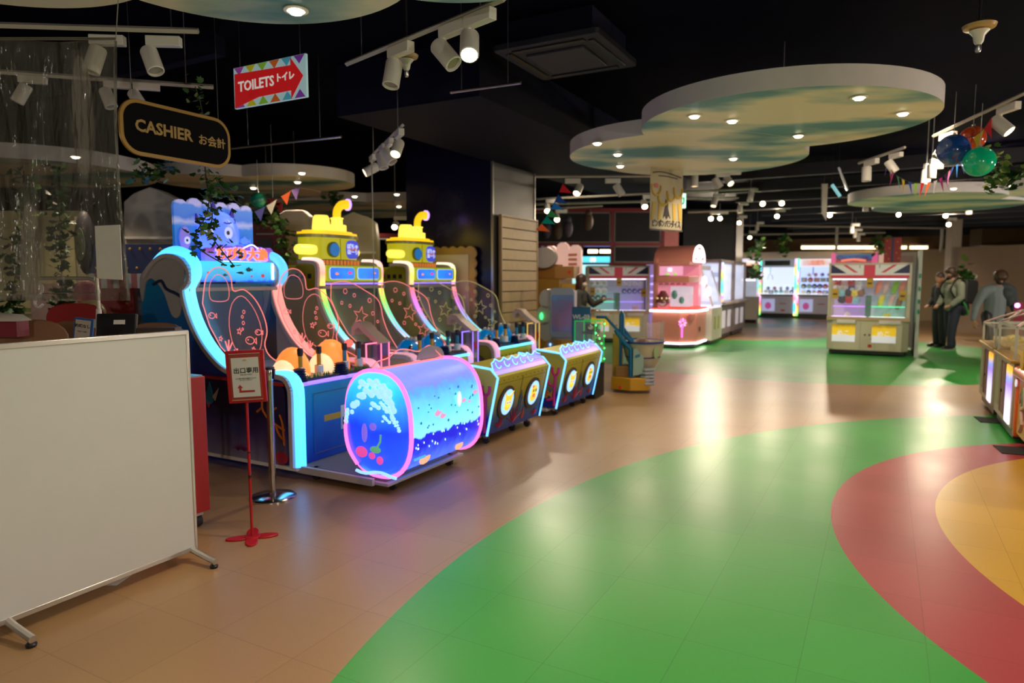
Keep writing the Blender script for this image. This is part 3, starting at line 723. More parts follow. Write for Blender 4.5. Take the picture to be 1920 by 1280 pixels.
B().box(.895, .915, 1.212, 1.22, 1.54, 1.69).done('header_end_light', glow('white_tube', (.8, .9, 1), 3), t)
# marquee: printed board, the round sea creature, lettering
YM = 1.46
M_marq = ramp_mat('marquee_sky_print', [(0, (.01, .05, .25)), (.3, (.01, .16, .50)), (.55, (.02, .22, .75)), (.62, (.45, .5, .85)), (.7, (.05, .2, .75)), (.86, (.08, .25, .8)), (.9, (.5, .5, .9)), (1, (.45, .42, .85))], 'Z', 1.7, 2.26, noise=.10, nscale=9, es=.38)
ol = cloudline(.07, .90, 1.66, 2.24, 6, .05, 3)
mq = B().poly(ol, (0, YM+.03, 0), (1, 0, 0), (0, 0, 1), .03).done('marquee_board', M_marq, t)
M_mon = ramp_mat('creature_blue', [(0, (.14, .28, 1)), (.5, (.06, .13, 1)), (1, (.10, .2, 1))], 'Z', 1.75, 2.15, es=1.25)
cr = B().poly(ell(.50, 1.94, .215, .215, 32, 2.2), (0, YM, 0), (1, 0, 0), (0, 0, 1), .03); cr.ball((.5, YM-.02, 1.93), (.20, .05, .2), 24)
cr = cr.done('round_sea_creature', M_mon, t)
b = B()
for cx, czz, s, a in ((.455, 2.15, .05, .1), (.64, 2.11, .045, -.35), (.285, 2.05, .035, .5), (.48, 2.08, .02, 0), (.67, 2.06, .02, -.3)):
    b.poly([(cx-s*.6, czz), (cx+s*.6, czz), (cx-math.sin(a)*s, czz+s*2)], (0, YM-.01, 0), (1, 0, 0), (0, 0, 1), .02)
b.done('spike', mat('indigo_spike', (.03, .01, .22), .5, emit=(.03, .01, .25), es=.5), t)
M_eyew = glow('eye_pale_glow', (.45, .5, 1), .9)
eyes(t, (0, YM-.065, 0), (1, 0, 0), (0, 0, 1), [(.565, 1.965), (.36, 1.975)], .045, M_eyew)
b = B().tube(smoothline([(.52, YM-.07, 2.055), (.56, YM-.072, 2.05), (.60, YM-.07, 2.06)], 4), .006, 6); b.tube(smoothline([(.36, YM-.07, 1.86), (.45, YM-.075, 1.82), (.54, YM-.07, 1.86)], 5), .006, 6); b.done('brow_and_mouth', M_navy, t)
b = B(); b.poly(ell(.155, 1.90, .05, .10, 18), (0, YM-.005, 0), (1, 0, 0), (0, 0, 1), .02); b.done('long_printed_fish', mat('violet_fish_print', (.22, .14, .5), .5, emit=(.25, .2, .75), es=.5), t)
eyes(t, (0, YM-.03, 0), (1, 0, 0), (0, 0, 1), [(.165, 1.88)], .028, M_eyew)
b = B(); b.poly(ell(.71, 1.80, .075, .07, 20), (0, YM-.03, 0), (1, 0, 0), (0, 0, 1), .02); fish(b, (.78, YM-.01, 1.9), (1, 0, 0), (0, 0, 1), .10, .015); b.done('small_printed_fish', mat('sky_fish_print', (.08, .25, .8), .5, emit=(.1, .25, .9), es=.6), t)
# glowing title on a coral mound
md = cloudline(.22, .98, 1.68, 1.83, 7, .045, 5)
B().poly(md, (0, 1.33, 0), (1, 0, 0), (0, 0, 1), .05).done('coral_mound', ramp_mat('coral_mound_print', [(0, (.1, .25, .9)), (.4, (.25, .15, .75)), (.7, (.28, .04, .35)), (1, (.12, .1, .7))], 'Z', 1.68, 1.86, noise=.12, nscale=22, es=.6), t)
text('title_lettering', 'ちびり大漁', glow('orange_letters', (1, .16, .04), 1.3), t, (.60, 1.255, 1.765), (1, 0, 0), (0, 0, 1), .115, .012, .004)
text('title_outline', 'ちびり大漁', glow('violet_outline', (.3, .3, 1), 1.4), t, (.60, 1.268, 1.765), (1, 0, 0), (0, 0, 1), .115, .004, .012)
b = B().tube(smoothline([(.62, 1.27, 1.825), (.72, 1.27, 1.86), (.80, 1.27, 1.82)], 5), .006, 6); b.tube([(.40, 1.27, 1.70), (.85, 1.27, 1.695)], .007, 6); b.done('title_scroll_light', glow('pale_violet_neon', (.5, .5, 1), 3), t)
# left side artwork: cresting wave above, seabed scene below
b = B()
b.poly([p[:2] for p in smoothline([(1.83, 1.35, 0), (1.85, 1.55, 0), (1.72, 1.66, 0), (1.5, 1.73, 0), (1.34, 1.72, 0), (1.24, 1.62, 0), (1.27, 1.42, 0), (1.3, 1.30, 0), (1.36, 1.22, 0), (1.44, 1.25, 0), (1.52, 1.42, 0), (1.62, 1.52, 0), (1.7, 1.55, 0), (1.78, 1.50, 0)], 3, True)], (-.012, 0, 0), (0, 1, 0), (0, 0, 1), .012)
b.done('painted_wave_crest', M_foamd, t)
b = B().tube(smoothline([(-.014, 1.66, 1.50), (-.014, 1.55, 1.53), (-.014, 1.48, 1.46), (-.014, 1.38, 1.43), (-.014, 1.30, 1.40)], 4), .014, 6).done('wave_shadow_line', M_navy, t)
B().poly(rrect(.11, 1.84, .10, .73, .07), (-.02, 0, 0), (0, 1, 0), (0, 0, 1), .02).done('seabed_picture', M_seabed, t)
B().box(-.022, -.002, .12, 1.84, .725, .75).done('red_trim', M_red, t)
B().box(-.03, .0, .0, 1.86, .075, .10).done('white_base_trim', M_white, t)
b = B()
for pts in ([(.34, .66), (.36, .54), (.30, .46), (.22, .42), (.12, .38)], [(.36, .54), (.42, .50)], [(.30, .46), (.26, .52), (.2, .55)], [(.22, .42), (.18, .34), (.12, .30)], [(.17, .50), (.14, .42), (.13, .26)]):
    b.tube([(-.022, p[0], p[1]) for p in smoothline([(q[0], q[1], 0) for q in pts], 3)], .009, 6)
b.done('painted_orange_coral', M_orangec, t)
b = B()
for k in range(9):
    a = PI*(k+.5)/9; b.poly([(-.014, 0), (.014, 0), (0, .075)], (-.021, .62+.03*math.cos(a), .17), (0, math.sin(a), -math.cos(a)), (0, math.cos(a), math.sin(a)), .006)
b.poly(ell(.28, .25, .04, .05, 12), (-.026, 0, 0), (0, 1, 0), (0, 0, 1), .006)
b.done('painted_urchin', mat('plum_print', (.13, .015, .12), .5), t)
b = B(); b.poly(ell(.98, .57, .055, .06, 16), (-.026, 0, 0), (0, 1, 0), (0, 0, 1), .006); b.poly([(1.0, .62), (.97, .70), (.94, .62)], (-.026, 0, 0), (0, 1, 0), (0, 0, 1), .006)
b.done('painted_teal_fish', mat('teal_fish_print', (.01, .16, .26), .5), t)
b = B(); b.poly([(.93, .58), (.85, .66), (.90, .55)], (-.032, 0, 0), (0, 1, 0), (0, 0, 1), .006); b.poly([(1.03, .58), (1.11, .66), (1.06, .55)], (-.032, 0, 0), (0, 1, 0), (0, 0, 1), .006); b.done('painted_fins', mat('pale_pink_print', (.5, .35, .32), .5), t)
b = B(); b.poly([(.96, .52), (1.0, .52), (.98, .485)], (-.034, 0, 0), (0, 1, 0), (0, 0, 1), .006); b.poly(ell(.16, .16, .07, .05, 12), (-.028, 0, 0), (0, 1, 0), (0, 0, 1), .006); b.done('painted_red_spot', mat('red_print', (.4, .02, .05), .5), t)
b = B()
for k, (y, a) in enumerate(((.36, .4), (.42, 0), (.50, -.2))): b.poly([(-.012, 0), (.012, 0), (.02*a, .12)], (-.021, y+.3, .30), (0, 1, 0), (0, 0, 1), .004)
b.done('painted_seaweed', mat('dark_blue_weed', (.01, .05, .16), .5), t)
# clear splash guards, the same two-lobed shape on both sides
lobe = [p[:2] for p in smoothline([(1.14, 1.44, 0), (1.10, 1.56, 0), (1.0, 1.635, 0), (.88, 1.63, 0), (.80, 1.56, 0), (.775, 1.45, 0), (.65, 1.46, 0), (.52, 1.38, 0), (.43, 1.25, 0), (.40, 1.13, 0), (.43, 1.02, 0), (.37, .93, 0), (.20, .86, 0), (.10, .80, 0)], 4)]+[(.75, .84), (.95, .98), (1.08, 1.15), (1.16, 1.34)]
inner1 = [p[:2] for p in smoothline([(1.06, 1.50, 0), (.98, 1.58, 0), (.88, 1.56, 0), (.83, 1.48, 0), (.84, 1.38, 0), (.95, 1.36, 0), (1.06, 1.38, 0)], 3, True)]
inner2 = [p[:2] for p in smoothline([(.68, 1.41, 0), (.56, 1.33, 0), (.48, 1.2, 0), (.46, 1.08, 0), (.50, .97, 0), (.62, .92, 0), (.78, .98, 0), (.84, 1.16, 0), (.80, 1.34, 0)], 3, True)]
icons = [('o', 0, 0, inner1), ('o', 0, 0, inner2), ('f', .60, 1.05, .05), ('f', 1.05, 1.24, .04), ('s', .72, 1.12, .03), ('s', .95, 1.05, .025), ('s', .56, .98, .022), ('b', .66, 1.28, .014), ('b', .68, 1.24, .012), ('b', .67, 1.19, .014), ('b', .68, 1.14, .010), ('c', .86, .95, .10), ('c', .76, .90, .08), ('c', .66, .88, .06), ('f', .50, 1.12, .035)]
etched(t, .085, lobe, M_etch, icons); etched(t, .90, lobe, M_etch, icons)
# glowing fish domes
for cx, sc, yy in ((.17, .95, .25), (.60, 1.08, .25)):
    b = B(); b.ball((cx+.03*sc, yy, .79), (.16*sc, .14*sc, .225*sc), 24); d = b.done('fish_dome', M_orangeg, t)
    b = B(); b.ball((cx-.09*sc, yy-.02, .80), (.085*sc, .11*sc, .12*sc), 18); b.ball((cx, yy-.035, .77), (.15*sc, .12*sc, .085*sc), 18); b.done('dome_cloud', M_creamg, d)
    b = B(); b.ball((cx+.02, yy-.09*sc, .955), .008, 8); b.ball((cx+.055, yy-.085*sc, .955), .008, 8); b.done('dome_sparkle', glow('sparkle', (1, .9, .8), 4), d)
b = B().ball((.83, .22, .985), (.05, .03, .035), 12).done('fish_tail_fin', glow('coral_fin_glow', (1, .15, .12), 1), t)
handles(t, .10, (.14, .34, .64, .82))
ticket_tower(t, M_pink, mat('purple_tower', (.12, .07, .25), .4))
# the deck and the glowing drum seat
B().box(.06, 1.0, -.80, .03, .085, .10).done('deck_plate', M_deck, t)
B().box(.03, 1.03, -.84, .03, .06, .085).box(.0, .03, -.72, .03, .055, .11).done('deck_frame', mat('deck_white', (.45, .42, .42), .4), t, .004)
drum = [p for p in ell(-.76, .515, .285, .375, 40, 2.5)]
drum = [(y+(.04*(z-.5)), z) for y, z in drum]
dm = B().poly(drum, (.03, 0, 0), (0, 1, 0), (0, 0, 1), .95).done('drum_seat', M_cylart, t)
# domed left end
b = B(); rings = []
for f, dx in ((1, 0), (.96, .035), (.86, .065), (.6, .09), (.3, .10), (.02, .102)):
    rings.append([b.bm.verts.new((.03-dx, -.76+(y+.76)*f, .515+(z-.515)*f)) for y, z in drum])
for A, C in zip(rings, rings[1:]):
    for k in range(len(drum)): b.face((A[k], A[(k+1) % len(drum)], C[(k+1) % len(drum)], C[k]))
b.face(rings[-1]); b.done('drum_end', M_capart, dm)
b = B()
for x, r in ((.03, .016), (.98, .014)): b.tube([(x, y-.004*(y > -.76)+0, z) for y, z in [(-.76+(y+.76)*1.03, .515+(z-.515)*1.02) for y, z in drum]], r, 8, True)
b.done('drum_ring_light', glow('hot_pink_neon', (1, .14, .45), 1.8), dm)
b = B(); a_ = drum[6][0] if 0 else -.69
b.cyl((.03, -.68, .892), (.98, -.68, .892), .009, n=6)
crest = smoothline([(.06, -.68, .892), (.14, -.66, .94), (.3, -.64, .955), (.45, -.62, 1.0), (.58, -.62, .99), (.72, -.62, .965), (.86, -.62, 1.0), (.93, -.64, .95), (.97, -.68, .892)], 4)
b.tube(crest, .005, 6); b.done('crest_edge', M_etch, dm)
B().poly([(p[0], p[2]) for p in crest], (0, -.655, 0), (1, 0, 0), (0, 0, 1), .006).done('crest_guard', M_pane, dm)
B().poly([p for p in ell(.86, .90, .19, .10, 20)][0:11], (0, -.63, 0), (1, 0, 0), (0, 0, 1), .01).done('back_hump', M_grey, dm)
# pictures on the drum
def on_drum(z, off=.004):
    best = min((p for p in drum if p[0] < -.76), key=lambda p: abs(p[1]-z)); lo = [p for p in drum if p[0] < -.7]
    lo.sort(key=lambda p: p[1])
    for a, c in zip(lo, lo[1:]):
        if a[1] <= z <= c[1]:
            f = (z-a[1])/max(1e-6, c[1]-a[1]); return a[0]+(c[0]-a[0])*f-off
    return best[0]-off
b = B()
for x, z, s in ((.36, .56, .07), (.72, .60, .05), (.90, .64, .055), (.42, .53, .06), (.80, .58, .03)):
    fish(b, (x, on_drum(z), z), (1, 0, 0), (0, 0, 1), s, .003)
b.done('drum_fish', glow('rose_fish_glow', (.85, .35, .6), .8), dm)
b = B(); rnd = random.Random(4)
for k in range(26):
    x = rnd.uniform(.1, .94); z = rnd.uniform(.46, .74); s = rnd.uniform(.006, .012); b.poly(ell(0, 0, s, s, 7), (x, on_drum(z), z), (1, 0, 0), (0, 0, 1), .002)
b.done('drum_specks', mat('specks_teal', (.01, .18, .35), .5, emit=(.02, .25, .5), es=.5), dm)
b = B()
for k in range(22):
    x = rnd.uniform(.08, .95); z = rnd.uniform(.33, .42); b.poly(ell(0, 0, .006, .009, 7), (x, on_drum(z, .006), z), (1, 0, 0), (0, 0, 1), .002)
b.poly(ell(0, 0, .03, .06, 12), (.66, on_drum(.60), .62), (1, 0, 0), (0, 0, 1), .002)
b.done('drum_bubbles', glow('bubble_white', (.6, .95, 1), 1.2), dm)
b = B()
for x, s in ((.26, .07), (.72, .06)):
    z = .235; b.poly(ell(0, 0, s, s*.5, 10), (x, on_drum(z)-.004, z), (1, .0, .12), (0, 0, 1), .003)
b.done('drum_coral', glow('apricot_glow', (1, .5, .3), .8), dm)
b = B()
for k in range(6): b.poly([(-.012, 0), (.012, 0), (.03*(k-2.5)/2.5, .12)], (.13+.022*k, on_drum(.25)-.004, .25), (1, 0, 0), (0, -.05, 1), .003)
b.done('drum_weed', glow('cyan_weed', (.1, .5, .95), .7), dm)
# waves and reef on the domed end
b = B()
for pts, r in (([(-.60, .62), (-.68, .72), (-.78, .76), (-.88, .74), (-.96, .66)], .03), ([(-.66, .80), (-.76, .82), (-.86, .80), (-.93, .74)], .026), ([(-.78, .66), (-.88, .67), (-.96, .60)], .02), ([(-.55, .60), (-.52, .52)], .022), ([(-.88, .58), (-.96, .57), (-1.0, .52)], .014)):
    for j, p in enumerate(smoothline([(q[0], q[1], 0) for q in pts], 6)):
        dy, dz = (p[0]+.76)/.29, (p[1]-.515)/.38; xx = .03-.102*max(0, 1-(abs(dy)**2.5+abs(dz)**2.5))**.4
        s_ = r*(.75+.4*((j*7) % 5)/4); b.ball((xx, p[0], p[1]+.012*((j*3) % 4-1.5)), (.012, s_, s_*.8), 8)
b.tube([(-.03, -.6+.3*-k/8*1.2, .17-.012*math.sin(k)) for k in range(9)], .012, 8)
b.done('painted_foam_wave', glow('wave_pale_blue', (.35, .7, 1), 1.0), dm)
b = B(); b.ball((-.085, -.70, .33), (.012, .055, .04), 10); b.ball((-.08, -.86, .285), (.012, .03, .03), 10); b.ball((-.08, -.79, .31), (.01, .03, .025), 8); b.done('painted_pink_reef', glow('pink_reef', (.8, .08, .4), .8), dm)
b = B(); b.ball((-.09, -.735, .47), (.012, .026, .07), 10); b.ball((-.088, -.81, .52), (.012, .032, .028), 10); b.done('painted_reef_creature', glow('violet_reef', (.25, .15, .9), .7), dm)
b = B(); b.ball((-.09, -.83, .36), (.01, .05, .025), 8); b.tube([(-.09, -.84, .37), (-.085, -.87, .42), (-.085, -.875, .47)], .008, 6); b.done('painted_green_reef', glow('green_reef', (.15, .5, .25), .6), dm)
b = B(); b.tube(smoothline([(-.035, -.53, .60), (-.045, -.52, .45), (-.045, -.55, .32), (-.04, -.62, .22)], 4), .013, 8); b.done('end_arc_light', glow('hot_pink_neon', (1, .14, .45), 1.8), dm)
casters(t, [(.16, -.78), (.9, -.78), (.08, -.1), (.9, -.1)])

# ---------------- the two yellow submarine machines
def submarine(label, loc, rail_l, rail_r, etch_m):
    t = thing('shooting_game', label, 'arcade machine', loc, ANG, 'water shooting games in a row')
    ysub = ramp_mat('submarine_side_print', [(0, (.12, .2, .3)), (.3, (.3, .3, .04)), (1, (.42, .40, .03))], 'Z', .1, 1.0, noise=.1)
    shooter_frame(t, None, ysub, None, None, SUBP, None, M_silver)
    tube_on(t, .03, RAILP[6:]+SUBP, rail_l, .028); tube_on(t, .97, RAILP[6:]+SUBP, rail_r, .028)
    tube_on(t, .03, RAILP[:7], M_elbow, .032, 'front_rail_light'); tube_on(t, .97, RAILP[:7], M_elbow, .032, 'front_rail_light')
    channel(t, -.03, .07, [(p[0]+.03, p[1]-.005) for p in RAILP]+[(p[0]+.025, p[1]-.02) for p in SUBP]); channel(t, .93, 1.03, [(p[0]+.03, p[1]-.005) for p in RAILP]+[(p[0]+.025, p[1]-.02) for p in SUBP])
    ft = B().box(.03, .97, .035, 1.84, .10, .72).done('cabinet', M_olive, t)
    b = B().box(.04, .96, .030, .036, .60, .606)
    for k in range(10): b.ball((.08+k*.093, .032, .64), .008, 6)
    b.done('rivet_strip', mat('dark_rivets', (.05, .05, .02), .4, .5), t)
    B().cyl((.05, .02, .735), (.95, .02, .735), .014, n=8).done('front_edge_light', M_cyan, t)
    B().box(.04, .96, .04, 1.25, .72, .77).done('tray', M_black, t)
    B().box(.04, .96, .3, 1.24, .765, .785).done('tray_floor', mat('tray_cream', (.42, .38, .33), .5), t)
    B().box(.03, .97, 1.26, 1.30, .77, 1.5).done('playfield_back', ramp_mat('sub_playfield_print', [(0, (.3, .3, .02)), (.5, (.26, .22, .04)), (.8, (.02, .12, .12)), (1, (.02, .02, .03))], 'Z', .75, 1.5, noise=.3, nscale=4), t)
    B().box(.0, 1.0, 1.2, 1.25, 1.44, 1.475).done('shelf_bar', mat('grey_acrylic_bar', (.4, .36, .34), .3), t, .004)
    B().box(.0, 1.0, 1.3, 1.84, .77, 1.69).done('upper_cabinet', M_olive, t)
    b = B()
    for k in range(5): b.box(-.004, .0, 1.36+k*.09, 1.41+k*.09, 1.55, 1.60)
    b.done('vent_slot', M_black, t)
    # portholed left flank
    b = B().poly(ell(.30, .50, .17, .17, 24), (-.012, 0, 0), (0, 1, 0), (0, 0, 1), .012).done('side_porthole_ring', mat('brown_ring', (.13, .08, .06), .5), t)
    B().poly(ell(.30, .50, .125, .125, 24), (-.018, 0, 0), (0, 1, 0), (0, 0, 1), .008).done('side_porthole_glass', mat('blue_porthole', (.02, .13, .3), .3), t)
    # header: capsule with two lit windows
    hb = B().poly(rrect(.06, .95, 1.52, 1.69, .05), (0, 1.42, 0), (1, 0, 0), (0, 0, 1), .22).done('header_box', glow('lime_header', (.42, .50, .02), .55), t, .01)
    for x0, x1 in ((.10, .47), (.53, .88)):
        B().poly(rrect(x0, x1, 1.545, 1.665, .03), (0, 1.2, 0), (1, 0, 0), (0, 0, 1), .012).done('header_window', ramp_mat('window_sea', [(0, (.01, .06, .7)), (.5, (.02, .25, .95)), (1, (.03, .12, .8))], 'X', 0, 1, noise=.6, nscale=9, es=1.0), hb)
        q = B(); q.tube([(p[0], 1.194, p[1]) for p in rrect(x0, x1, 1.545, 1.665, .03)], .005, 5, True); q.done('window_edge', glow('pale_blue_edge', (.45, .6, 1), 1.1), hb)
    q = B(); fish(q, (.19, 1.186, 1.60), (1, 0, 0), (0, 0, 1), .04); fish(q, (.80, 1.186, 1.61), (1, 0, 0), (0, 0, 1), .03); q.done('window_fish', glow('orange_fish', (1, .3, .05), .9), hb)
    q = B(); fish(q, (.39, 1.186, 1.61), (1, 0, 0), (0, 0, 1), .05); q.done('window_pink_fish', glow('magenta_fish', (.8, .04, .3), .9), hb)
    B().cyl((.04, 1.2, 1.495), (.96, 1.2, 1.495), .009, n=6).done('header_edge_light', M_lilac, t)
    # the submarine on top
    ys = 1.62
    body = ell(.53, ys, .375, .20, 40, 2.6)
    M_lime = glow('submarine_lime_glow', (.50, .46, .01), .62); M_yg = glow('submarine_yellow_glow', (1, .55, .01), 1.0); M_yg2 = glow('submarine_light_yellow_glow', (1, .78, .10), 1.1)
    sb = B().prism(body, 'z', 1.76, 1.995).done('submarine_body', M_lime, t)
    B().prism(ell(.53, ys, .36, .19, 40, 2.6), 'z', 1.69, 1.76).done('submarine_base', mat('chequered_base_navy', (.10, .10, .14), .5), sb)
    q = B()
    for k in range(11): q.box(.24+k*.055, .265+k*.055, ys-.205, ys-.185, 1.70, 1.75)
    q.done('orange_checks', glow('orange_checks', (.8, .22, .04), .5), sb)
    q = B(); q.prism(ell(.53, ys, .395, .22, 40, 2.6), 'z', 1.995, 2.03); q.done('submarine_lid_rim', mat('rim_olive', (.35, .33, .1), .3), sb)
    q = B(); q.prism(ell(.53, ys, .385, .21, 40, 2.6), 'z', 2.03, 2.055); q.prism(ell(.53, ys, .33, .17, 40, 2.6), 'z', 2.055, 2.075); q.done('submarine_lid', M_yg, sb)
    B().lathe([(.10, 2.07), (.10, 2.12), (.088, 2.22), (.07, 2.245)], (.41, ys-.02, 0), 20).done('hatch', M_yg2, sb)
    q = B(); q.lathe([(.105, 2.07), (.105, 2.15), (.095, 2.155), (.095, 2.07)], (.66, ys-.02, 0), 20); q.lathe([(.065, 2.15), (.065, 2.22), (.075, 2.225), (.075, 2.235), (.05, 2.24)], (.66, ys-.02, 0), 20); q.done('periscope_base', M_yg2, sb)
    q = B(); q.tube(smoothline([(.66, ys-.02, 2.22), (.67, ys-.02, 2.32), (.73, ys-.03, 2.385), (.80, ys-.05, 2.395)], 4), [.045, .045, .045, .045, .045, .046, .047, .048, .049, .05, .052, .054, .056], 14); q.done('periscope', M_yg, sb)
    Mx = Euler((0, PI/2, -.25)).to_matrix().to_4x4()
    B().lathe([(.055, 0), (.068, 0), (.068, .02), (.055, .02)], (.80, ys-.05, 2.395), 24, Mx).done('periscope_ring', glow('lavender_ring', (.6, .35, 1), 1.3), sb)
    q = B(); q.cyl((.22, ys-.1, 1.86), (.03, ys-.06, 1.86), .054, n=16); q.ball((.03, ys-.06, 1.86), .054, 12); q.ball((.93, ys-.05, 1.85), (.05, .05, .05), 12); q.done('side_nozzle', M_yg2, sb)
    q = B(); q.poly(ell(.40, 1.865, .085, .085, 24), (0, ys-.185, 0), (1, 0, 0), (0, 0, 1), .03); q.done('round_window_rim', mat('olive_rim', (.2, .2, .03), .4), sb)
    q = B(); q.poly(ell(.40, 1.865, .07, .07, 24), (0, ys-.21, 0), (1, 0, 0), (0, 0, 1), .02); q.done('round_window', mat('blue_disc', (.02, .15, .45), .3, emit=(.02, .2, .6), es=.5), sb)
    q = B().poly([p[:2] for p in ell(.70, 1.875, .10, .105, 14, 3)], (0, ys-.19, 0), (1, 0, 0), (0, 0, 1), .02); q.done('badge', glow('badge_blue', (.06, .08, .7), .7), sb)
    text('badge_lettering', 'ぽちゃ\nほーり', glow('pale_lettering', (.6, .65, 1), .8), sb, (.70, ys-.213, 1.875), (1, 0, 0), (0, 0, 1), .062, .004, .002)
    q = B().tube(smoothline([(.63, ys-.216, 1.885), (.68, ys-.216, 1.865), (.72, ys-.216, 1.885), (.77, ys-.216, 1.865)], 3), .008, 5).done('badge_swoosh', glow('orange_checks', (.8, .22, .04), .5), sb)
    B().box(.51, .513, ys-.204, ys-.19, 1.76, 1.99).done('hull_seam', M_black, sb)
    # wave-cut guards with starfish
    ol = [p[:2] for p in smoothline([(1.17, 1.50, 0), (1.02, 1.52, 0), (.88, 1.50, 0), (.74, 1.44, 0), (.58, 1.36, 0), (.52, 1.28, 0), (.49, 1.15, 0), (.42, 1.0, 0), (.30, .84, 0)], 4)]+[(.75, .84), (.95, .98), (1.08, 1.15), (1.18, 1.34)]
    ic = [('s', .78, 1.17, .10), ('s', .60, .98, .08), ('b', .98, 1.42, .025), ('b', .86, 1.38, .018), ('b', .66, 1.33, .022), ('b', .92, 1.27, .016), ('b', .62, 1.2, .018), ('b', .70, 1.04, .015), ('b', .86, 1.05, .02), ('b', .56, 1.12, .013), ('b', 1.03, 1.30, .016)]
    etched(t, .085, ol, etch_m, ic); etched(t, .91, ol, etch_m, ic)
    for cx, sc in ((.19, .82), (.60, .95)):
        d = B().ball((cx, .27, .79), (.165*sc, .14*sc, .19*sc), 24).done('fish_dome', M_blued, t)
        q = B()
        for k in range(7): q.ball((cx+.03+.03*(k % 3)*sc, .20+.02*k*sc, .79+.19*sc-.012*(k % 2)), .028*sc, 8)
        q.done('dome_foam', mat('foam_white', (.65, .6, .55), .5), d)
        q = B(); q.ball((cx-.11*sc, .165, .86), (.025, .02, .035), 10); q.done('dome_eye', M_black, d)
        q = B(); q.ball((cx-.16*sc, .19, .82), (.03, .03, .05), 10); q.ball((cx-.115*sc, .15, .872), .01, 6); q.done('dome_cheek', M_white, d)
        q = B(); q.ball((cx+.04, .20, .775), (.12*sc, .10*sc, .055), 12); q.done('dome_glow', M_cyand, d)
    handles(t, .10, (.16, .37, .66, .84))
    ticket_tower(t, M_lilac if rail_l is M_rainbow else glow('gold_led', (.8, .5, .1), .9), mat('ticket_tower_grey', (.16, .15, .18), .4))
    # deck and the portholed barrier
    B().box(.05, 1.05, -.6, .03, .085, .10).done('deck_plate', M_deck, t)
    B().box(.03, 1.07, -.62, .03, .055, .085).done('deck_frame', mat('deck_white', (.45, .42, .42), .4), t, .004)
    # side outline (y, z)
    ps = [(-.50, .10), (-.70, .09), (-.82, .64), (-.745, .72), (-.46, .745)]
    M_bar = ramp_mat('barrier_print', [(0, (.005, .02, .28)), (.3, (.02, .10, .22)), (.5, (.30, .27, .03)), (1, (.52, .46, .03))], 'Z', .06, .72, noise=.12, nscale=3)
    M_barside = ramp_mat('barrier_side_print', [(0, (.005, .02, .35)), (.28, (.005, .03, .3)), (.42, (.25, .34, .1)), (.6, (.52, .48, .06)), (1, (.62, .56, .08))], 'Z', .06, .72, noise=.10, nscale=6)
    br = B().prism(ps, 'x', .10, 1.17).done('barrier', [M_bar], t)
    for x0, nm in ((.085, 'barrier_side'), (1.17, 'barrier_side')): B().prism([(p[0]*1.0-.01*(p[0] < -.6), p[1]) for p in ps], 'x', x0, x0+.016).done(nm, M_barside, br)
    q = B()
    for x in (.085, 1.185): q.tube([(x, p[0]-.012, p[1]) for p in ps[1:4]]+[(x, ps[4][0], ps[4][1]+.005)], .011, 6)
    q.done('barrier_edge_light', glow('sky_neon', (.12, .42, 1), 2.2), br)
    B().poly([(-.745, .72), (-.80, .662), (-.795, .652), (-.735, .712)], (.10, 0, 0), (0, 1, 0), (0, 0, 1), 1.07).done('ledge_light', ramp_mat('ledge_violet', [(0, (.3, .25, .95)), (1, (.65, .4, .8))], 'X', 0, 1.2, es=.9), br)
    wv = []
    for k in range(6):
        x0 = .14+k*.165
        for j, (dx, dz) in enumerate(((0, .088), (.035, .094), (.065, .108), (.085, .120), (.105, .112), (.135, .092))): wv.append((x0+dx, .70+dz))
    wv = [(.11, .70)]+wv+[(1.15, .78), (1.15, .70)]
    Uw, Vw = (1, 0, 0), (0, .45, .9)
    B().poly([(p[0], p[1]-.70) for p in wv], (0, -.765, .69), Uw, Vw, .008).done('wave_guard', glassm('violet_acrylic', (.3, .25, .8), .45, .2, (.18, .14, .8), .9), br)
    q = B(); VV = Vector(Vw)
    q.tube([Vector((p[0], -.77, .69))+VV*(p[1]-.70) for p in wv[:-1]], .006, 5)
    for k in range(5):
        cx = .25+k*.165; q.tube([Vector((cx-.01+.045*math.cos(a), -.775, .69))+VV*(.06+.035*math.sin(a)) for a in [PI*.75+PI*1.1*j/8 for j in range(9)]], .0045, 5)
    q.done('wave_edge_light', glow('cyan_edge', (.15, .62, 1), 1.7), br)
    # front: N faces -y; plane from (-.70,.09) to (-.82,.64)
    UF = Vector((1, 0, 0)); VF = Vector((0, -.12, .55)).normalized()
    def fp(x, z, off=.0): return Vector((x, -.70-.12*(z-.09)/.55-off, z))
    q = B().box(.12, 1.15, -.805, -.80, .567, .571); q.cyl(fp(.63, .2, .002), fp(.63, .6, .002), .0022, n=4)
    for k in range(12): q.ball(fp(.15+k*.09, .60, .001), .005, 6)
    q.done('panel_rivets', mat('dark_rivets', (.05, .05, .02), .4, .5), br)
    for cx, czp in ((.35, .375), (.90, .385)):
        rg = B().poly(ell(0, 0, .155, .165, 32), fp(cx, czp, .0), UF, VF, .016).done('porthole_ring', mat('porthole_dark_brown', (.05, .03, .025), .5), br)
        lit = B().poly(ell(0, 0, .112, .128, 32), fp(cx+.01, czp, .012), UF, VF, .010).done('porthole_window', glow('porthole_sky', (.32, .62, 1), 1.15), br)
    # two different fish faces behind the portholes
    Yg = glow('yellow_fish_glow', (.95, .70, .06), .75)
    q = B(); q.poly(ell(0, 0, .062, .062, 18, 3), fp(.36, .38, .022), UF, VF, .006); q.poly(ell(0, -.05, .06, .04, 14), fp(.36, .38, .022), UF, VF, .006)
    q.poly([(-.06, .03), (-.085, .10), (-.03, .06)], fp(.36, .38, .022), UF, VF, .006); q.poly([(.06, .03), (.085, .10), (.03, .06)], fp(.36, .38, .022), UF, VF, .006)
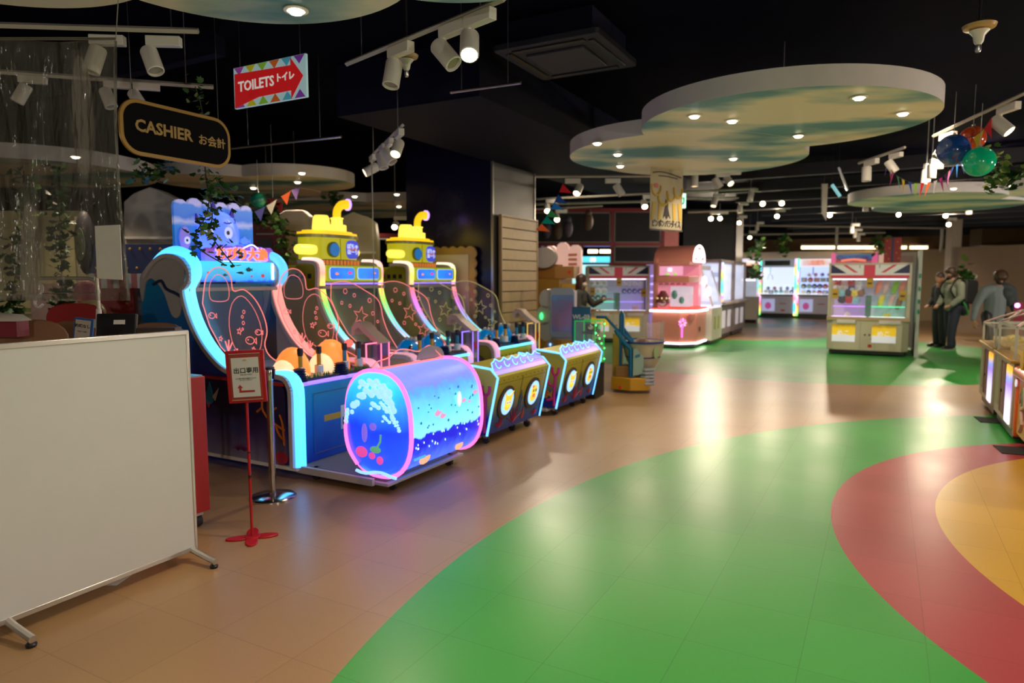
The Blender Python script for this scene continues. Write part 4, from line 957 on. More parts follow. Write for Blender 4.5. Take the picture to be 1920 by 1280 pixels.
    q.poly(ell(0, .02, .062, .06, 18), fp(.90, .39, .022), UF, VF, .006); q.poly(ell(0, -.045, .068, .05, 18), fp(.90, .39, .022), UF, VF, .006)
    q.done('porthole_fish', Yg, br)
    eyes(br, fp(.36, .38, .03), UF, VF, [(-.02, -.01), (.022, -.01)], .016, glow('white_eye', (.8, .85, 1), .7), .003)
    q = B(); q.poly(ell(-.02, .02, .010, .017, 10), fp(.90, .39, .03), UF, VF, .003); q.poly(ell(.03, .02, .010, .017, 10), fp(.90, .39, .03), UF, VF, .003); q.done('porthole_eye', mat('eye_navy', (.01, .03, .1), .3), br)
    q = B(); q.poly(ell(-.01, -.03, .024, .022, 12), fp(.90, .39, .032), UF, VF, .006); q.poly(ell(-.05, .07, .018, .015, 10), fp(.90, .39, .032), UF, VF, .003); q.done('porthole_snout', glow('red_snout', (.95, .2, .1), .6), br)
    # corals and a sunken shape along the bottom
    q = B()
    for cx, s, sd in ((.30, .10, 1), (.58, .16, 2), (1.04, .07, 3)):
        r_ = random.Random(sd)
        for k in range(6):
            a = PI*(.15+.7*k/5); L_ = s*r_.uniform(.7, 1.1)
            q.tube([fp(cx, .13, .003), fp(cx+math.cos(a)*L_*.5, .13+math.sin(a)*L_*.55, .004), fp(cx+math.cos(a)*L_*.9+r_.uniform(-.02, .02), .13+math.sin(a)*L_, .004)], .006, 4)
    q.done('painted_red_coral', mat('crimson_print', (.35, .01, .05), .5), br)
    q = B().poly([(-.05, 0), (.05, 0), (.03, .15), (.045, .2), (0, .30), (-.03, .2), (-.02, .1)], fp(.66, .16, .001), UF, VF, .003); q.done('painted_rock_spire', mat('spire_blue', (.01, .06, .14), .5), br)
    q = B().poly([(-.02, 0), (.025, .0), (.02, .08), (.0, .12), (-.01, .06)], fp(.77, .14, .002), UF, VF, .004).done('painted_red_shell', mat('scarlet_print', (.5, .04, .01), .5), br)
    # left flank of the barrier: coral tree, striped fish, bolts
    q = B()
    for pts in ([(-.69, .12), (-.69, .26), (-.70, .38), (-.70, .48)], [(-.70, .46), (-.67, .50), (-.665, .56)], [(-.70, .34), (-.63, .36), (-.60, .43)], [(-.70, .46), (-.74, .50), (-.745, .56)], [(-.68, .2), (-.60, .18)]):
        q.tube([(.08, p[0], p[1]) for p in smoothline([(a[0], a[1], 0) for a in pts], 3)], .016, 6)
    q.done('painted_pink_coral', M_mag, br)
    q = B().poly(ell(-.575, .26, .055, .06, 14), (.078, 0, 0), (0, 1, 0), (0, 0, 1), .006); q.poly([(-.62, .25), (-.67, .30), (-.66, .20)], (.078, 0, 0), (0, 1, 0), (0, 0, 1), .006); q.done('painted_striped_fish', mat('amber_print', (.6, .3, .02), .5), br)
    q = B()
    for dz in (.23, .26, .29): q.tube([(.076, -.53, dz), (.076, -.575, dz+.012), (.076, -.62, dz)], .005, 4)
    q.done('painted_fish_stripe', M_red, br)
    q = B()
    for z in (.5, .62): q.ball((.085, -.545, z), (.008, .016, .016), 10)
    q.done('bolt', M_steel, br)
    casters(t, [(.16, -.66), (1.0, -.66), (.75, -.62), (.1, -.1), (.95, -.1)])
    return t
submarine('yellow submarine shooting game in the middle of the row, beside the glowing drum seat', W(1.55, 0), M_rainbow, M_rainbow, M_etch)
submarine('yellow submarine shooting game farthest along the row, before the wooden slatted board', W(3.08, 0), M_rainbow2, M_rainbow2, M_etchy)
# ================================================================ FOREGROUND LEFT
# mobile white partition board
t = thing('partition_board', 'large blank white mobile partition board on feet, in the left foreground', 'partition board', W(-1.37, -.61), ANG)
B().box(-1.25, 0, -.012, .012, .08, 1.255).done('panel', mat('whiteboard_cream', (.60, .60, .585), .45, noise=.02), t)
b = B().box(-1.27, .012, -.016, .016, 1.25, 1.275).box(-1.27, .012, -.016, .016, .06, .085).box(-.004, .014, -.016, .016, .07, 1.27).box(-1.27, -1.252, -.016, .016, .07, 1.27)
b.done('frame', M_alu, t, .003)
for x in (-.02, -.92):
    b = B(); b.tube(smoothline([(x, .02, .26), (x, .02, .10), (x, -.02, .065), (x, -.2, .035)], 4), [.02]*8+[.017]*5, 8); b.tube([(x, .02, .10), (x, .22, .035)], .017, 8)
    ft = b.done('foot', M_alu, t)
    B().lathe([(.02, 0), (.022, .012), (.012, .022), (.01, .035)], (x, -.185, 0), 14).lathe([(.02, 0), (.022, .012), (.012, .022), (.01, .035)], (x, .2, 0), 14).done('foot_pad', M_black, ft)
for k, (px, py, a) in enumerate(((222, 1085, .3), (262, 1062, .1))):
    p = atz(px, py, 0)
    o = B().poly([(-.07, -.05), (.09, -.03), (.06, .05), (-.09, .04)], (0, 0, .001), (1, 0, 0), (0, 1, 0), .0015 if k else .003).done('paper_sheet', M_white, None, loc=p, rz=ANG+a)
    tag(o, ['white paper sheet poking out under the board, the larger one', 'small grey scrap of paper farther along under the board'][k], 'paper')
# red wheeled cabinet behind
t = thing('wheeled_cabinet', 'red cabinet on casters half hidden behind the white partition board', 'cabinet', W(-.97, -.23), ANG)
B().box(-.6, 0, 0, .5, .10, .95).done('body', mat('cabinet_red', (.42, .012, .01), .4), t, .004)
B().box(-.005, .012, .02, .04, .70, .84).box(-.005, .012, .02, .04, .22, .36).done('wooden_catch', M_wood, t, .002)
B().box(-.58, -.01, .01, .48, .95, .957).done('top_sheet', mat('pale_blue_top', (.2, .4, .6), .3), t)
b = B()
for x, y in ((-.06, .06), (-.5, .06), (-.06, .42), (-.5, .42)): b.cyl((x-.02, y, .04), (x+.02, y, .04), .04, n=16)
b.done('caster_wheel', M_rubber, t)
b = B()
for x, y in ((-.06, .06), (-.5, .06), (-.06, .42), (-.5, .42)): b.box(x-.03, x+.03, y-.03, y+.03, .075, .105)
b.done('caster_fork', M_steel, t)
# red sign stand
sp_ = atz(473, 1008, 0)
t = thing('sign_stand', 'red framed notice on a thin red pole with a four-petal base', 'sign stand', sp_, R(8))
b = B(); b.poly(ell(0, 0, .045, .045, 16), (0, 0, 0), (1, 0, 0), (0, 1, 0), .014)
for a in (0, 90, 180, 270):
    ca, sa = math.cos(R(a+10)), math.sin(R(a+10)); b.poly([(x*ca-y*sa, x*sa+y*ca) for x, y in ell(.075, 0, .075, .036, 18)], (0, 0, 0), (1, 0, 0), (0, 1, 0), .011)
b.done('petal_base', mat('lacquer_red', (.45, .008, .012), .25), t, .003)
b = B().cyl((0, 0, .01), (-.004, 0, .84), .0085, n=10); b.done('pole', mat('lacquer_red', (.45, .008, .012), .25), t)
B().cyl((0, 0, .37), (0, 0, .385), .0105, n=10).cyl((0, 0, .52), (0, 0, .528), .0105, n=10).done('pole_joint', M_black, t)
TL = Matrix.Rotation(R(-3), 4, 'Y')
fr = B()
def rotp(p): v = TL @ Vector(p); return (v.x, v.y, v.z+.975)
b = B().box(-.108, .108, -.012, .012, -.155, .155, Matrix.Translation((0, 0, .978)) @ Matrix.Rotation(R(-2.5), 4, 'Y')).done('frame', mat('lacquer_red', (.45, .008, .012), .25), t, .004)
MF = Matrix.Translation((0, 0, .978)) @ Matrix.Rotation(R(-2.5), 4, 'Y')
UFR = (MF.to_3x3() @ Vector((1, 0, 0))); VFR = (MF.to_3x3() @ Vector((0, 0, 1)))
B().box(-.088, .088, -.0145, -.011, -.137, .137, MF).done('inner_border', mat('brick_red', (.35, .045, .03), .35), b)
B().box(-.087, .087, -.016, -.014, .134, .138, MF).box(-.087, .087, -.016, -.014, -.138, -.134, MF).done('silver_line', M_alu, b)
B().box(-.077, .077, -.0165, -.014, -.119, .113, MF).done('notice_paper', mat('paper_white', (.66, .66, .64), .6), b)
M_ink = mat('ink_black', (.02, .02, .02), .6)
text('notice_heading', '出口専用', M_ink, b, MF @ Vector((.004, -.0168, .035)), UFR, VFR, .036, .001, .0007)
text('notice_small_print', 'THIS EXIT ONLY', M_ink, b, MF @ Vector((.004, -.0168, .012)), UFR, VFR, .0095, .0008)
text('notice_small_print', 'ご入場の際は正面入口より\nお入りください', M_ink, b, MF @ Vector((.0, -.0168, -.015)), UFR, VFR, .010, .0008)
B().poly([(-.036, -.045), (-.052, -.065), (-.042, -.065), (-.042, -.092), (.045, -.092), (.045, -.080), (-.030, -.080), (-.030, -.065), (-.020, -.065)], MF @ Vector((0, -.0165, 0)), UFR, VFR, .001).done('arrow', mat('arrow_red', (.42, .03, .025), .5), b)
B().poly(ell(-.0, .098, .012, .005, 12), MF @ Vector((0, -.0165, 0)), UFR, VFR, .001).done('gold_mark', mat('gold_ink', (.6, .45, .1), .5), b)
# stanchion
p = atz(512, 932, 0)
t = thing('stanchion_post', 'chrome queue barrier post with a round base, right of the red notice', 'stanchion', p)
B().lathe([(.16, 0), (.16, .008), (.15, .016), (.05, .03), (.03, .035)], n=40).done('round_base', M_chrome, t)
B().lathe([(.024, .03), (.024, .86)], n=20).done('post', mat('dark_chrome', (.42, .38, .32), .14, 1), t)
B().lathe([(.026, .84), (.028, .845), (.028, .915), (.026, .92)], n=20).done('belt_head', M_chrome, t)
B().lathe([(.036, .92), (.038, .925), (.036, .935), (.01, .94)], n=20).box(.02, .04, -.012, .012, .85, .92).done('cap', M_black, t)
# chrome hanger rail and S hook
p0 = at(187, 615, 4.3)
t = thing('garment_rail', 'thin bent chrome hanger rail standing behind the white board', 'rail', (p0.x, p0.y, 0), R(2))
b = B(); b.tube(smoothline([(0, 0, .02), (0, 0, .6), (0, 0, 1.48), (-.014, 0, 1.53), (-.06, 0, 1.55), (-.26, 0, 1.552), (-.47, 0, 1.55)], 4), .0115, 10); b.tube([(-.455, 0, 1.55), (-.455, 0, 1.48), (-.43, 0, 1.455)], .009, 6)
b.done('tube', mat('bright_chrome', (.62, .58, .48), .3, .45), t)
b = B().cyl((-.43, 0, 1.455), (-.005, 0, 1.462), .0035, n=6).cyl((0, 0, 1.46), (0, 0, 1.48), .016, n=10); b.done('tie_rod', M_steel, t)
B().lathe([(.024, 1.20), (.019, 1.30), (.015, 1.36)], n=12).box(-.07, -.01, -.006, .006, 1.24, 1.295).done('plastic_clamp', M_white, t, .002)
B().lathe([(.15, 0), (.14, .02), (.02, .03)], n=24).done('base', M_white, t)
p1 = at(71, 554, 4.29)
o = B().tube(smoothline([(-.024, 0, .05), (.0, 0, .075), (.03, 0, .06), (.026, 0, .02), (-.008, 0, -.018), (-.022, 0, -.05), (0, 0, -.075), (.028, 0, -.055)], 4), .0085, 8).done('hook', M_white, None, loc=p1)
tag(o, 'white plastic S-shaped hook hanging from the chrome rail end', 'hook')
# information sign
p = at(156, 616, 3.35)
t = thing('counter_notice', 'small blue edged notice tilted on the counter, behind the white board', 'sign', p, R(4))
TM = Matrix.Rotation(R(8), 4, 'Y')
B().box(-.045, .045, 0, .008, -.10, .052, TM).done('backing', mat('notice_blue', (.02, .10, .32), .4), t)
B().box(-.037, .033, -.003, 0, -.09, .042, TM).done('notice_face', mat('notice_cream', (.5, .42, .34), .6), t)
u_, v_ = TM.to_3x3() @ Vector((1, 0, 0)), TM.to_3x3() @ Vector((0, 0, 1))
text('notice_text', '釣銭なし', M_ink, t, TM @ Vector((-.002, -.0035, .012)), u_, v_, .0185, .001, .0004)
text('notice_text', 'NO USE', M_ink, t, TM @ Vector((-.002, -.0035, -.015)), u_, v_, .012, .001)
# counter and chairs beyond the board
t = thing('counter_terminal', 'black card terminal screen standing behind the board on the counter', 'terminal', at(225, 615, 3.9), R(6))
TM = Matrix.Rotation(R(-14), 4, 'X')
B().box(-.13, .09, -.01, .02, -.2, .085, TM).done('screen_back', M_black, t, .008)
B().box(.09, .3, .0, .1, -.2, .0).done('side_unit', mat('dark_brown_box', (.05, .03, .02), .5), t)
B().box(-.03, .03, -.016, -.01, .02, .045, TM).done('white_label', M_white, t)
def shell_chair(p, rz, label, m, w=.24, name='dining_chair'):
    t = thing(name, label, 'chair', (p.x, p.y, 0), rz, None)
    zt = p.z
    b = B(); n = 12
    pts = [(-w*.98, zt-.38), (w*.98, zt-.38)]+[(w*math.cos(PI*k/n)**1 if 0 else w*math.copysign(abs(math.cos(PI*k/n))**.7, math.cos(PI*k/n)), zt-.16+.16*abs(math.sin(PI*k/n))**.7) for k in range(n+1)]
    b.poly(pts, (0, 0, 0), (1, 0, 0), (0, 0, 1), .02); b.done('backrest', m, t, .006)
    B().box(-w*.9, w*.9, -.46, .0, zt-.42, zt-.38).done('seat', m, t, .01)
    for x, y in ((-w*.75, -.42), (w*.75, -.42), (-w*.75, -.02), (w*.75, -.02)): B().cyl((x, y, zt-.42), (x*1.1, y, 0), .014, n=8).done('leg', M_wood, t)
M_tan = mat('tan_backrest', (.26, .12, .05), .45)
shell_chair(at(42, 598, 4.1), R(20), 'tan curved chair back at the left edge behind the board', M_tan)
shell_chair(at(150, 600, 4.75), R(5), 'tan chair back just behind the small blue notice', M_tan)
shell_chair(at(296, 604, 5.4), R(-6), 'tan chair back at the right end of the board', M_tan)
shell_chair(at(142, 568, 5.6), R(12), 'red moulded chair with armrests behind the tan chairs', mat('chair_red', (.3, .01, .012), .35), .22, 'armchair')
# pale box at left edge
t = thing('storage_box', 'white and red box lying at the far left edge behind the board', 'box', at(8, 612, 3.9))
B().box(-.12, .07, 0, .1, -.06, .03).done('carton', mat('maroon_box', (.25, .02, .04), .5), t)
B().poly([(-.12, .0), (.085, .0), (.03, .035), (-.12, .045)], (0, -.01, .03), (1, 0, 0), (0, 0, 1), -.12).done('lid', M_white, t)

# clear vinyl curtain with folds
def vinyl():
    m = bpy.data.materials.new('clear_vinyl'); m.use_nodes = True; N, L = nodes(m); p = N['Principled BSDF']
    tr = N.new('ShaderNodeBsdfTransparent'); tr.inputs[0].default_value = (.86, .85, .82, 1)
    p.inputs['Base Color'].default_value = (.5, .48, .44, 1); p.inputs['Roughness'].default_value = .12; p.inputs['Specular IOR Level'].default_value = 1
    fr = N.new('ShaderNodeFresnel'); fr.inputs['IOR'].default_value = 1.45
    tc = N.new('ShaderNodeTexCoord'); mp = N.new('ShaderNodeMapping'); mp.inputs['Scale'].default_value = (9, 9, 2.2); L.new(tc.outputs['Object'], mp.inputs[0])
    n = N.new('ShaderNodeTexNoise'); n.inputs['Scale'].default_value = 1.5; n.inputs['Detail'].default_value = 3; L.new(mp.outputs[0], n.inputs['Vector'])
    bp = N.new('ShaderNodeBump'); bp.inputs['Strength'].default_value = 1; bp.inputs['Distance'].default_value = .08; L.new(n.outputs['Fac'], bp.inputs['Height'])
    L.new(bp.outputs[0], p.inputs['Normal']); fr.inputs['IOR'].default_value = 1.4
    ma = N.new('ShaderNodeMath'); ma.operation = 'MULTIPLY_ADD'; ma.inputs[1].default_value = .6; ma.inputs[2].default_value = .07; ma.use_clamp = True
    L.new(fr.outputs[0], ma.inputs[0])
    mx = N.new('ShaderNodeMixShader'); L.new(ma.outputs[0], mx.inputs[0]); L.new(tr.outputs[0], mx.inputs[1]); L.new(p.outputs[0], mx.inputs[2])
    L.new(mx.outputs[0], N['Material Output'].inputs[0]); return m
t = thing('clear_curtain', 'wrinkled clear plastic curtain hanging at the upper left before the counter', 'curtain', (0, 0, 0))
b = B(); nx, nz = 46, 30; g = []
pa, pb = at(-140, 560, 2.95), at(242, 560, 2.95)
for i in range(nx+1):
    row = []
    for j in range(nz+1):
        f = i/nx; h = j/nz
        x = pa.x+(pb.x-pa.x)*f; z = 1.455+(2.54-1.455)*h-(.10*math.sin(f*PI)*h if 0 else 0)
        y = 2.95+.010*math.sin(f*17+h*2.5)*(.3+.7*h)+.02*math.sin(f*7-h*4)
        row.append(b.bm.verts.new((x, y, z)))
    g.append(row)
for i in range(nx):
    for j in range(nz): b.face((g[i][j], g[i+1][j], g[i+1][j+1], g[i][j+1]))
sheet = b.done('film', vinyl(), t); sd = sheet.modifiers.new('solid', 'SOLIDIFY'); sd.thickness = .001
q = B().tube([(pa.x, 2.95, 2.545), (pb.x, 2.95, 2.545)], .006, 6); q.cyl((pb.x, 2.95, 2.54), (at(270, 0, 2.95).x, 2.95, 3.6), .002, n=5).done('hanging_cord', M_steel, t)
o = B().poly([(-.052, -.11), (.055, -.115), (.056, .115), (-.05, .11)], (0, 0, 0), (1, 0, 0), (0, 0, 1), .002).done('paper_sheet', mat('paper_grey_white', (.62, .58, .55), .6), None, loc=at(203, 473, 2.90))
tag(o, 'blank white paper sheet taped to the clear plastic curtain', 'paper')

# ================================================================ SIGNS
# cashier sign
pc = atrow(331, 253, .0); U_ = Vector((UX, UY, 0))
pc = atz(337, 254, 2.45)
t = thing('cashier_sign', 'black rounded hanging sign with gold rim reading CASHIER', 'sign', pc, ANG)
M_gold = mat('gold_trim', (.36, .2, .04), .4, .3, emit=(.5, .25, .04), es=.03)
b = B().poly(rrect(-.385, .385, -.165, .165, .12, 8), (0, .02, 0), (1, 0, 0), (0, 0, 1), .018).done('board', M_gold, t, .003)
B().poly(rrect(-.362, .362, -.142, .142, .10, 8), (0, .002, 0), (1, 0, 0), (0, 0, 1), .004).done('black_face', mat('sign_black', (.003, .003, .004), .7, spec=.1), b)
M_let = mat('sign_letter_gold', (.45, .27, .07), .5)
text('lettering', 'CASHIER', M_let, b, (-.105, -.003, .008), (1, 0, 0), (0, 0, 1), .098, .003, .003)
text('lettering', 'お会計', M_let, b, (.235, -.003, -.004), (1, 0, 0), (0, 0, 1), .070, .003, .0014)
w = B()
for x in (-.3, .3): w.cyl((x, .01, .16), (x, .01, 3.6-pc.z), .002, n=5)
w.done('hanging_wire', M_steel, t)
# toilets sign
pt = at(504, 154, 5.0)
t = thing('toilets_sign', 'hanging toilet sign with red arrow and coloured triangles', 'sign', pt, ANG-PI/2)
b = B().box(-.36, .36, 0, .02, -.145, .145).done('board', glow('sign_cyan_white', (.4, .62, .66), .28, (.45, .65, .68)), t, .002)
cols = [(.45, .08, .5), (.7, .6, .02), (.3, .6, .05), (.75, .15, .02), (.1, .5, .7), (.25, .05, .5)]
for k in range(6):
    x = -.30+k*.12; mm = mat('flag_print_%d' % k, cols[k], .5, emit=cols[k], es=.15)
    B().poly([(x-.05, .142), (x+.05, .142), (x, .085)], (0, .0, 0), (1, 0, 0), (0, 0, 1), .002).poly([(x-.05, -.142), (x+.05, -.142), (x, -.085)], (0, .0, 0), (1, 0, 0), (0, 0, 1), .002).done('triangle', mm, b)
B().poly([(-.35, -.14), (-.345, .10), (-.0, .09), (.22, .085), (.22, .135), (.335, .0), (.22, -.14), (.22, -.085), (-.1, -.09)], (0, -.001, 0), (1, 0, 0), (0, 0, 1), .004).done('red_arrow', glow('arrow_sign_red', (.62, .012, .015), .35, (.5, .01, .01)), b)
M_lw = glow('sign_letter_white', (.9, .85, .8), .35, (.7, .68, .66))
text('lettering', 'TOILETS', M_lw, b, (-.125, -.006, .0), (1, 0, 0), (0, 0, 1), .098, .003, .002)
text('lettering', 'トイレ', M_lw, b, (.165, -.006, .012), (1, 0, 0), (0, 0, 1), .062, .003, .002)
w = B()
for x in (-.3, .3): w.cyl((x, .01, .14), (x, .01, 3.6-pt.z), .002, n=5)
w.done('hanging_wire', M_steel, t)
# poster
pp = at(1250, 373, 8.6)
t = thing('hanging_poster', 'cream banner poster with gold laurels hanging under the cloud', 'poster', pp, ANG-R(25)); t.scale = (.62, 1, 1)
b = B().box(-.48, .48, 0, .006, -.385, .385).done('sheet', mat('poster_cream', (.42, .36, .24), .6), t)
B().box(-.49, .49, -.01, .014, .37, .39).box(-.49, .49, -.01, .014, -.392, -.375).done('hanging_rod', mat('rod_brown', (.05, .035, .02), .4), t)
M_lau = mat('laurel_gold', (.5, .32, .03), .5); q = B()
for cx, cy, s in ((-.32, .13, .13), (-.11, .03, .15), (.12, .07, .12), (.33, .12, .13)):
    q.tube([(cx+s*math.cos(a), -.004, cy+s*.72*math.sin(a)) for a in [PI*.9+1.2*PI*j/12 for j in range(13)]], .016, 5)
for x0, s in ((-.36, 1), (-.18, .5), (.22, -.5), (.38, -1)): q.poly([(x0-.05, -.05), (x0+.04, -.05), (x0+.02-.05*s, -.25), (x0-.05-.05*s, -.27)], (0, -.004, 0), (1, 0, 0), (0, 0, 1), .003)
q.done('laurel', M_lau, b)
B().poly([(-.11, -.24), (-.05, -.10), (-.04, .0), (0, -.05), (.03, -.02), (.04, -.12), (.11, -.24), (.05, -.2), (0, -.25), (-.05, -.2)], (0, -.004, 0), (1, 0, 0), (0, 0, 1), .004).done('dark_figure', mat('dark_print', (.03, .02, .02), .5), b)
q = B().tube(smoothline([(-.42, -.004, .30), (-.2, -.004, .32), (.1, -.004, .31), (.42, -.004, .28)], 4), .008, 5).tube(smoothline([(-.25, -.004, .27), (0, -.004, .275), (.3, -.004, .26)], 4), .007, 5); q.done('print_line', mat('dark_print', (.03, .02, .02), .5), b)
text('poster_lettering', 'ピンポンパラダイス', mat('dark_print', (.03, .02, .02), .5), b, (0, -.004, -.31), (1, 0, 0), (0, 0, 1), .095, .003, .002)
q = B(); q.poly(ell(-.32, .15, .06, .03, 14), (0, -.004, 0), (1, 0, 0), (0, 0, 1), .003); q.poly(ell(.42, -.34, .015, .015, 10), (0, -.004, 0), (1, 0, 0), (0, 0, 1), .003); q.done('pink_print', mat('pink_print', (.5, .12, .12), .5), b)
w = B().cyl((-.4, 0, .39), (-.4, 0, 3.6-pp.z), .003, n=5).cyl((.4, 0, .39), (.4, 0, 3.6-pp.z), .003, n=5).done('hanging_wire', M_steel, t)
# exit box light
t = thing('exit_sign', 'small green and white lit exit sign just right of the poster', 'sign', at(1281, 376, 9.6), R(-4))
B().box(-.045, .04, 0, .08, -.105, .1).done('housing', M_white, t)
B().box(-.04, .034, -.006, 0, -.10, .095).done('lit_face', glow('exit_white_green', (.55, 1, .75), 1.6), t)
B().poly([(-.02, -.06), (.0, -.01), (-.01, .04), (.015, .05), (.02, .0), (.01, -.05)], (0, -.008, 0), (1, 0, 0), (0, 0, 1), .003).done('running_figure', mat('exit_green', (.0, .4, .15), .5, emit=(0, .5, .2), es=.6), t)

# ================================================================ IVY, BUNTING, GLOBES
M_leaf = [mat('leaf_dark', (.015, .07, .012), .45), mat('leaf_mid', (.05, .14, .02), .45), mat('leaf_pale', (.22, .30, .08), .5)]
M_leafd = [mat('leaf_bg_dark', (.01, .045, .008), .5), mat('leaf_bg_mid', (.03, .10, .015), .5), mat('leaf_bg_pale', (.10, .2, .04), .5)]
def ivy(label, pts, n, size, spread, seed, mats=M_leaf, group=None):
    rnd = random.Random(seed); P = smoothline([tuple(p) for p in pts], 6); o = Vector(P[0])
    t = thing('ivy_strand', label, 'ivy', o, 0, group)
    rel = [Vector(p)-o for p in P]
    B().tube(rel, .004, 5).done('stem', mat('ivy_stem', (.03, .05, .015), .6), t)
    b = B()
    for k in range(n):
        f = rnd.random()*(len(rel)-1.001); i = int(f); c = rel[i].lerp(rel[i+1], f-i)+Vector([rnd.gauss(0, spread) for _ in range(3)])
        Rm = Euler((rnd.uniform(-.9, .9), rnd.uniform(-.9, .9), rnd.uniform(0, 6.3))).to_matrix(); s = size*rnd.uniform(.6, 1.25)
        b.mi = rnd.choices((0, 1, 2), (5, 4, 2))[0]
        lf = [(0, -.55, 0), (.35, -.42, .06), (.5, -.1, .1), (.32, .0, .05), (.42, .3, .08), (.15, .25, .02), (0, .6, 0), (-.15, .25, .02), (-.42, .3, .08), (-.32, .0, .05), (-.5, -.1, .1), (-.35, -.42, .06)]
        vs = [b.bm.verts.new(c+Rm @ (Vector(q)*s)) for q in lf]; m0 = b.bm.verts.new(c+Rm @ Vector((0, 0, -.03*s)))
        for j in range(12): b.face((vs[j], vs[(j+1) % 12], m0))
    tag(b.done('leaves', mats, t), None, kind='stuff')
    return t
ivy('ivy strand trailing down over the blue machine sign, from the cashier sign', [at(366, 162, 4.9), at(380, 215, 4.9), at(385, 320, 4.7), at(398, 400, 4.4), at(396, 440, 4.3), at(440, 500, 4.3)], 120, .042, .035, 1)
ivy('short leafy tail of ivy hanging left over the sea creature face', [at(395, 350, 4.3), at(388, 400, 4.2), at(365, 455, 4.2), at(420, 495, 4.2)], 45, .045, .03, 9)
ivy('bright green ivy spray right of the cashier sign', [at(405, 335, 4.2), at(420, 358, 4.3), at(452, 385, 4.5)], 45, .04, .03, 2, M_leaf)
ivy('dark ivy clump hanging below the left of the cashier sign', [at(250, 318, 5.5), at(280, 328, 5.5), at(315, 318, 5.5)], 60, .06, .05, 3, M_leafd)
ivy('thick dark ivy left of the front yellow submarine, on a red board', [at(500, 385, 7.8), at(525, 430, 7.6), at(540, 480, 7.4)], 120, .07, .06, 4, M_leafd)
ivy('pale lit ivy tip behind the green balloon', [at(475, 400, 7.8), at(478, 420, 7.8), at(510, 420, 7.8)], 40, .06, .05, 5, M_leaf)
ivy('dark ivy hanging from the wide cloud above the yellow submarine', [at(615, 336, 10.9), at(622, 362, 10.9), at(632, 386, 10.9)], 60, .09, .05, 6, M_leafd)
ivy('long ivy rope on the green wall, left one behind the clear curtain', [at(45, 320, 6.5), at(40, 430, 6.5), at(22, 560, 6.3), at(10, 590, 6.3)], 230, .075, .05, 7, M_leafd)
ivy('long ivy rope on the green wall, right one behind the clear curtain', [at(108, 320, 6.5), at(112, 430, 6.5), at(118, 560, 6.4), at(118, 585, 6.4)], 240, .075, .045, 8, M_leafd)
ivy('ivy beside the green globe, partly lit yellow-green', [at(1868, 290, 5.8), at(1872, 320, 5.8), at(1866, 352, 5.8)], 70, .06, .045, 10, [M_leaf[1], M_leaf[2], mat('leaf_lit', (.5, .55, .25), .5)])
ivy('dark ivy at the right edge beside the lit ivy', [at(1885, 325, 6.2), at(1900, 330, 6.2), at(1925, 318, 6.2)], 60, .06, .04, 11, M_leafd)
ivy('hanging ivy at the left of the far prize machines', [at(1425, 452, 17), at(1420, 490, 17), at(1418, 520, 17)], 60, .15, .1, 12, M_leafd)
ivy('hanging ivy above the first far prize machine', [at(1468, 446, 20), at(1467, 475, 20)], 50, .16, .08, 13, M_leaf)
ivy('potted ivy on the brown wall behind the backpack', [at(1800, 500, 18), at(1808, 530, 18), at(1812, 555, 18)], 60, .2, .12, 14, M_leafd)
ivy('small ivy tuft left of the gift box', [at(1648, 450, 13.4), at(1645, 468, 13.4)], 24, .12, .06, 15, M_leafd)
def bunting(label, pts, cols, w, h, seed=1, side=0):
    P = [Vector(p) for p in smoothline([tuple(p) for p in pts], 5)]; o = P[0].copy()
    t = thing('bunting', label, 'bunting', o)
    B().tube([p-o for p in P], .003, 4).done('string', M_black, t)
    n = len(cols)
    for k, c in enumerate(cols):
        f = (k+.5)/n*(len(P)-1); i = min(int(f), len(P)-2); c0 = P[i].lerp(P[i+1], f-i)-o; d = (P[i+1]-P[i]).normalized()
        rnd = random.Random(seed*50+k); dn = Vector((rnd.uniform(-.25, .25)+side, rnd.uniform(-.3, .3), -1 if not side else -.35)).normalized()
        B().poly([(-w/2, 0), (w/2, 0), (0, 1*h)], c0, d, dn, .002).done('flag', mat('bunting_%02d%02d%02d' % tuple(int(q*99) for q in c), c, .6, emit=c, es=.05), t, smooth=False)
RED_, BLU_, SKY_, GRE_, TEA_, ORA_, YEL_, PUR_, PNK_, MAG_, LIM_, GRY_ = (.55, .01, .02), (.01, .06, .3), (.01, .18, .55), (.01, .2, .06), (.0, .35, .25), (.8, .12, .02), (.6, .4, .02), (.12, .03, .22), (.75, .2, .3), (.45, .02, .2), (.25, .5, .03), (.3, .28, .28)
bunting('colourful bunting sagging across the right hand cloud panel', [at(1662, 304, 8.0), at(1680, 328, 7.6), at(1716, 343, 7.2), at(1755, 338, 6.8), at(1782, 318, 6.5), at(1803, 296, 6.2)], [PUR_, ORA_, MAG_, GRE_, YEL_, BLU_, LIM_, RED_, ORA_, GRY_, MAG_, PUR_, PNK_, BLU_, SKY_, BLU_], .062, .14, 2)
bunting('short bunting with red and yellow flags by the orange globe', [at(1800, 262, 6.0), at(1835, 250, 5.9), at(1858, 222, 5.8)], [ORA_, YEL_, RED_], .10, .13, 3)
bunting('bunting hanging steeply down beside the navy column', [at(1055, 345, 8.6), at(1043, 372, 8.5), at(1032, 392, 8.4), at(1020, 412, 8.3), at(1006, 430, 8.2)], [RED_, BLU_, SKY_, GRE_, TEA_, ORA_], .13, .15, 4, .9)
bunting('bunting with an illuminated white flag behind the blue machine', [at(480, 395, 7.3), at(505, 382, 7.3), at(540, 360, 7.4), at(560, 350, 7.5)], [(.3, .25, .6), (.9, .75, .5), ORA_, PUR_], .13, .13, 5)
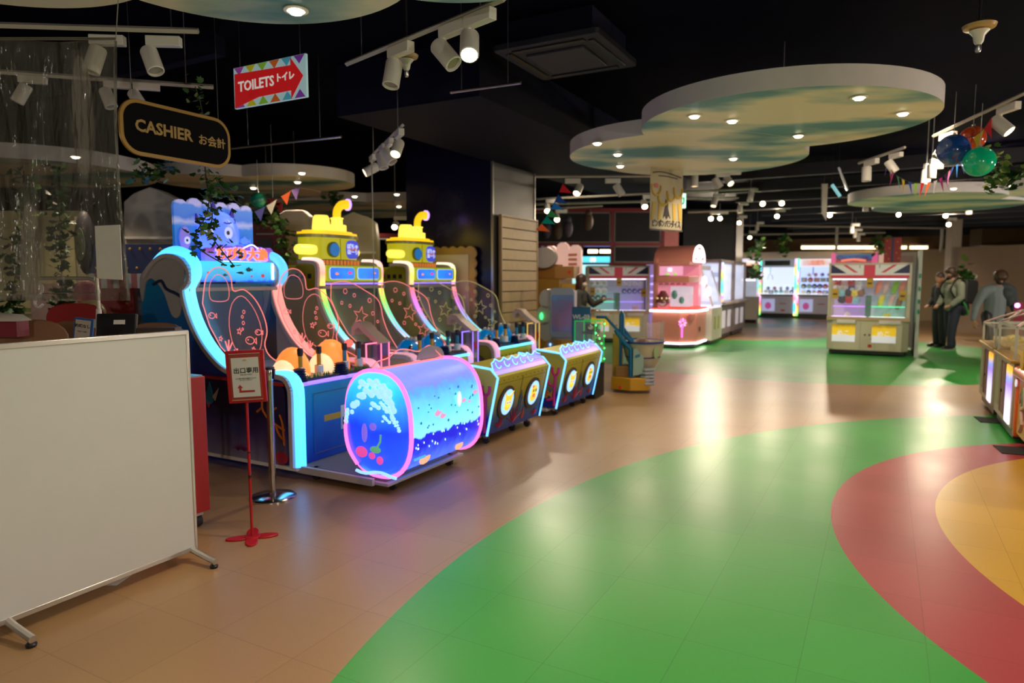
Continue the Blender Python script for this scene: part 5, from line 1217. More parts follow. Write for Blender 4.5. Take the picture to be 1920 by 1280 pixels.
def globe(p, r, label, m, name='paper_globe'):
    t = thing(name, label, 'balloon', p)
    b = B(); b.ball((0, 0, 0), r, 32); b.done('ball', m, t)
    B().cyl((0, 0, r), (0, 0, r+.35), .0025, n=5).lathe([(.014, r-.004), (.014, r+.012)], n=10).done('hanging_string', M_steel, t)
def glossy(name, c, al):
    return glassm(name, c, al, .1)
globe(at(1787, 281, 5.9), .128, 'dark blue hanging ball of three at the upper right', glossy('blue_ball', (.01, .07, .33), .93))
globe(at(1824, 259, 6.1), .105, 'orange hanging ball between the blue and green ones', glossy('orange_ball', (.6, .08, .02), .8))
globe(at(1836, 303, 5.75), .120, 'translucent green hanging ball with lit facets', glassm('green_ball', (.0, .42, .2), .8, .12, (.0, .4, .18), .12))
globe(at(484, 376, 7.5), .085, 'green ball hanging beside the blue machine sign', glossy('teal_ball', (.01, .25, .14), .85))
t = thing('red_arch_decoration', 'red curved arrow cut-out hanging right of the green ball', 'decoration', at(512, 385, 7.9))
b = B(); ar = [(.13*math.cos(a), .10*math.sin(a)) for a in [PI*k/10 for k in range(11)]]+[(-.08*math.cos(a), .06*math.sin(a)) for a in [PI*k/10 for k in range(11)]]
b.poly([(.085*math.cos(PI*k/10), .08*math.sin(PI*k/10)) for k in range(11)]+[(.045*math.cos(PI-PI*k/10), .04*math.sin(PI-PI*k/10)) for k in range(11)], (0, 0, 0), (1, 0, 0), (0, 0, 1), .02).done('arch', mat('arch_red', (.4, .02, .02), .5), t)
B().poly([(.03, .03), (.11, .02), (.10, -.08), (.06, -.06)], (0, 0, 0), (1, 0, 0), (0, 0, 1), .02).done('arrow_head', mat('arch_red', (.4, .02, .02), .5), t)
B().cyl((0, 0, .08), (0, 0, .9), .003, n=5).done('hanging_string', M_steel, t)
# ================================================================ BEHIND THE ROW
# slatted board on the column
t = thing('slatted_board', 'tall wooden slatted display board leaning against the metal face of the column', 'display board', W(4.50, .755), ANG)
M_slat = mat('pale_wood_slat', (.66, .43, .18), .45, noise=.12, nscale=12)
b = B(); nsl = 16
for k in range(nsl): b.box(0, 1.08, -.022, 0, .05+k*.147, .05+k*.147+.136)
b.done('slat', M_slat, t, .003)
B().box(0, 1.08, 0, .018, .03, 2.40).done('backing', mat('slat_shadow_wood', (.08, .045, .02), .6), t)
B().box(-.02, 0, -.028, .02, .02, 2.42).box(1.08, 1.10, -.028, .02, .02, 2.42).box(-.02, 1.10, -.028, .02, 2.40, 2.425).done('edge_trim', mat('trim_wood', (.45, .28, .12), .4), t)
# scalloped frame leaning on the column
t = thing('scalloped_frame', 'ornate gold frame with a scalloped edge around a cream panel, against the navy column', 'frame', W(4.27, 1.04), ANG+PI/2)
sc = []
wF, hF = .85, 1.25
def scal(x0, y0, x1, y1, n, amp):
    out = []; d = Vector((x1-x0, y1-y0)); L_ = d.length; d /= L_; nn = Vector((d.y, -d.x))
    for i in range(n):
        for j in range(6):
            f = (i+j/6)/n; a = amp*math.sin(PI*j/6); out.append((x0+d.x*L_*f+nn.x*a, y0+d.y*L_*f+nn.y*a))
    return out
ol = scal(0, 0, wF, 0, 6, .03)+scal(wF, 0, wF, hF, 9, .03)+scal(wF, hF, 0, hF, 6, .03)+scal(0, hF, 0, 0, 9, .03)
B().poly(ol, (0, 0, .72), (1, 0, 0), (0, 0, 1), .04).done('gold_border', mat('frame_gold', (.5, .30, .10), .35, .2), t, .008)
B().box(.09, wF-.09, 0, .015, .81, .72+hF-.09).done('cream_panel', mat('cream_panel', (.75, .62, .42), .5), t)
B().box(.2, .65, -.03, .03, 0, .72).done('stand', M_wood, t)
# pale playhouse facades in the dark behind the machines
def facade(px0, px1, pyt, Y, label, seed, roof=True):
    a, c = at(px0, pyt, Y), at(px1, pyt, Y); w = c.x-a.x
    t = thing('playhouse', label, 'playhouse', (a.x, Y, 0), R(3))
    h = a.z; rnd = random.Random(seed)
    ol = [(0, .0), (w, .0), (w, h-.35)]
    for k in range(7):
        f = k/6; ol.append((w-.02-w*.96*f+rnd.uniform(-.02, .02), h-.28+.28*math.sin(PI*(.18+.64*f))+rnd.uniform(-.02, .02)))
    ol.append((0, h-.33))
    B().poly([p[:2] for p in ol], (0, .25, 0), (1, 0, 0), (0, 0, 1), .25).done('wall_panel', mat('facade_putty', (.48, .44, .38), .65), t, .01)
    B().box(.03*w, .97*w, -.05, .0, h-.56, h-.53).done('ledge', M_white, t, .005)
    B().box(.12*w, .75*w, -.012, .0, h-1.05, h-.62).done('recess_panel', mat('facade_grey', (.36, .34, .30), .6), t)
    return t
facade(228, 330, 352, 7.6, 'pale playhouse wall with a rounded top, behind the blue and gold star band', 1)
facade(500, 600, 392, 8.6, 'pale playhouse wall behind the front yellow submarine', 2)
facade(625, 706, 398, 9.4, 'pale rounded white wall between the two yellow submarines', 3)
# circus-style booth: blue band with gold dots, red and white stripes, red pillars
pB = at(230, 600, 7.0); pE = at(345, 600, 7.0)
t = thing('circus_booth', 'blue and gold dotted booth with red white stripes, left of the blue machine', 'booth', (pB.x, 7.0, 0), R(3))
wB = pE.x-pB.x; z1, z2, z3, z4 = at(280, 458, 7).z, at(280, 512, 7).z, at(280, 540, 7).z, at(280, 600, 7).z
bd = B().box(-.3, wB, -.06, .2, z2, z1).done('blue_band', mat('booth_navy', (.008, .025, .13), .5), t)
b = B()
for k in range(9): b.ball((-.26+k*.1, -.062, z1-.05), (.016, .008, .016), 8); b.ball((-.2+k*.1, -.062, z2+.05), (.016, .008, .016), 8)
b.done('gold_dot', mat('dot_gold', (.45, .25, .02), .4), bd)
for k in range(18): B().box(-.3+k*.06, -.3+(k+1)*.06, -.03, .0, z3, z2).done('awning_stripe', M_red if k % 2 else M_white, t)
B().box(-.3, .12, .0, .1, 0, z3).done('red_panel', mat('booth_red', (.35, .012, .01), .5), t)
b = B()
for z in (1.35, 1.2, 1.05, .9): b.ball((-.1, -.002, z), (.012, .008, .012), 8); b.ball((.05, -.002, z-.05), (.012, .008, .012), 8)
b.done('gold_stud', mat('dot_gold', (.45, .25, .02), .4), t)
B().box(.15, .42, .02, .1, 0, z3).done('grey_door', mat('booth_grey', (.10, .10, .12), .5), t)
B().box(.45, .47, -.08, -.05, 0, z1-.1).done('gold_post', mat('post_gold', (.5, .3, .06), .3, .6), t)
B().box(-.9, -.32, .0, .1, 0, 1.5).done('pink_panel', mat('booth_pink', (.5, .33, .28), .5), t)
# green wall with panel lines behind the curtain
pA, pC = at(-220, 640, 7.4), at(165, 640, 7.4)
t = struct(B().box(pA.x, pC.x, 7.4, 7.5, 0, at(0, 395, 7.4).z).done('wall_green', mat('pale_green_wall', (.5, .47, .25), .7), smooth=False))
b = B()
for z in (.75, 1.16, 1.22): b.box(pA.x, pC.x, 7.388, 7.40, z, z+.012)
for px in (45, 130): b.box(at(px, 0, 7.4).x, at(px, 0, 7.4).x+.015, 7.388, 7.40, 0, 1.5)
struct(b.done('trim_21', mat('green_trim', (.24, .24, .12), .6), smooth=False))
b = B().box(at(118, 0, 7.3).x, at(132, 0, 7.3).x, 7.28, 7.38, 0, 2.2); struct(b.done('trim_22', mat('pale_pillar', (.42, .36, .26), .6), smooth=False))
t = thing('wall_bag', 'dark bulging bag hanging behind the clear curtain', 'bag', at(160, 455, 6.95))
B().ball((0, 0, 0), (.10, .08, .32), 18).done('bag', mat('dark_bag', (.03, .025, .035), .6), t)
B().poly(ell(.0, 0, .05, .16, 16), (0, -.085, -.02), (1, 0, 0), (0, 0, 1), .01).done('printed_patch', mat('bag_print', (.18, .2, .10), .6, noise=.5, nscale=20), t)
t = thing('party_dress_display', 'pink and yellow crumpled display behind the tan chairs', 'display', at(165, 560, 6.2))
B().ball((0, 0, .05), (.12, .08, .12), 12).done('pink_bundle', mat('bundle_pink', (.45, .12, .16), .6, noise=.3), t)
B().ball((0.04, -.04, -.12), (.14, .08, .12), 12).done('clear_bag', mat('bundle_yellow', (.5, .42, .15), .3, noise=.5, nscale=15), t)
# red-framed dark door panel leaning behind the submarine
t = thing('red_frame_board', 'dark red framed board leaning in front of the pale playhouse wall', 'board', (at(495, 560, 8.2).x, 8.2, 0), R(2))
M_dred = mat('deep_red_wood', (.16, .006, .006), .5)
zt = at(500, 418, 8.2).z
b = B().poly([(-.10, 0), (.42, 0), (.26, zt), (-.12, zt)], (0, .05, 0), (1, 0, 0), (0, 0, 1), .05).done('frame', M_dred, t)
B().poly([(-.02, .9), (.16, .9), (.12, zt-.18), (-.04, zt-.18)], (0, -.002, 0), (1, 0, 0), (0, 0, 1), .01).done('dark_inset', M_black, t)
B().box(-.06, .14, -.02, -.005, zt-.14, zt-.12).done('pale_strip', M_grey, t)
# hanging pole + red rails far behind, left of the column
for z, lb in ((at(730, 436, 11).z, 'thin red and white beam behind the wide low cloud, left of the column'),):
    t = thing('beam', lb, 'beam', (at(640, 436, 11).x, 11.2, z))
    B().box(0, 1.2, 0, .05, -.06, .0).done('red_beam', M_dred, t); B().box(0, 1.2, -.01, .0, -.10, -.075).done('white_strip', M_grey, t)
spotlight(at(741, 404, 11), (0, -.8, -.4), 'round lit spotlight between the low cloud and the second submarine', True, 40, 1.2, (1, 0), es=25, stem=True)
p = at(697, 312, 7.2)
o = B().cyl((0, 0, 0), (0, 0, -2.0), .006, n=6).done('hanging_pole', M_steel, None, loc=p); tag(o, 'thin pale pole hanging from the lit spotlight by the steep rail', 'pole')

# ================================================================ AROUND THE COLUMN: vending cabinet, flower screen, WL-03, lit tower, boat ride
pV = at(1036, 620, 13.2)
t = thing('snack_vending_cabinet', 'tall ochre cabinet with white cloud-shaped toppers beside the slatted board', 'cabinet', (pV.x, 13.2, 0), ANG-PI/2)
M_och = mat('ochre_panel', (.32, .17, .025), .5)
B().box(-.45, .15, 0, .6, 0, 1.55).done('body', M_och, t, .01)
B().box(.15, .48, .05, .6, 0, 1.45).done('yellow_body', mat('amber_panel', (.55, .33, .05), .5), t, .01)
B().box(-.43, .10, -.01, .5, 1.55, 1.82).done('upper_box', mat('brown_box', (.28, .12, .02), .5), t, .01)
b = B()
for k in range(9): b.box(-.08, .02, -.006, .002, .9+k*.055, .92+k*.055)
b.done('vent_slot', mat('vent_amber', (.6, .38, .08), .5), t)
B().poly(ell(-.16, 1.95, .26, .20, 24), (0, .02, 0), (1, 0, 0), (0, 0, 1), .1).done('round_topper', mat('topper_grey', (.42, .38, .36), .5), t)
B().poly(cloudline(-.30, .48, 1.62, 2.2, 3, .09, 8), (0, .32, 0), (1, 0, 0), (0, 0, 1), .08).done('cloud_topper', mat('topper_pink', (.72, .48, .42), .5, emit=(.8, .5, .45), es=.3), t)
B().box(.05, .45, -.02, .25, 1.55, 1.78).done('side_carton', mat('carton_brown', (.4, .2, .06), .5), t)
B().poly(star(.36, 1.67, .06), (0, -.022, 0), (1, 0, 0), (0, 0, 1), .005).done('printed_burst', mat('burst_print', (.6, .05, .05), .5), t)
b = B()
for k in range(3): b.box(.22+k*.0, .40, .23, .236, 1.80+k*.09, 1.85+k*.09)
b.done('topper_print', mat('topper_print', (.6, .2, .12), .5), t)
# flower-shaped screen machine
pF = atrow(1050, 690, .35)
t = thing('flower_screen_machine', 'white flower-shaped kiddie machine with a tall tinted screen', 'arcade machine', W(5.08, .10), ANG-R(75)); t.scale = (.76, .8, 1)
M_fl = mat('flower_white', (.55, .5, .46), .35)
b = B()
for z in (.80, 1.03, 1.26): b.tube([(-.27-.05*(z == 1.03), -.05, z), (-.27-.05*(z == 1.03), .30, z)], .14, 20)
b.box(-.26, .25, .02, .3, .68, 1.38); b.done('flower_shell', M_fl, t)
b = B().poly(rrect(-.20, .26, .72, 1.42, .08), (0, -.02, 0), (1, 0, 0), (0, 0, 1), .06).done('screen_bezel', mat('bezel_blue_white', (.45, .5, .62), .3), t, .008)
B().poly(rrect(-.16, .24, .80, 1.32, .02), (0, -.078, 0), (1, 0, 0), (0, 0, 1), .008).done('screen', ramp_mat('dim_screen', [(0, (.05, .06, .12)), (.4, (.10, .05, .08)), (.7, (.07, .06, .10)), (1, (.05, .09, .15))], 'Z', .8, 1.3, noise=.5, nscale=6, es=.6, rough=.1), t)
B().ball((-.36, -.07, 1.02), (.03, .03, .05), 12).done('green_light', glow('green_button', (.05, 1, .2), 2.5), t)
b = B(); b.lathe([(.30, .08), (.36, .2), (.37, .42), (.34, .47)], (.0, .1, 0), 28); b.done('round_base', mat('base_cream', (.5, .42, .35), .4), t)
B().lathe([(.375, .40), (.38, .44), (.375, .47)], (.0, .1, 0), 28).done('navy_ring', mat('ring_navy', (.01, .04, .18), .4), t)
b = B().ball((-.18, -.12, .58), (.11, .10, .11), 14); b.ball((.02, -.12, .54), (.09, .08, .08), 12); b.done('crumpled_prize_bag', mat('bag_foil', (.45, .36, .28), .2, .3, noise=.5, nscale=20), t)
B().ball((-.16, -.23, .63), .02, 10).done('blue_light', glow('blue_button', (.1, .25, 1), 4), t)
# WL-03 panel
pW = at(1090, 575, 9.3); wz = pW.z
t = thing('ride_back_panel', 'upright blue panel lettered WL-03 beside the flower screen machine', 'panel', (pW.x, 9.3, 0), R(-10))
M_rb = mat('ride_blue', (.0, .11, .26), .35)
B().box(-.128, .128, 0, .04, .05, wz).done('board', M_rb, t, .006)
text('lettering', 'WL-03', mat('letter_grey', (.65, .65, .7), .5), t, (0, -.003, wz-.14), (1, 0, 0), (0, 0, 1), .082, .003, .004)
# green lit tower
pT = atz(1124, 746, 0)
t = thing('lit_prize_tower', 'clear tower glowing green on a black plinth between barrier and boat ride', 'prize tower', pT, ANG)
B().box(-.16, .16, 0, .3, .02, .46).done('plinth', mat('plinth_black', (.008, .007, .007), .5), t, .004)
B().box(-.15, .15, .02, .28, .46, 1.0).done('clear_case', glassm('tower_acrylic', (.7, .75, .6), .14, .1), t)
b = B()
for x in (-.155, .155):
    for y in (.01, .29): b.box(x-.006, x+.006, y-.006, y+.006, .46, 1.01)
b.box(-.16, .16, .005, .017, 1.0, 1.012).box(-.16, -.148, .005, .295, 1.0, 1.012).box(.148, .16, .005, .295, 1.0, 1.012)
b.done('edge_strip', mat('strip_green_dim', (.02, .12, .04), .4, emit=(.02, .8, .12), es=.35), t)
b = B()
for x, z in ((-.155, .96), (-.155, .86), (-.155, .72), (.155, .96), (.155, .8), (.155, .64), (.155, .5), (-.155, .55), (.0, .62), (.05, .71), (-.02, .78), (.02, .55)): b.ball((x, .0, z), .009, 8)
b.done('green_led', glow('green_led', (.05, 1, .15), 7), t)
B().box(-.14, .14, .03, .27, .462, .53).done('glowing_floor', glow('green_floor', (.02, .75, .08), 1.8), t)
b = B().box(-.14, -.02, .05, .2, .84, .87).box(.0, .13, .05, .2, .84, .96); b.done('inner_box', mat('inner_dark', (.02, .03, .06), .3), t)
B().ball((-.08, .1, .92), .04, 12).ball((.10, .08, .80), .02, 10).ball((.11, .07, .77), .015, 10).done('chrome_ball', M_chrome, t)
B().poly(ell(.07, .92, .03, .03, 14), (0, .045, 0), (1, 0, 0), (0, 0, 1), .006).done('green_dial', glow('dial_green', (.02, .4, .1), .8), t)
b = B().poly([(-.12, .5), (.12, .5), (.05, .80), (-.05, .85)], (0, .15, 0), (1, 0, 0), (0, 0, 1), .06).done('card_stack', mat('card_olive', (.3, .33, .2), .5, noise=.3), t)
# boat ride
pR = atz(1150, 728, .05)
t = thing('kiddie_boat_ride', 'blue and yellow kiddie boat ride with slanting arms and cream hull', 'kiddie ride', (pR.x, pR.y, 0), R(-14)); t.scale = (.80, .80, 1)
M_ry = mat('ride_yellow', (.50, .25, .01), .4)
def ly(px, py, off=0):                # image height -> local height for this ride
    return at(px, py, pR.y+off).z
b = B().poly([(-.04, 0), (.30, -.14), (.60, -.02), (.62, .5), (-.04, .62)], (0, 0, .04), (1, 0, 0), (0, 1, 0), .17).done('yellow_base', M_ry, t, .01)
B().box(.10, .14, -.10, -.06, .06, .10).done('base_badge', M_red, t)
B().box(-.03, .12, .08, .5, .21, .80).done('yellow_back', mat('ride_yellow_dark', (.35, .22, .01), .4), t, .01)
B().box(.03, .27, .0, .35, .21, .36).done('wooden_box_seat', mat('box_seat', (.22, .10, .02), .5), t, .008)
for yy, x0 in ((-.02, 0), (.30, .10)):
    b = B(); b.tube([(x0+.02, yy, .86), (x0+.20, yy, .66), (x0+.28, yy, .60), (x0+.29, yy, .22)], .034, 8); b.done('slanting_arm', M_rb, t)
b = B(); b.tube([(.10, .1, .22), (.10, .1, 1.06), (.115, .1, 1.10), (.14, .1, 1.06), (.14, .1, .80), (.40, .1, .60), (.46, .1, .50)], .028, 8); b.tube([(-.32, .12, 1.02), (-.16, .12, 1.02), (.10, .12, .80)], .022, 8); b.done('arched_arm', M_rb, t)
b = B().box(.30, .315, .0, .22, .22, .68).done('side_panel', mat('ride_panel_blue', (.02, .14, .24), .35), t)
b = B().poly([(0, .24), (.17, .27), (.17, .66), (0, .60)], (.33, -.05, 0), (1, .25, 0), (0, 0, 1), .01).done('clear_side_panel', mat('panel_mint', (.25, .36, .30), .3), t)
B().poly([(.03, .48), (.11, .50), (.11, .54), (.03, .52)], (.33, -.062, 0), (1, .25, 0), (0, 0, 1), .005).done('panel_sticker', mat('ride_panel_blue', (.02, .14, .24), .35), t)
B().poly([(.10, .58), (.13, .585), (.13, .63), (.10, .625)], (.33, -.063, 0), (1, .25, 0), (0, 0, 1), .006).done('red_label', M_red, t)
# cream hull with deck rail and clear screen
b = B(); rings = []
for z, s in ((.30, .55), (.42, .78), (.55, .92), (.68, 1.0)):
    rings.append([b.bm.verts.new((.45+.36*s*math.cos(2*PI*k/28)*1.0+.02, .35+.42*s*math.sin(2*PI*k/28), z)) for k in range(28)])
for A, C in zip(rings, rings[1:]):
    for k in range(28): b.face((A[k], A[(k+1) % 28], C[(k+1) % 28], C[k]))
b.face(rings[0][::-1]); b.face(rings[-1]); b.done('hull', mat('hull_cream', (.5, .44, .30), .35), t)
B().tube([(.47+.365*math.cos(2*PI*k/28), .35+.425*math.sin(2*PI*k/28), .685) for k in range(28)], .016, 6, True).tube([(.47+.30*math.cos(2*PI*k/28), .35+.35*math.sin(2*PI*k/28), .48) for k in range(28)], .012, 6, True).done('blue_rub_rail', mat('ring_navy', (.01, .04, .18), .4), t)
b = B(); cs = [(.47+.35*math.cos(a), .35+.41*math.sin(a)) for a in [R(-80)+R(120)*k/12 for k in range(13)]]
for (x0, y0), (x1, y1) in zip(cs, cs[1:]):
    v = [b.bm.verts.new(q) for q in ((x0, y0, .69), (x1, y1, .69), (x1, y1, .96), (x0, y0, .96))]; b.face(v)
o = b.done('clear_screen', glassm('pink_tint_screen', (.6, .45, .42), .35, .15), t); k = o.modifiers.new('solid', 'SOLIDIFY'); k.thickness = .006
b = B().box(.42, .66, .02, .35, .12, .33).done('engine_block', mat('engine_navy', (.01, .05, .12), .4), t)
b = B()
for k in range(5): b.tube([(.46, .02, .13+k*.048), (.54, -.04, .13+k*.048), (.68, .01, .135+k*.048)], .021, 8)
b.done('chrome_pipe', mat('pipe_silver', (.5, .55, .62), .25, .5), t)
B().poly(ell(.0, .0, .06, .09, 18), (.70, .05, .56), (.7, .7, 0), (0, 0, 1), .01).done('painted_ring', mat('ring_green', (.25, .35, .15), .5), t)
B().ball((.45, .35, .68), (.12, .12, .05), 14).done('inner_seat', mat('seat_brown', (.2, .1, .07), .5), t)

# ================================================================ SHOP FRONT: black sign boards in red frames, pink pillar
YS = 18.3
def sb(px0, px1, py0, py1, label, k):
    a, c = at(px0, py1, YS), at(px1, py0, YS)
    t = thing('sign_board', label, 'sign board', (a.x, YS, 0))
    B().box(0, c.x-a.x, 0, .06, a.z, c.z).done('black_panel', mat('matte_black_board', (.012, .011, .009), .6), t)
    b = B(); w = c.x-a.x
    for x0, x1, z0, z1 in ((0, w, c.z-.03, c.z), (0, w, a.z, a.z+.03), (0, .03, a.z, c.z), (w-.03, w, a.z, c.z)): b.box(x0, x1, -.02, 0, z0, z1)
    b.done('thin_grey_frame', mat('board_frame_grey', (.28, .24, .18), .5), t)
sb(985, 1145, 398, 455, 'upper left black sign board with grey edge in the red frame', 0)
sb(1151, 1240, 396, 455, 'upper right black sign board in the red frame, beside the poster', 1)
sb(1151, 1240, 461, 492, 'lower black sign board in the red frame, above the flag prize machine', 2)
M_fr = mat('frame_red', (.28, .008, .008), .45)
def pxbox(b, px0, px1, py0, py1, Y, d=.08):
    a, c = at(px0, py1, Y), at(px1, py0, Y); return b.box(a.x, c.x, Y-.0, Y+d, a.z, c.z)
t = thing('red_frame_lattice', 'red lattice frame holding the black sign boards', 'frame', (0, 0, 0))
b = B(); pxbox(b, 985, 1242, 390, 397, YS-.03); pxbox(b, 985, 1242, 455, 461, YS-.03); pxbox(b, 1145, 1151, 392, 495, YS-.04); pxbox(b, 1239, 1245, 392, 495, YS-.04); pxbox(b, 985, 1242, 492, 496, YS-.03)
a = at(1145, 495, YS); b.box(a.x, a.x+.07, YS-.04, YS+.04, 0, a.z)
b.done('bars', M_fr, t, smooth=False)
a, c = at(1246, 430, YS+.1), at(1273, 430, YS+.1)
t = thing('pink_pillar', 'salmon pink pillar rising behind the pink sweet machine', 'pillar', (a.x, YS+.1, 0))
B().box(0, c.x-a.x, 0, .4, 0, 3.6).done('pillar', mat('pillar_salmon', (.75, .25, .2), .5), t)
for k, (px, py) in enumerate(((1025, 430), (1046, 432), (1065, 428), (1103, 415))):  # added solids imitating doll heads mirrored in the black boards
    o = B().ball((0, 0, 0), (.12, .1, .22), 14).ball((0, -.02, .2), (.08, .07, .09), 10).done('hanging_ornament', mat('ornament_%d' % (k % 2), ((.10, .07, .12), (.14, .08, .05))[k % 2], .5, noise=.6, nscale=12), None, loc=at(px, py, 16.6))
    tag(o, ['leftmost dark ornament hanging before the black sign board', 'second dark ornament hanging before the black sign board', 'third dark ornament hanging before the black sign board', 'rightmost dark ornament, hanging alone before the black sign board'][k], 'ornament')
    B().cyl((0, 0, .28), (0, 0, 1.2), .004, n=5).done('string', M_black, o)

# ================================================================ PRIZE MACHINES
def plush(b, c, s, kind=0):
    b.ball(c, (s, s*.85, s*.9), 12); b.ball((c[0]-s*.6, c[1], c[2]+s*.8), s*.3, 8); b.ball((c[0]+s*.6, c[1], c[2]+s*.8), s*.3, 8)
def prize(parent_loc, rz, c, s, label, m, group, kind='plush'):
    Mz = Matrix.Rotation(rz, 4, 'Z'); p = Vector(parent_loc)+(Mz @ Vector(c))
    if kind == 'plush':
        b = B().ball((0, 0, 0), (s, s*.85, s*.85), 14)
        o = b.done('plush_toy', m, None, loc=p, rz=rz)
        B().ball((-s*.55, 0, s*.75), s*.32, 8).ball((s*.55, 0, s*.75), s*.32, 8).done('ear', m, o)
        e = B().ball((-s*.35, -s*.78, s*.1), s*.09, 6).ball((s*.35, -s*.78, s*.1), s*.09, 6).ball((0, -s*.86, -s*.12), s*.1, 6).done('face', M_black, o)
    elif kind == 'ball':
        o = B().ball((0, 0, 0), s, 14).done('plush_ball', m, None, loc=p, rz=rz)
        B().ball((0, -s*.62, -.1*s), (s*.62, s*.45, s*.6), 12).done('muzzle', M_white, o)
    elif kind == 'long':
        b = B().tube([tuple(q) for q in smoothline([(-s*.5, 0, -s*1.3), (-s*.2, -.02, -s*.2), (0, 0, s*.6), (s*.5, 0, s*1.1)], 3)], [s*.3, s*.4, s*.5, s*.55, s*.55, s*.55, s*.5, s*.4, s*.3, s*.2], 10)
        o = b.done('plush_cushion', m, None, loc=p, rz=rz)
    else:
        b = B().box(-s, s, -s*.3, s*.3, -s*.8, s*.8); o = b.done('prize_box', m, None, loc=p, rz=rz, bevel=.005)
        B().box(-s*.7, s*.7, -s*.32, -s*.3, -s*.5, s*.5).done('box_print', M_white, o)
    return tag(o, label, 'prize', group)
def union_jack(parent, w, z0, z1, y):
    """half-height flag header strip"""
    h = z1-z0; W_ = mat('flag_white', (.6, .58, .55), .5, emit=(.8, .75, .7), es=.12); Rd = mat('flag_red', (.5, .03, .06), .5, emit=(.6, .05, .08), es=.15); Bl = mat('flag_navy', (.015, .018, .09), .5)
    f = B().box(.04, w-.04, y-.01, y, z0, z1).done('flag_header', Bl, parent)
    b = B(); c = w/2
    b.poly([(.04, z0), (w-.04, z0), (w-.04, z0+.36*h), (.04, z0+.36*h)], (0, y-.012, 0), (1, 0, 0), (0, 0, 1), .002)
    b.box(c-.17, c+.17, y-.013, y-.010, z0, z1)
    for s in (-1, 1): b.poly([(c+s*.16, z0+.3*h), (c+s*.56, z1), (c+s*.30, z1), (c+s*.1, z0+.62*h)] if s > 0 else [(c-.1, z0+.62*h), (c-.30, z1), (c-.56, z1), (c-.16, z0+.3*h)], (0, y-.012, 0), (1, 0, 0), (0, 0, 1), .002)
    b.poly([(c-.18, z0+.34*h), (c-.40, z0+.34*h), (c-.66, z1), (c-.18, z1)], (0, y-.0115, 0), (1, 0, 0), (0, 0, 1), .001); b.poly([(c+.18, z0+.34*h), (c+.40, z0+.34*h), (c+.66, z1), (c+.18, z1)], (0, y-.0115, 0), (1, 0, 0), (0, 0, 1), .001)
    b.done('flag_white_bands', W_, f)
    b = B(); b.box(.04, w-.04, y-.016, y-.013, z0, z0+.22*h); b.box(c-.10, c+.10, y-.017, y-.013, z0, z1)
    b.poly([(c+.20, z0+.42*h), (c+.27, z0+.42*h), (c+.48, z1), (c+.41, z1)], (0, y-.014, 0), (1, 0, 0), (0, 0, 1), .002)
    b.poly([(c-.27, z0+.42*h), (c-.20, z0+.42*h), (c-.41, z1), (c-.48, z1)], (0, y-.014, 0), (1, 0, 0), (0, 0, 1), .002)
    b.done('flag_red_bands', Rd, f)
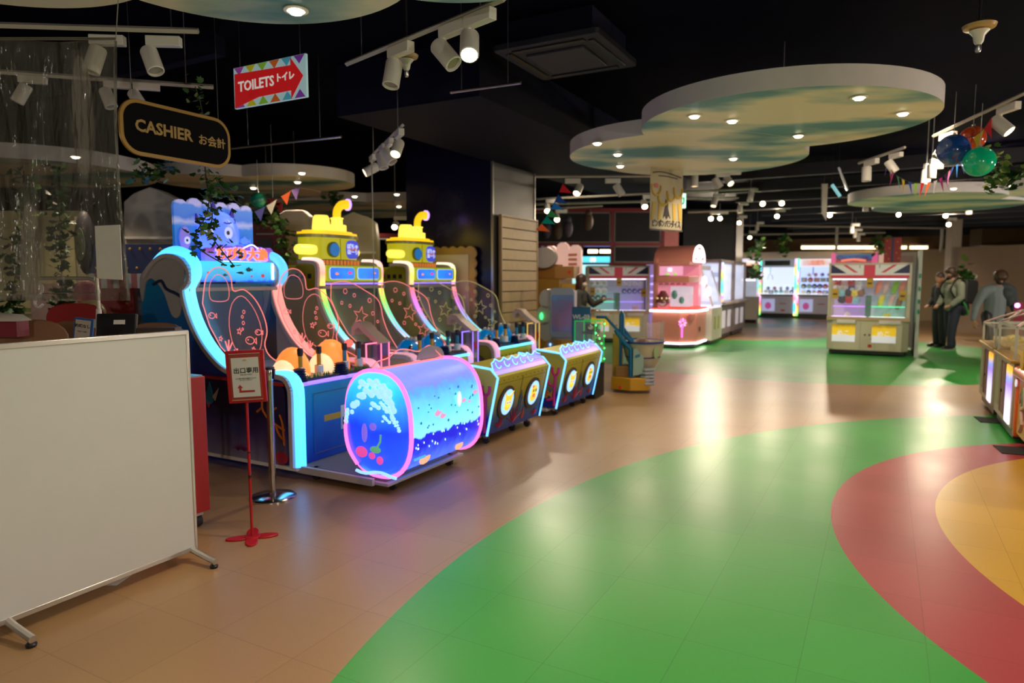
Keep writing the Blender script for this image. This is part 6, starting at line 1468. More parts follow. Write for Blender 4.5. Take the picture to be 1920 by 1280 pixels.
def flag_machine(label, loc, rz, w, lights, prizes, seed):
    t = thing('prize_machine', label, 'prize machine', loc, rz, None)
    M_body = mat('machine_cream', (.55, .50, .36), .35); d = .95; h = 1.86
    b = B(); b.poly([(0, .12), (.12, 0), (w-.12, 0), (w, .12), (w, d), (0, d)], (0, 0, .10), (1, 0, 0), (0, 1, 0), .62); b.done('lower_cabinet', M_body, t, .01)
    B().box(.06, w-.06, .06, d-.04, .03, .10).done('dark_plinth', M_black, t)
    B().box(-.01, w+.01, -.02, .10, .70, .78).done('control_ledge', mat('ledge_tan', (.5, .36, .22), .4), t, .01)
    B().box(.18, w*.36, -.035, .0, .64, .72).box(w*.64, w-.14, -.035, .0, .64, .72).done('button_console', M_white, t, .012)
    for k, x0 in enumerate((.10, w*.5+.09)):
        q = B().box(x0, x0+.42*w/1.45, -.006, .004, .27, .62).done('poster_panel', ramp_mat('yellow_white_poster', [(0, (.68, .68, .7)), (.36, (.68, .68, .7)), (.42, (.85, .55, .02)), (.78, (.8, .5, .02)), (1, (.3, .17, .01))], 'Z', .27, .62, noise=.06, nscale=12, es=.42), t)
        text('poster_lettering', 'めこ', glow('poster_white', (.8, .8, .8), .5), q, (x0+.21, -.008, .44), (1, 0, 0), (0, 0, 1), .12, .003, .002)
    B().cyl((w/2-.03, -.006, .42), (w/2-.03, .0, .42), .018, n=12).cyl((w/2+.05, -.006, .42), (w/2+.05, .0, .42), .018, n=12).cyl((w/2+.08, -.006, .34), (w/2+.08, 0, .34), .010, n=10).done('coin_slot', M_black, t)
    B().box(w/2+.03, w/2+.10, -.006, .002, .17, .23).done('red_sticker', M_red, t)
    B().box(w*.42, w*.425, -.003, .0, .12, .68).box(w*.60, w*.605, -.003, .0, .12, .68).done('panel_seam', M_grey, t)
    b = B()
    for x0, x1, y0, y1 in ((.0, .05, 0, .05), (w-.07, w, 0, .05), (0, .05, d-.05, d), (w-.07, w, d-.05, d)): b.box(x0, x1, y0, y1, .70, h)
    b.box(0, w, 0, d, h-.04, h); b.done('frame_posts', M_body, t, .004)
    union_jack(t, w, h-.30, h-.04, .0)
    B().box(.06, w-.06, d-.06, d-.02, .72, h-.04).done('back_wall', mat('machine_back', (.55, .52, .6), .4, emit=(.5, .45, .6), es=.12), t)
    for k in range(2):
        x0, x1 = .07+k*(w/2-.04), w/2-.02+k*(w/2-.06); col = lights[k]; g = glow('shelf_glow_%02d%02d%02d' % tuple(int(q*99) for q in col), col, 1.0)
        B().box(x0, x1, .06, d-.1, .735, .755).done('playfield', g, t)
        B().box(x0, x1, .05, .065, .755, .785).done('front_light', glow('white_shelf_light', (.9, .85, 1), 2.2), t)
        B().box(x0, x1, .45, .48, .96, .985).done('rail_light', g, t)
        for z in (1.17, 1.36): B().box(x0, x1, .5, d-.1, z, z+.012).done('shelf', glassm('shelf_clear', (.7, .8, .85), .4, .1), t)
        B().box(x0, x1, .06, .09, h-.335, h-.315).done('top_light', glow('white_shelf_light', (.9, .85, 1), 2.2), t)
    B().box(.05, w-.07, .015, .02, .79, h-.30).done('front_glass', glassm('cab_glass', (.9, .9, .9), .05, .05), t)
    B().box(w/2-.05, w/2+.05, .1, .6, .76, 1.2).done('centre_divider', mat('divider_teal', (.05, .2, .16), .4, noise=.6, nscale=18), t)
    M_tick = mat('price_card_gold', (.55, .32, .02), .5)
    for x, z in ((.07, 1.15), (w/2-.045, 1.37), (w-.20, 1.12)):
        q = B().box(x, x+.12, .004, .012, z, z+.19).done('price_card', M_tick, t); B().box(x+.02, x+.10, .001, .004, z+.07, z+.10).done('price_print', M_black, q)
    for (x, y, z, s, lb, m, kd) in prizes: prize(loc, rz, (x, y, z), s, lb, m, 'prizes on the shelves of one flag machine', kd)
    return t
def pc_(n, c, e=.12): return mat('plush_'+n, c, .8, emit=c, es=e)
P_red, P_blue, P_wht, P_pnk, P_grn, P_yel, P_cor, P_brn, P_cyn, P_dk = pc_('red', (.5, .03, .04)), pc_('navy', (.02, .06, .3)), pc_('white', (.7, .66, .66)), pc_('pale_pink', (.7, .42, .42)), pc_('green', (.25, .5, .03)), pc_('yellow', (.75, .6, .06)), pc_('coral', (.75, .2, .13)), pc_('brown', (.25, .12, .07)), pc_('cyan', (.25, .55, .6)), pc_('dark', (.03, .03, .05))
RZM = ANG-PI/2
wR = 1.47
pr = []
xs = [(.13, 1.44, P_red, 'red', 'plush'), (.25, 1.42, P_pnk, 'pink', 'plush'), (.38, 1.44, P_red, 'second red', 'plush'), (.52, 1.43, P_wht, 'white', 'plush'), (.12, 1.36, P_wht, 'white', 'ball'), (.24, 1.36, P_wht, 'second white', 'ball'), (.40, 1.34, P_blue, 'navy', 'ball'), (.50, 1.34, P_wht, 'third white', 'ball')]
nm = ['leftmost on the top shelf', 'second on the top shelf', 'third on the top shelf', 'rightmost on the top shelf', 'low at the far left', 'low, second from left', 'low, third from left', 'low beside the divider']
for k, (x, z, m, c, kd) in enumerate(xs): pr.append((x+.02, .50, z, .078, '%s soft prize %s, violet half of front flag machine' % (c, nm[k]), m, kd))
for k, (x, z, m, c) in enumerate(((.22, 1.24, P_cyn, 'turquoise'), (.36, 1.25, P_dk, 'dark'), (.47, 1.24, P_yel, 'blond'), (.58, 1.25, P_brn, 'brown'), (.24, 1.10, P_dk, 'striped black'), (.37, 1.10, P_red, 'crimson'), (.50, 1.08, P_cyn, 'teal and pink'))): pr.append((x, .48, z, .085, '%s doll on the middle shelves of the violet half, front flag machine' % c, m, 'plush'))
for k, (x, z, m, c) in enumerate(((.92, 1.38, P_cor, 'coral, upper left'), (1.06, 1.38, P_pnk, 'pale pink, upper middle'), (1.22, 1.38, P_grn, 'lime green, upper'), (1.35, 1.38, P_cor, 'coral, upper right'), (.98, 1.10, P_yel, 'yellow banana shaped, lower left'), (1.17, 1.10, P_pnk, 'pale pink curved, lower middle'), (1.30, 1.06, P_brn, 'brown, lower right'))): pr.append((x, .55, z, .105, 'long plush cushion, %s, green half of the front flag machine' % c, m, 'long'))
pr.append((.36, .25, .80, .07, 'white bun-shaped prize lying in the violet lit tray of the front flag machine', P_wht, 'ball'))
pr.append((1.08, .25, .78, .07, 'flat yellow prize lying in the green lit tray of the front flag machine', P_yel, 'plush'))
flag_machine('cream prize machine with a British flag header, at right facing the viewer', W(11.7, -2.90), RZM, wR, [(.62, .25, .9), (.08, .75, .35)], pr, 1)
# taller machine just behind it
t = thing('tall_prize_machine', 'taller pink and white prize machine standing behind the front flag machine', 'prize machine', W(12.8, -2.86), RZM)
B().box(0, 1.62, 0, .8, .1, 2.10).done('cabinet', mat('machine_pale', (.50, .48, .44), .4), t, .01)
q = B().box(.10, .78, -.02, .0, 1.82, 2.06).done('header_picture', ramp_mat('carnival_print', [(0, (.02, .08, .35)), (.4, (.5, .1, .08)), (.6, (.08, .03, .08)), (1, (.03, .15, .4))], 'Z', 1.82, 2.06, noise=.3, nscale=10, es=.5), t)
B().tube([(.2+.06*k, -.024, 1.93+.03*math.sin(PI*k/8)) for k in range(9)], .022, 6).done('header_arch', glow('coral_letters', (.9, .25, .15), .8), q)
B().box(.0, .09, -.022, .0, 1.80, 2.10).box(.79, .90, -.022, .0, 1.80, 2.10).done('pink_strip', glow('strip_pink', (.75, .12, .3), .6), t)
B().box(.92, 1.1, -.022, .0, 1.80, 2.10).done('peach_strip', glow('strip_peach', (.8, .5, .38), .5), t)
B().box(1.25, 1.55, -.022, .0, 1.86, 2.02).done('pale_pink_print', glow('pale_pink_print', (.65, .35, .4), .4), t)
B().box(1.62, 1.68, -.95, .82, .0, 2.10).done('side_board', mat('machine_side_grey', (.42, .44, .40), .4), t)
B().box(1.0, 1.5, .1, .7, .0, .1).done('plinth', M_black, t)
b = B()
for z in (1.6, 1.35, 1.1, .9): b.ball((1.655, -.97, z), (.02, .02, .05), 8)
b.done('side_print', mat('print_green', (.03, .25, .15), .5), t)
# gift box on top
t = thing('gift_box', 'red gold-dotted gift box with navy ribbon on top of the front flag machine', 'gift box', W(11.95, -4.02), RZM)
B().box(-.15, .15, 0, .3, 1.865, 2.36).done('box', mat('gift_red', (.30, .01, .015), .5), t)
b = B()
for k, (x, z) in enumerate(((-.10, 2.30), (-.06, 2.16), (-.11, 2.05), (-.06, 1.94), (.08, 2.28), (.12, 2.15), (.07, 2.06), (.11, 1.95))): b.ball((x, -.001, z), (.014, .004, .014), 8)
b.done('gold_dot', mat('dot_gold', (.45, .25, .02), .4), t)
B().box(-.02, .02, -.004, .304, 1.865, 2.363).done('ribbon', M_navy, t)
# left flag machine
pL = at(1100, 640, 16.6)
pr = []
cols2 = ((.16, 1.24, 'left'), (.30, 1.24, 'second'), (.45, 1.24, 'third'))
for k, (x, z, c) in enumerate(cols2):
    for j, (dz, nm_) in enumerate(((.0, 'middle'), (.2, 'top'), (-.17, 'lower'))): pr.append((x, .55, z+dz, .09 if j < 2 else .07, '%s round prize from left on %s shelf of far flag machine' % (c, nm_), P_wht if j < 2 else P_dk, 'ball'))
for k, x in enumerate((.95, 1.08, 1.21, 1.34)):
    for j, z in enumerate((1.42, 1.24)): pr.append((x, .55, z, .06, '%s small lilac prize on %s shelf, violet half of far flag machine' % (('leftmost', 'second', 'third', 'rightmost')[k], ('top', 'middle')[j]), P_wht if j == 0 else P_blue, 'ball'))
pr.append((1.2, .25, .80, .09, 'pink prize in the violet tray of the far flag machine', P_pnk, 'plush'))
flag_machine('cream prize machine with a British flag header, left of the pink machine and partly hidden', (pL.x, pL.y, 0), R(-3), 1.5, [(.1, .8, .5), (.35, .25, .95)], pr, 2)
# violet lit side of the next machine
t = thing('side_prize_machine', 'narrow violet lit cabinet between the far flag machine and the pink machine', 'prize machine', (at(1217, 600, 16.9).x, 16.9, 0))
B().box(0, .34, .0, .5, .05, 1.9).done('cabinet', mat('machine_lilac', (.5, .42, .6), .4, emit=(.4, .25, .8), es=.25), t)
b = B()
for z in (.9, 1.05, 1.2, 1.4, 1.6): b.box(.02, .32, -.03, .0, z, z+.03)
b.done('lit_shelf', glow('violet_shelf', (.5, .4, 1), 1.6), t)
b = B()
for z in (1.0, 1.3, 1.5): b.ball((.17, -.05, z), (.1, .04, .06), 8)
b.done('shelf_prizes', P_wht, t)

# ---------------- pink sweets machine with barrel roof
t = thing('pink_sweets_machine', 'salmon pink vending machine with barrel roof and white light bands', 'vending machine', W(11.15, .62), RZM)
M_pk = mat('salmon_enamel', (.66, .24, .19), .35); wP = .92; dP = 1.15
M_wt = glow('white_band_light', (1, .82, .78), 5)
base = [(0, 0), (.62, 0), (wP, .30), (wP, dP), (0, dP)]
def grow(e, zs):
    return [(-e, -e), (.62+e*.4, -e), (wP+e, .30-e*.4), (wP+e, dP), (-e, dP)]
B().poly(base, (0, 0, .12), (1, 0, 0), (0, 1, 0), .70).done('lower_cabinet', M_pk, t, .01)
B().poly([(.05, .05), (.6, .05), (wP-.05, .32), (wP-.05, dP), (.05, dP)], (0, 0, .03), (1, 0, 0), (0, 1, 0), .09).done('plinth', M_black, t)
B().poly(grow(.03, 0), (0, 0, .11), (1, 0, 0), (0, 1, 0), .03).poly(grow(.05, 0), (0, 0, .82), (1, 0, 0), (0, 1, 0), .035).done('light_band', M_wt, t)
B().poly(grow(.02, 0), (0, 0, .855), (1, 0, 0), (0, 1, 0), .05).done('counter_rim', mat('coral_rim', (.7, .12, .10), .4, emit=(.9, .1, .1), es=.2), t)
B().box(0, .10, 0, dP, .9, 2.0).done('rear_post', M_pk, t, .02)
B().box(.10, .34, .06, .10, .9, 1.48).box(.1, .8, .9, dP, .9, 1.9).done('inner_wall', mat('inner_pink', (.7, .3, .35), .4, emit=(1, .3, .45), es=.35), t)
B().box(.0, .80, .0, dP, 1.46, 1.60).done('middle_beam', M_pk, t, .01)
b = B()
for k in range(5): b.lathe([(.06, 0), (.045, .03), (.001, .045)], (.18+k*.13, .02, 1.41), 12)
b.done('scalloped_valance', mat('valance_rose', (.45, .12, .14), .5), t)
B().box(.14, .66, .01, .02, 1.62, 1.82).done('upper_window', glow('pink_window', (.95, .40, .60), .6), t)
B().box(.02, .14, .0, .9, 1.60, 1.9).box(.1, .8, .03, dP, 1.84, 1.92).done('upper_case', M_pk, t, .01)
b = B(); b.cyl((.38, -.03, 1.70), (.38, -.03, 1.78), .05, n=12); b.done('white_jar', glow('jar_white', (.85, .9, 1), .9), t)
b = B(); b.ball((.33, -.04, 1.645), (.04, .03, .025), 10); b.ball((.5, -.04, 1.645), (.04, .03, .025), 10); b.done('green_sweet', glow('lime_sweet', (.35, .8, .1), .7), t)
# barrel roof running along the front; arch face at the right end
arc = [(math.cos(a)*.52, math.sin(a)*.36) for a in [PI*k/20 for k in range(21)]]
B().poly([(dP*.5+y, 1.92+z) for y, z in arc], (.0, 0, 0), (0, 1, 0), (0, 0, 1), .86).done('barrel_roof', M_pk, t)
q = B().poly([(dP*.5+y*.9, 1.95+z*.86) for y, z in arc], (.86, 0, 0), (0, 1, 0), (0, 0, 1), .012).done('arch_face', mat('arch_brown', (.35, .2, .16), .5), t)
q2 = B().tube([(.875, dP*.5+y*.95, 1.93+z*.95) for y, z in arc], .022, 6, True).done('arch_light', glow('arch_white_light', (1, .75, .8), 4), q)
B().poly([(dP*.5+p[0], 2.08+p[1]) for p in ell(0, 0, .25, .10, 20, 3)], (.872, 0, 0), (0, 1, 0), (0, 0, 1), .012).done('lit_logo', glow('logo_white', (1, .95, .98), 4), q)
# the front corner case with toys
B().box(.10, .86, .06, .9, .91, .93).done('case_floor', mat('case_floor_red', (.7, .08, .06), .4, emit=(1, .15, .1), es=.4), t)
b = B(); b.lathe([(.04, .93), (.16, 1.02), (.15, 1.06), (.13, 1.10), (.14, 1.14), (.10, 1.2), (.05, 1.28)], (.24, -.02, 0), 16); b.done('carousel', mat('carousel_brown', (.2, .05, .06), .3, noise=.6, nscale=20), t)
b = B()
for k in range(8): b.ball((.24+.13*math.cos(k*.8), -.02+.13*math.sin(k*.8), 1.12), .018, 8)
b.done('carousel_light', glow('carousel_gold', (.9, .7, .3), 1.2), t)
B().box(.40, .80, -.02, .4, .94, 1.38).done('clear_case', glassm('case_clear', (.75, .85, .95), .45, .15, (.5, .7, .9), .35), t)
b = B().ball((.5, -.04, 1.2), (.07, .03, .10), 10).ball((.66, -.04, 1.08), (.06, .03, .08), 10); b.done('wrapped_sweets', mat('sweets_mix', (.15, .35, .35), .3, noise=.8, nscale=25), t)
# windmill light on the chamfered face
cf = Vector((.62, 0, 0)); cd = Vector((.30, .30, 0)).normalized(); cn = Vector((cd.y, -cd.x, 0))
b = B(); c0 = Vector((.66, .04, .58))+cn*.01
b.poly([(-.015, -.32), (.015, -.32), (.015, -.06), (-.015, -.06)], c0, cd, (0, 0, 1), -.01)
b.done('windmill_stem_light', glow('magenta_stem', (.9, .12, .75), 1.8), t)
for k in range(9):
    a = 2*PI*k/9; u = Vector((0, 0, 1))*math.sin(a)+cd*math.cos(a); v = Vector((0, 0, 1))*math.cos(a)-cd*math.sin(a)
    B().poly([(.03, -.008), (.09, -.018), (.105, 0), (.09, .018), (.03, .008)], c0+cn*.004, u, v, .008).done('windmill_petal', glow('petal_%d' % (k % 2), ((.95, .45, .75), (.8, .15, .75))[k % 2], 1.3 if k in (0, 1, 7, 8) else .5), t)
B().poly(ell(.0, 0, .055, .06, 16), (wP+.002, .55, .42), (0, 1, 0), (0, 0, 1), .012).done('speaker_grille', mat('grille_maroon', (.10, .02, .03), .5), t)
B().lathe([(.05, .64), (.07, .70), (.07, .78)], (.85, .1, 0), 14).done('dispenser_cup', M_pk, t)

# ---------------- machines along the aisle beyond it (white, then grey)
t = thing('white_prize_machine', 'white prize machine with lit case and tilted glass beside the pink machine', 'prize machine', W(12.42, -.42), ANG, None)
B().box(0, 1.1, .0, .9, .10, .86).done('lower_cabinet', mat('machine_white', (.62, .58, .50), .35), t, .012)
B().box(.05, 1.05, .04, .85, .03, .10).done('plinth', M_black, t)
B().box(0.03, 1.07, .02, .85, .86, .90).done('tray', glow('tray_lilac_white', (.75, .7, 1), 1.0), t)
b = B().poly([(.0, .9), (.28, 1.75), (.9, 1.75), (.9, .9)], (0.05, 0, 0), (0, 1, 0), (0, 0, 1), 1.0).done('tilted_case', glassm('case_milky', (.8, .85, .95), .35, .15, (.6, .7, 1), .45), t)
b = B(); b.cyl((.04, .0, .9), (.04, .28, 1.75), .025, n=8); b.cyl((1.06, .0, .9), (1.06, .28, 1.75), .02, n=8); b.done('case_edge', M_white, t)
B().ball((.02, .2, 1.5), (.03, .05, .10), 8).ball((.02, .1, 1.25), (.03, .05, .10), 8).done('edge_lamp', glow('lamp_white', (1, .95, .9), 6), t)
for x0 in (.22, .62): B().box(x0, x0+.18, -.006, .0, .35, .66).done('green_print', mat('print_olive', (.38, .38, .10), .5), t)
B().box(0.0, 1.1, .3, .9, 1.75, 1.86).done('roof', M_white, t)
for k, (x0, lb) in enumerate(((13.55, 'grey tall prize machine with rainbow light column, nearer of two beyond the white one'), (15.35, 'grey tall prize machine, farther of two beyond the white one'))):
    t = thing('tall_grey_machine', lb, 'prize machine', W(x0, -.36), ANG, 'tall grey prize machines')
    B().box(0, 1.7, .0, .9, .14, .92).done('lower_cabinet', mat('machine_mauve_grey', (.22, .19, .22), .4), t, .012)
    B().box(.06, 1.64, .05, .85, .03, .14).done('plinth', M_black, t)
    B().box(-.02, 1.72, -.14, .1, .90, .97).done('control_ledge', mat('ledge_mauve', (.35, .28, .30), .4), t, .01)
    B().box(0.06, 1.64, .06, .84, .98, 1.92).done('lit_case', glassm('case_lit_white', (.8, .85, 1), .5, .15, (.75, .8, 1), .55), t)
    b = B()
    for x in (0, 1.64): b.box(x, x+.06, 0, .06, .95, 2.0)
    b.box(0, 1.7, 0, .9, 1.95, 2.02); b.done('frame_posts', mat('post_mauve', (.25, .2, .2), .4), t)
    for x0_ in (.25, .95): B().box(x0_, x0_+.42, -.006, .0, .30, .74).done('white_poster', glow('poster_grey_white', (.7, .65, .72), .35), t)
    if k == 0: B().box(.22, .50, .03, .06, .96, 1.95).done('rainbow_column', ramp_mat('rainbow_column_light', [(0, (1, .5, .05)), (.12, (.9, .1, .5)), (.25, (.1, .8, .3)), (.4, (.05, .7, 1)), (.55, (.2, .9, .2)), (.7, (.9, .85, .1)), (.85, (.9, .3, .8)), (1, (.5, .6, 1))], 'Z', .96, 1.95, noise=.2, nscale=3, es=1.7), t)
    for j, z in enumerate((1.15, 1.4, 1.65)):
        rnd = random.Random(k*9+j)
        for i in range(4):
            o = B().box(-.08, .08, -.05, .05, -.06, .06).done('prize_box', [P_blue, P_wht, P_red, P_cyn][rnd.randrange(4)], None, loc=W(x0+.7+i*.25, .15-.36+.2, z), rz=ANG)
            tag(o, 'small boxed prize behind the glass of the %s tall grey machine' % ('nearer', 'farther')[k], 'prize', 'boxed prizes in the %s tall grey machine' % ('nearer', 'farther')[k])
# dark wall + silver column above them
b = B(); a, c = at(1282, 480, 19.5), at(1362, 480, 19.5)
t = thing('metal_column', 'slim silver clad column behind the grey machines', 'column', (at(1376, 600, 20.5).x, 20.5, 0))
B().box(0, .20, 0, .2, 0, 3.6).done('shaft', mat('cladding_silver', (.5, .45, .4), .3, .9), t)
B().box(-1.55, .0, .1, .2, 0, 3.6).done('dark_panel', mat('dark_cladding', (.02, .018, .02), .6), t)

# ---------------- the far row of rainbow framed machines
XF = 25.05
M_rbs = ramp_mat('rainbow_strip', [(0, (.95, .85, .05)), (.08, (.05, .6, 1)), (.2, (.05, .75, 1)), (.3, (.9, .2, .2)), (.38, (.95, .5, .9)), (.48, (.1, .8, .4)), (.58, (.05, .75, 1)), (.7, (.2, .85, .2)), (.8, (.95, .85, .1)), (.88, (.9, .3, .1)), (1, (.7, .4, 1))], 'Z', .1, 2.3, noise=.2, nscale=1.5, es=1.9)
M_rbs2 = ramp_mat('rainbow_strip_reversed', [(0, (.1, .85, .2)), (.1, (.95, .85, .1)), (.2, (.95, .15, .1)), (.3, (.9, .4, .9)), (.42, (.9, .8, .1)), (.52, (.1, .85, .2)), (.62, (.9, .2, .3)), (.72, (.9, .6, .95)), (.82, (.05, .7, 1)), (1, (.1, .9, .3))], 'Z', .1, 2.3, noise=.2, nscale=1.5, es=1.9)
def far_machine(y0, w, label, header, tint, prizecols, seed, strips=True):
    loc = W(XF, y0, 0); t = thing('far_prize_machine', label, 'prize machine', loc, RZM)
    B().box(0, w, .05, .7, 0, .18).done('plinth', M_black, t)
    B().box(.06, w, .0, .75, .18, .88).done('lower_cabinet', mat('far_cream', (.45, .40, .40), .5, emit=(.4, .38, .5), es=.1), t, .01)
    q = B().box(.14, .62, -.02, .0, .26, .75).done('prize_door', glow('door_blue_white', (.45, .48, .75), .6), t)
    B().poly(ell(.38, .48, .12, .14, 12), (0, -.025, 0), (1, 0, 0), (0, 0, 1), .01).done('door_print', mat('door_print_pink', (.5, .08, .3), .5, emit=(.6, .1, .35), es=.4), q)
    B().box(.80, 1.05, -.012, .0, .55, .58).box(w*.66, w*.78, -.012, .0, .27, .33).done('panel_print', M_red, t)
    B().box(.06, w, -.08, .02, .88, .93).done('control_ledge', M_black, t)
    B().box(.06, w, .6, .7, .93, 2.3).done('back_wall', glow('lit_back_%d' % seed, tint, .95), t)
    B().box(.06, w, .0, .6, .93, .95).done('playfield', glow('far_playfield', (.85, .9, 1), 1.1), t)
    B().box(.06, w, .0, .6, 2.0, 2.3).done('top_box', glow('far_header_%d' % seed, header, .8), t)
    B().box(.2, w-.15, -.015, .0, 2.06, 2.26).done('header_sign', ramp_mat('far_header_print_%d' % seed, [(0, (.8, .8, .9)), (.4, (.85, .25, .15)), (.6, (.9, .85, .85)), (1, (.1, .3, .8))], 'X', 0, w, noise=1.0, nscale=5, es=.6) if seed else mat('dark_header', (.05, .06, .07), .4), t)
    if strips:
        B().box(-.07, .0, -.04, .04, .10, 2.32).done('rainbow_strip', M_rbs, t); B().box(.015, .085, -.04, .04, .10, 2.32).done('rainbow_strip', M_rbs2, t)
    rnd = random.Random(seed*7+1)
    for k, (n, z, x0, x1, s) in enumerate(prizecols):
        for i in range(n):
            m = rnd.choice([P_blue, P_wht, P_red, P_cyn, P_dk] if seed != 5 else [P_yel])
            c = (x0+(x1-x0)*(i+.5)/n, .2+.08*(k % 2), z)
            prize(loc, RZM, c, s, 'small prize inside the %s' % label.split(',')[0], m, 'prizes in the '+label.split(',')[0], 'box' if rnd.random() < .4 and seed != 5 else 'ball')
    b = B().cyl((w*.3, .25, 2.0), (w*.3, .25, 1.72), .02, n=8); b.tube([(w*.3-.1, .25, 1.5), (w*.3-.08, .25, 1.66), (w*.3, .25, 1.74), (w*.3+.08, .25, 1.66), (w*.3+.1, .25, 1.5)], .012, 6); b.done('claw', M_chrome, t)
    return t
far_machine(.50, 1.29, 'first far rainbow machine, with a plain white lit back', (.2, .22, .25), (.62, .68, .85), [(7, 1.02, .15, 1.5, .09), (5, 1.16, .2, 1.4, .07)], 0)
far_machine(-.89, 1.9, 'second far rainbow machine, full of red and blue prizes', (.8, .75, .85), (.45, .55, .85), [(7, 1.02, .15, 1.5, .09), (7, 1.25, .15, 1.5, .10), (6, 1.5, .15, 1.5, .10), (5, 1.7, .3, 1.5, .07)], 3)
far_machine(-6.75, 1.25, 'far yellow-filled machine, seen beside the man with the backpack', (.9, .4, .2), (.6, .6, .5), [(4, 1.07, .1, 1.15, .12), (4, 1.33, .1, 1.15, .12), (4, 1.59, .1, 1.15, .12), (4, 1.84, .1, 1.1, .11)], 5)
# blocks between them, hidden by the flag machine, and the corner one at the left
t = thing('corner_prize_machine', 'small cream prize machine in the far corner, left of the rainbow strips', 'prize machine', W(21.2, .53), RZM); t.scale = (.52, .7, 1)
B().box(0, 1.1, 0, .8, .12, .92).done('lower_cabinet', mat('far_cream2', (.42, .38, .33), .5), t, .01)
B().box(.2, .32, -.01, .0, .70, .74).done('slot', M_black, t)
B().box(.04, 1.06, .04, .76, .92, 1.55).done('clear_case', glassm('far_case', (.7, .75, .8), .5, .15, (.5, .55, .7), .4), t)
b = B()
for k in range(7): b.ball((.12+k*.13, .02, 1.5), .03, 8)
b.done('top_lamp', glow('small_white_lamp', (.9, .9, 1), 3), t)
B().box(0, 1.1, -.02, .8, 1.55, 2.0).done('dark_top', mat('dark_red_top', (.08, .02, .02), .5), t)
B().box(.06, 1.04, .06, .7, 0, .12).done('plinth', M_black, t)
t = thing('lit_poster_wall', 'bright white and orange lit header behind the corner machine', 'lit panel', W(25.3, 2.4), RZM)
B().box(-.6, 1.9, 0, .3, 0, 2.35).done('panel', ramp_mat('orange_white_header', [(0, (.1, .1, .12)), (.6, (.2, .2, .25)), (.68, (.9, .9, 1)), (.82, (.9, .85, .85)), (.88, (.9, .35, .15)), (.94, (.9, .8, .7)), (1, (.6, .6, .9))], 'Z', 0, 2.35, noise=.08, nscale=8, es=1.0), t)
# long ceiling light strips above the far wall
for k, (px0, px1, py) in enumerate(((1504, 1645, 464), (1686, 1700, 464), (1708, 1787, 464))):
    a, c = at(px0, py, 26.0), at(px1, py, 26.0)
    t = thing('strip_light', ['long glowing strip light above the far machines, left of the gift box', 'short glowing strip light just right of the gift box', 'glowing strip light above the far machines, right of the gift box'][k], 'strip light', a)
    B().box(0, c.x-a.x, 0, .08, -.05, .06).done('tube', glow('strip_tube', (1, .72, .38), 4), t)
    B().box(0, c.x-a.x, -.01, .1, .06, .12).done('housing', M_whitem, t)
for k, px in enumerate((1475, 1569, 1766, 1771)):
    p = at(px, 440, 24)
    if k in (0, 3): continue
    o = B().cyl((0, 0, -.6), (0, 0, .5), .05 if k else .02, n=8).done('hanging_post', M_whitem, None, loc=p); tag(o, ['', 'thin pale post hanging above the first far prize machine', 'pale post standing behind the backpack wearer near the far wall'][k], 'post')
t = thing('pale_column', 'pale square column behind the man with the backpack', 'column', (at(1776, 600, 21.2).x, 21.2, 0))
B().box(0, .30, 0, .3, 0, 3.6).done('shaft', mat('pale_column_paint', (.62, .52, .42), .5), t)
# hanging clear tubes
for k, (px0, py0, px1, py1, Y, mm, lb) in enumerate(((1573, 313, 1590, 356, 8.6, M_chrome, 'slanting chrome-like hanging tube right of the biggest cloud'), (1560, 346, 1575, 368, 9.5, glow('rainbow_tube', (.3, .7, .8), .5), 'small glinting hanging tube, left of the chrome one'))):
    a, c = at(px0, py0, Y), at(px1, py1, Y); o = B().cyl((0, 0, 0), tuple(c-a), .022, n=10).done('hanging_tube', mm, None, loc=a); tag(o, lb, 'tube')
    B().cyl((0, 0, 0), (0, 0, 3.6-a.z), .002, n=4).done('string', M_black, o)
a = at(1540, 345, 12); o = B().poly([(0, 0), (.10, 0), (.10, -.62), (.02, -.50)], (0, 0, 0), (1, 0, 0), (0, 0, 1), .03).done('hanging_sign', M_rail, None, loc=a); tag(o, 'narrow pale panel hanging edge-on in the dark, above the flag machine', 'panel'); B().cyl((.05, 0, 0), (.05, 0, 3.6-a.z), .004, n=5).done('string', M_black, o)
# brown box shape at the far right above the wall
a, c = at(1840, 460, 23), at(1990, 428, 23)
o = B().box(0, c.x-a.x, 0, .6, 0, c.z-a.z).done('ceiling_box', mat('brown_box2', (.10, .055, .012), .6), None, loc=a); tag(o, 'brown boxed shape above the far right wall', 'box'); 
# lit shop region behind the cloud topped cabinet (left of the shop frame)
pZ = at(1010, 640, 20.5)
t = thing('back_prize_machine', 'bright cyan-lit prize machine glimpsed left of the far flag machine', 'prize machine', (pZ.x, 20.5, 0), R(-3))
B().box(0, 2.1, 0, .6, 0, 1.0).done('lower_cabinet', mat('far_cream2', (.42, .38, .33), .5), t)
B().box(0, 2.1, .3, .6, 1.0, 2.1).done('lit_back', glow('pale_cyan_back', (.5, .8, .85), .9), t)
B().box(0, 2.1, -.02, .6, 2.05, 2.13).done('yellow_green_strip', glow('lime_strip', (.7, .8, .1), 1.1), t)
B().box(1.25, 2.1, -.04, .6, 1.98, 2.2).done('cyan_header', glow('cyan_header', (.1, .65, .85), 1.3), t)
text('header_mark', '88', glow('white_mark', (1, .9, 1), 2), t, (1.6, -.05, 2.1), (1, 0, 0), (0, 0, 1), .18, .01)
B().box(1.15, 1.22, -.05, .0, 1.0, 2.05).done('rainbow_edge', M_rbs, t)
a = at(1103, 471, 20.3)
t = thing('ceiling_lamp_pair', 'pair of warm rectangular lamps behind the red lattice', 'lamp', a)
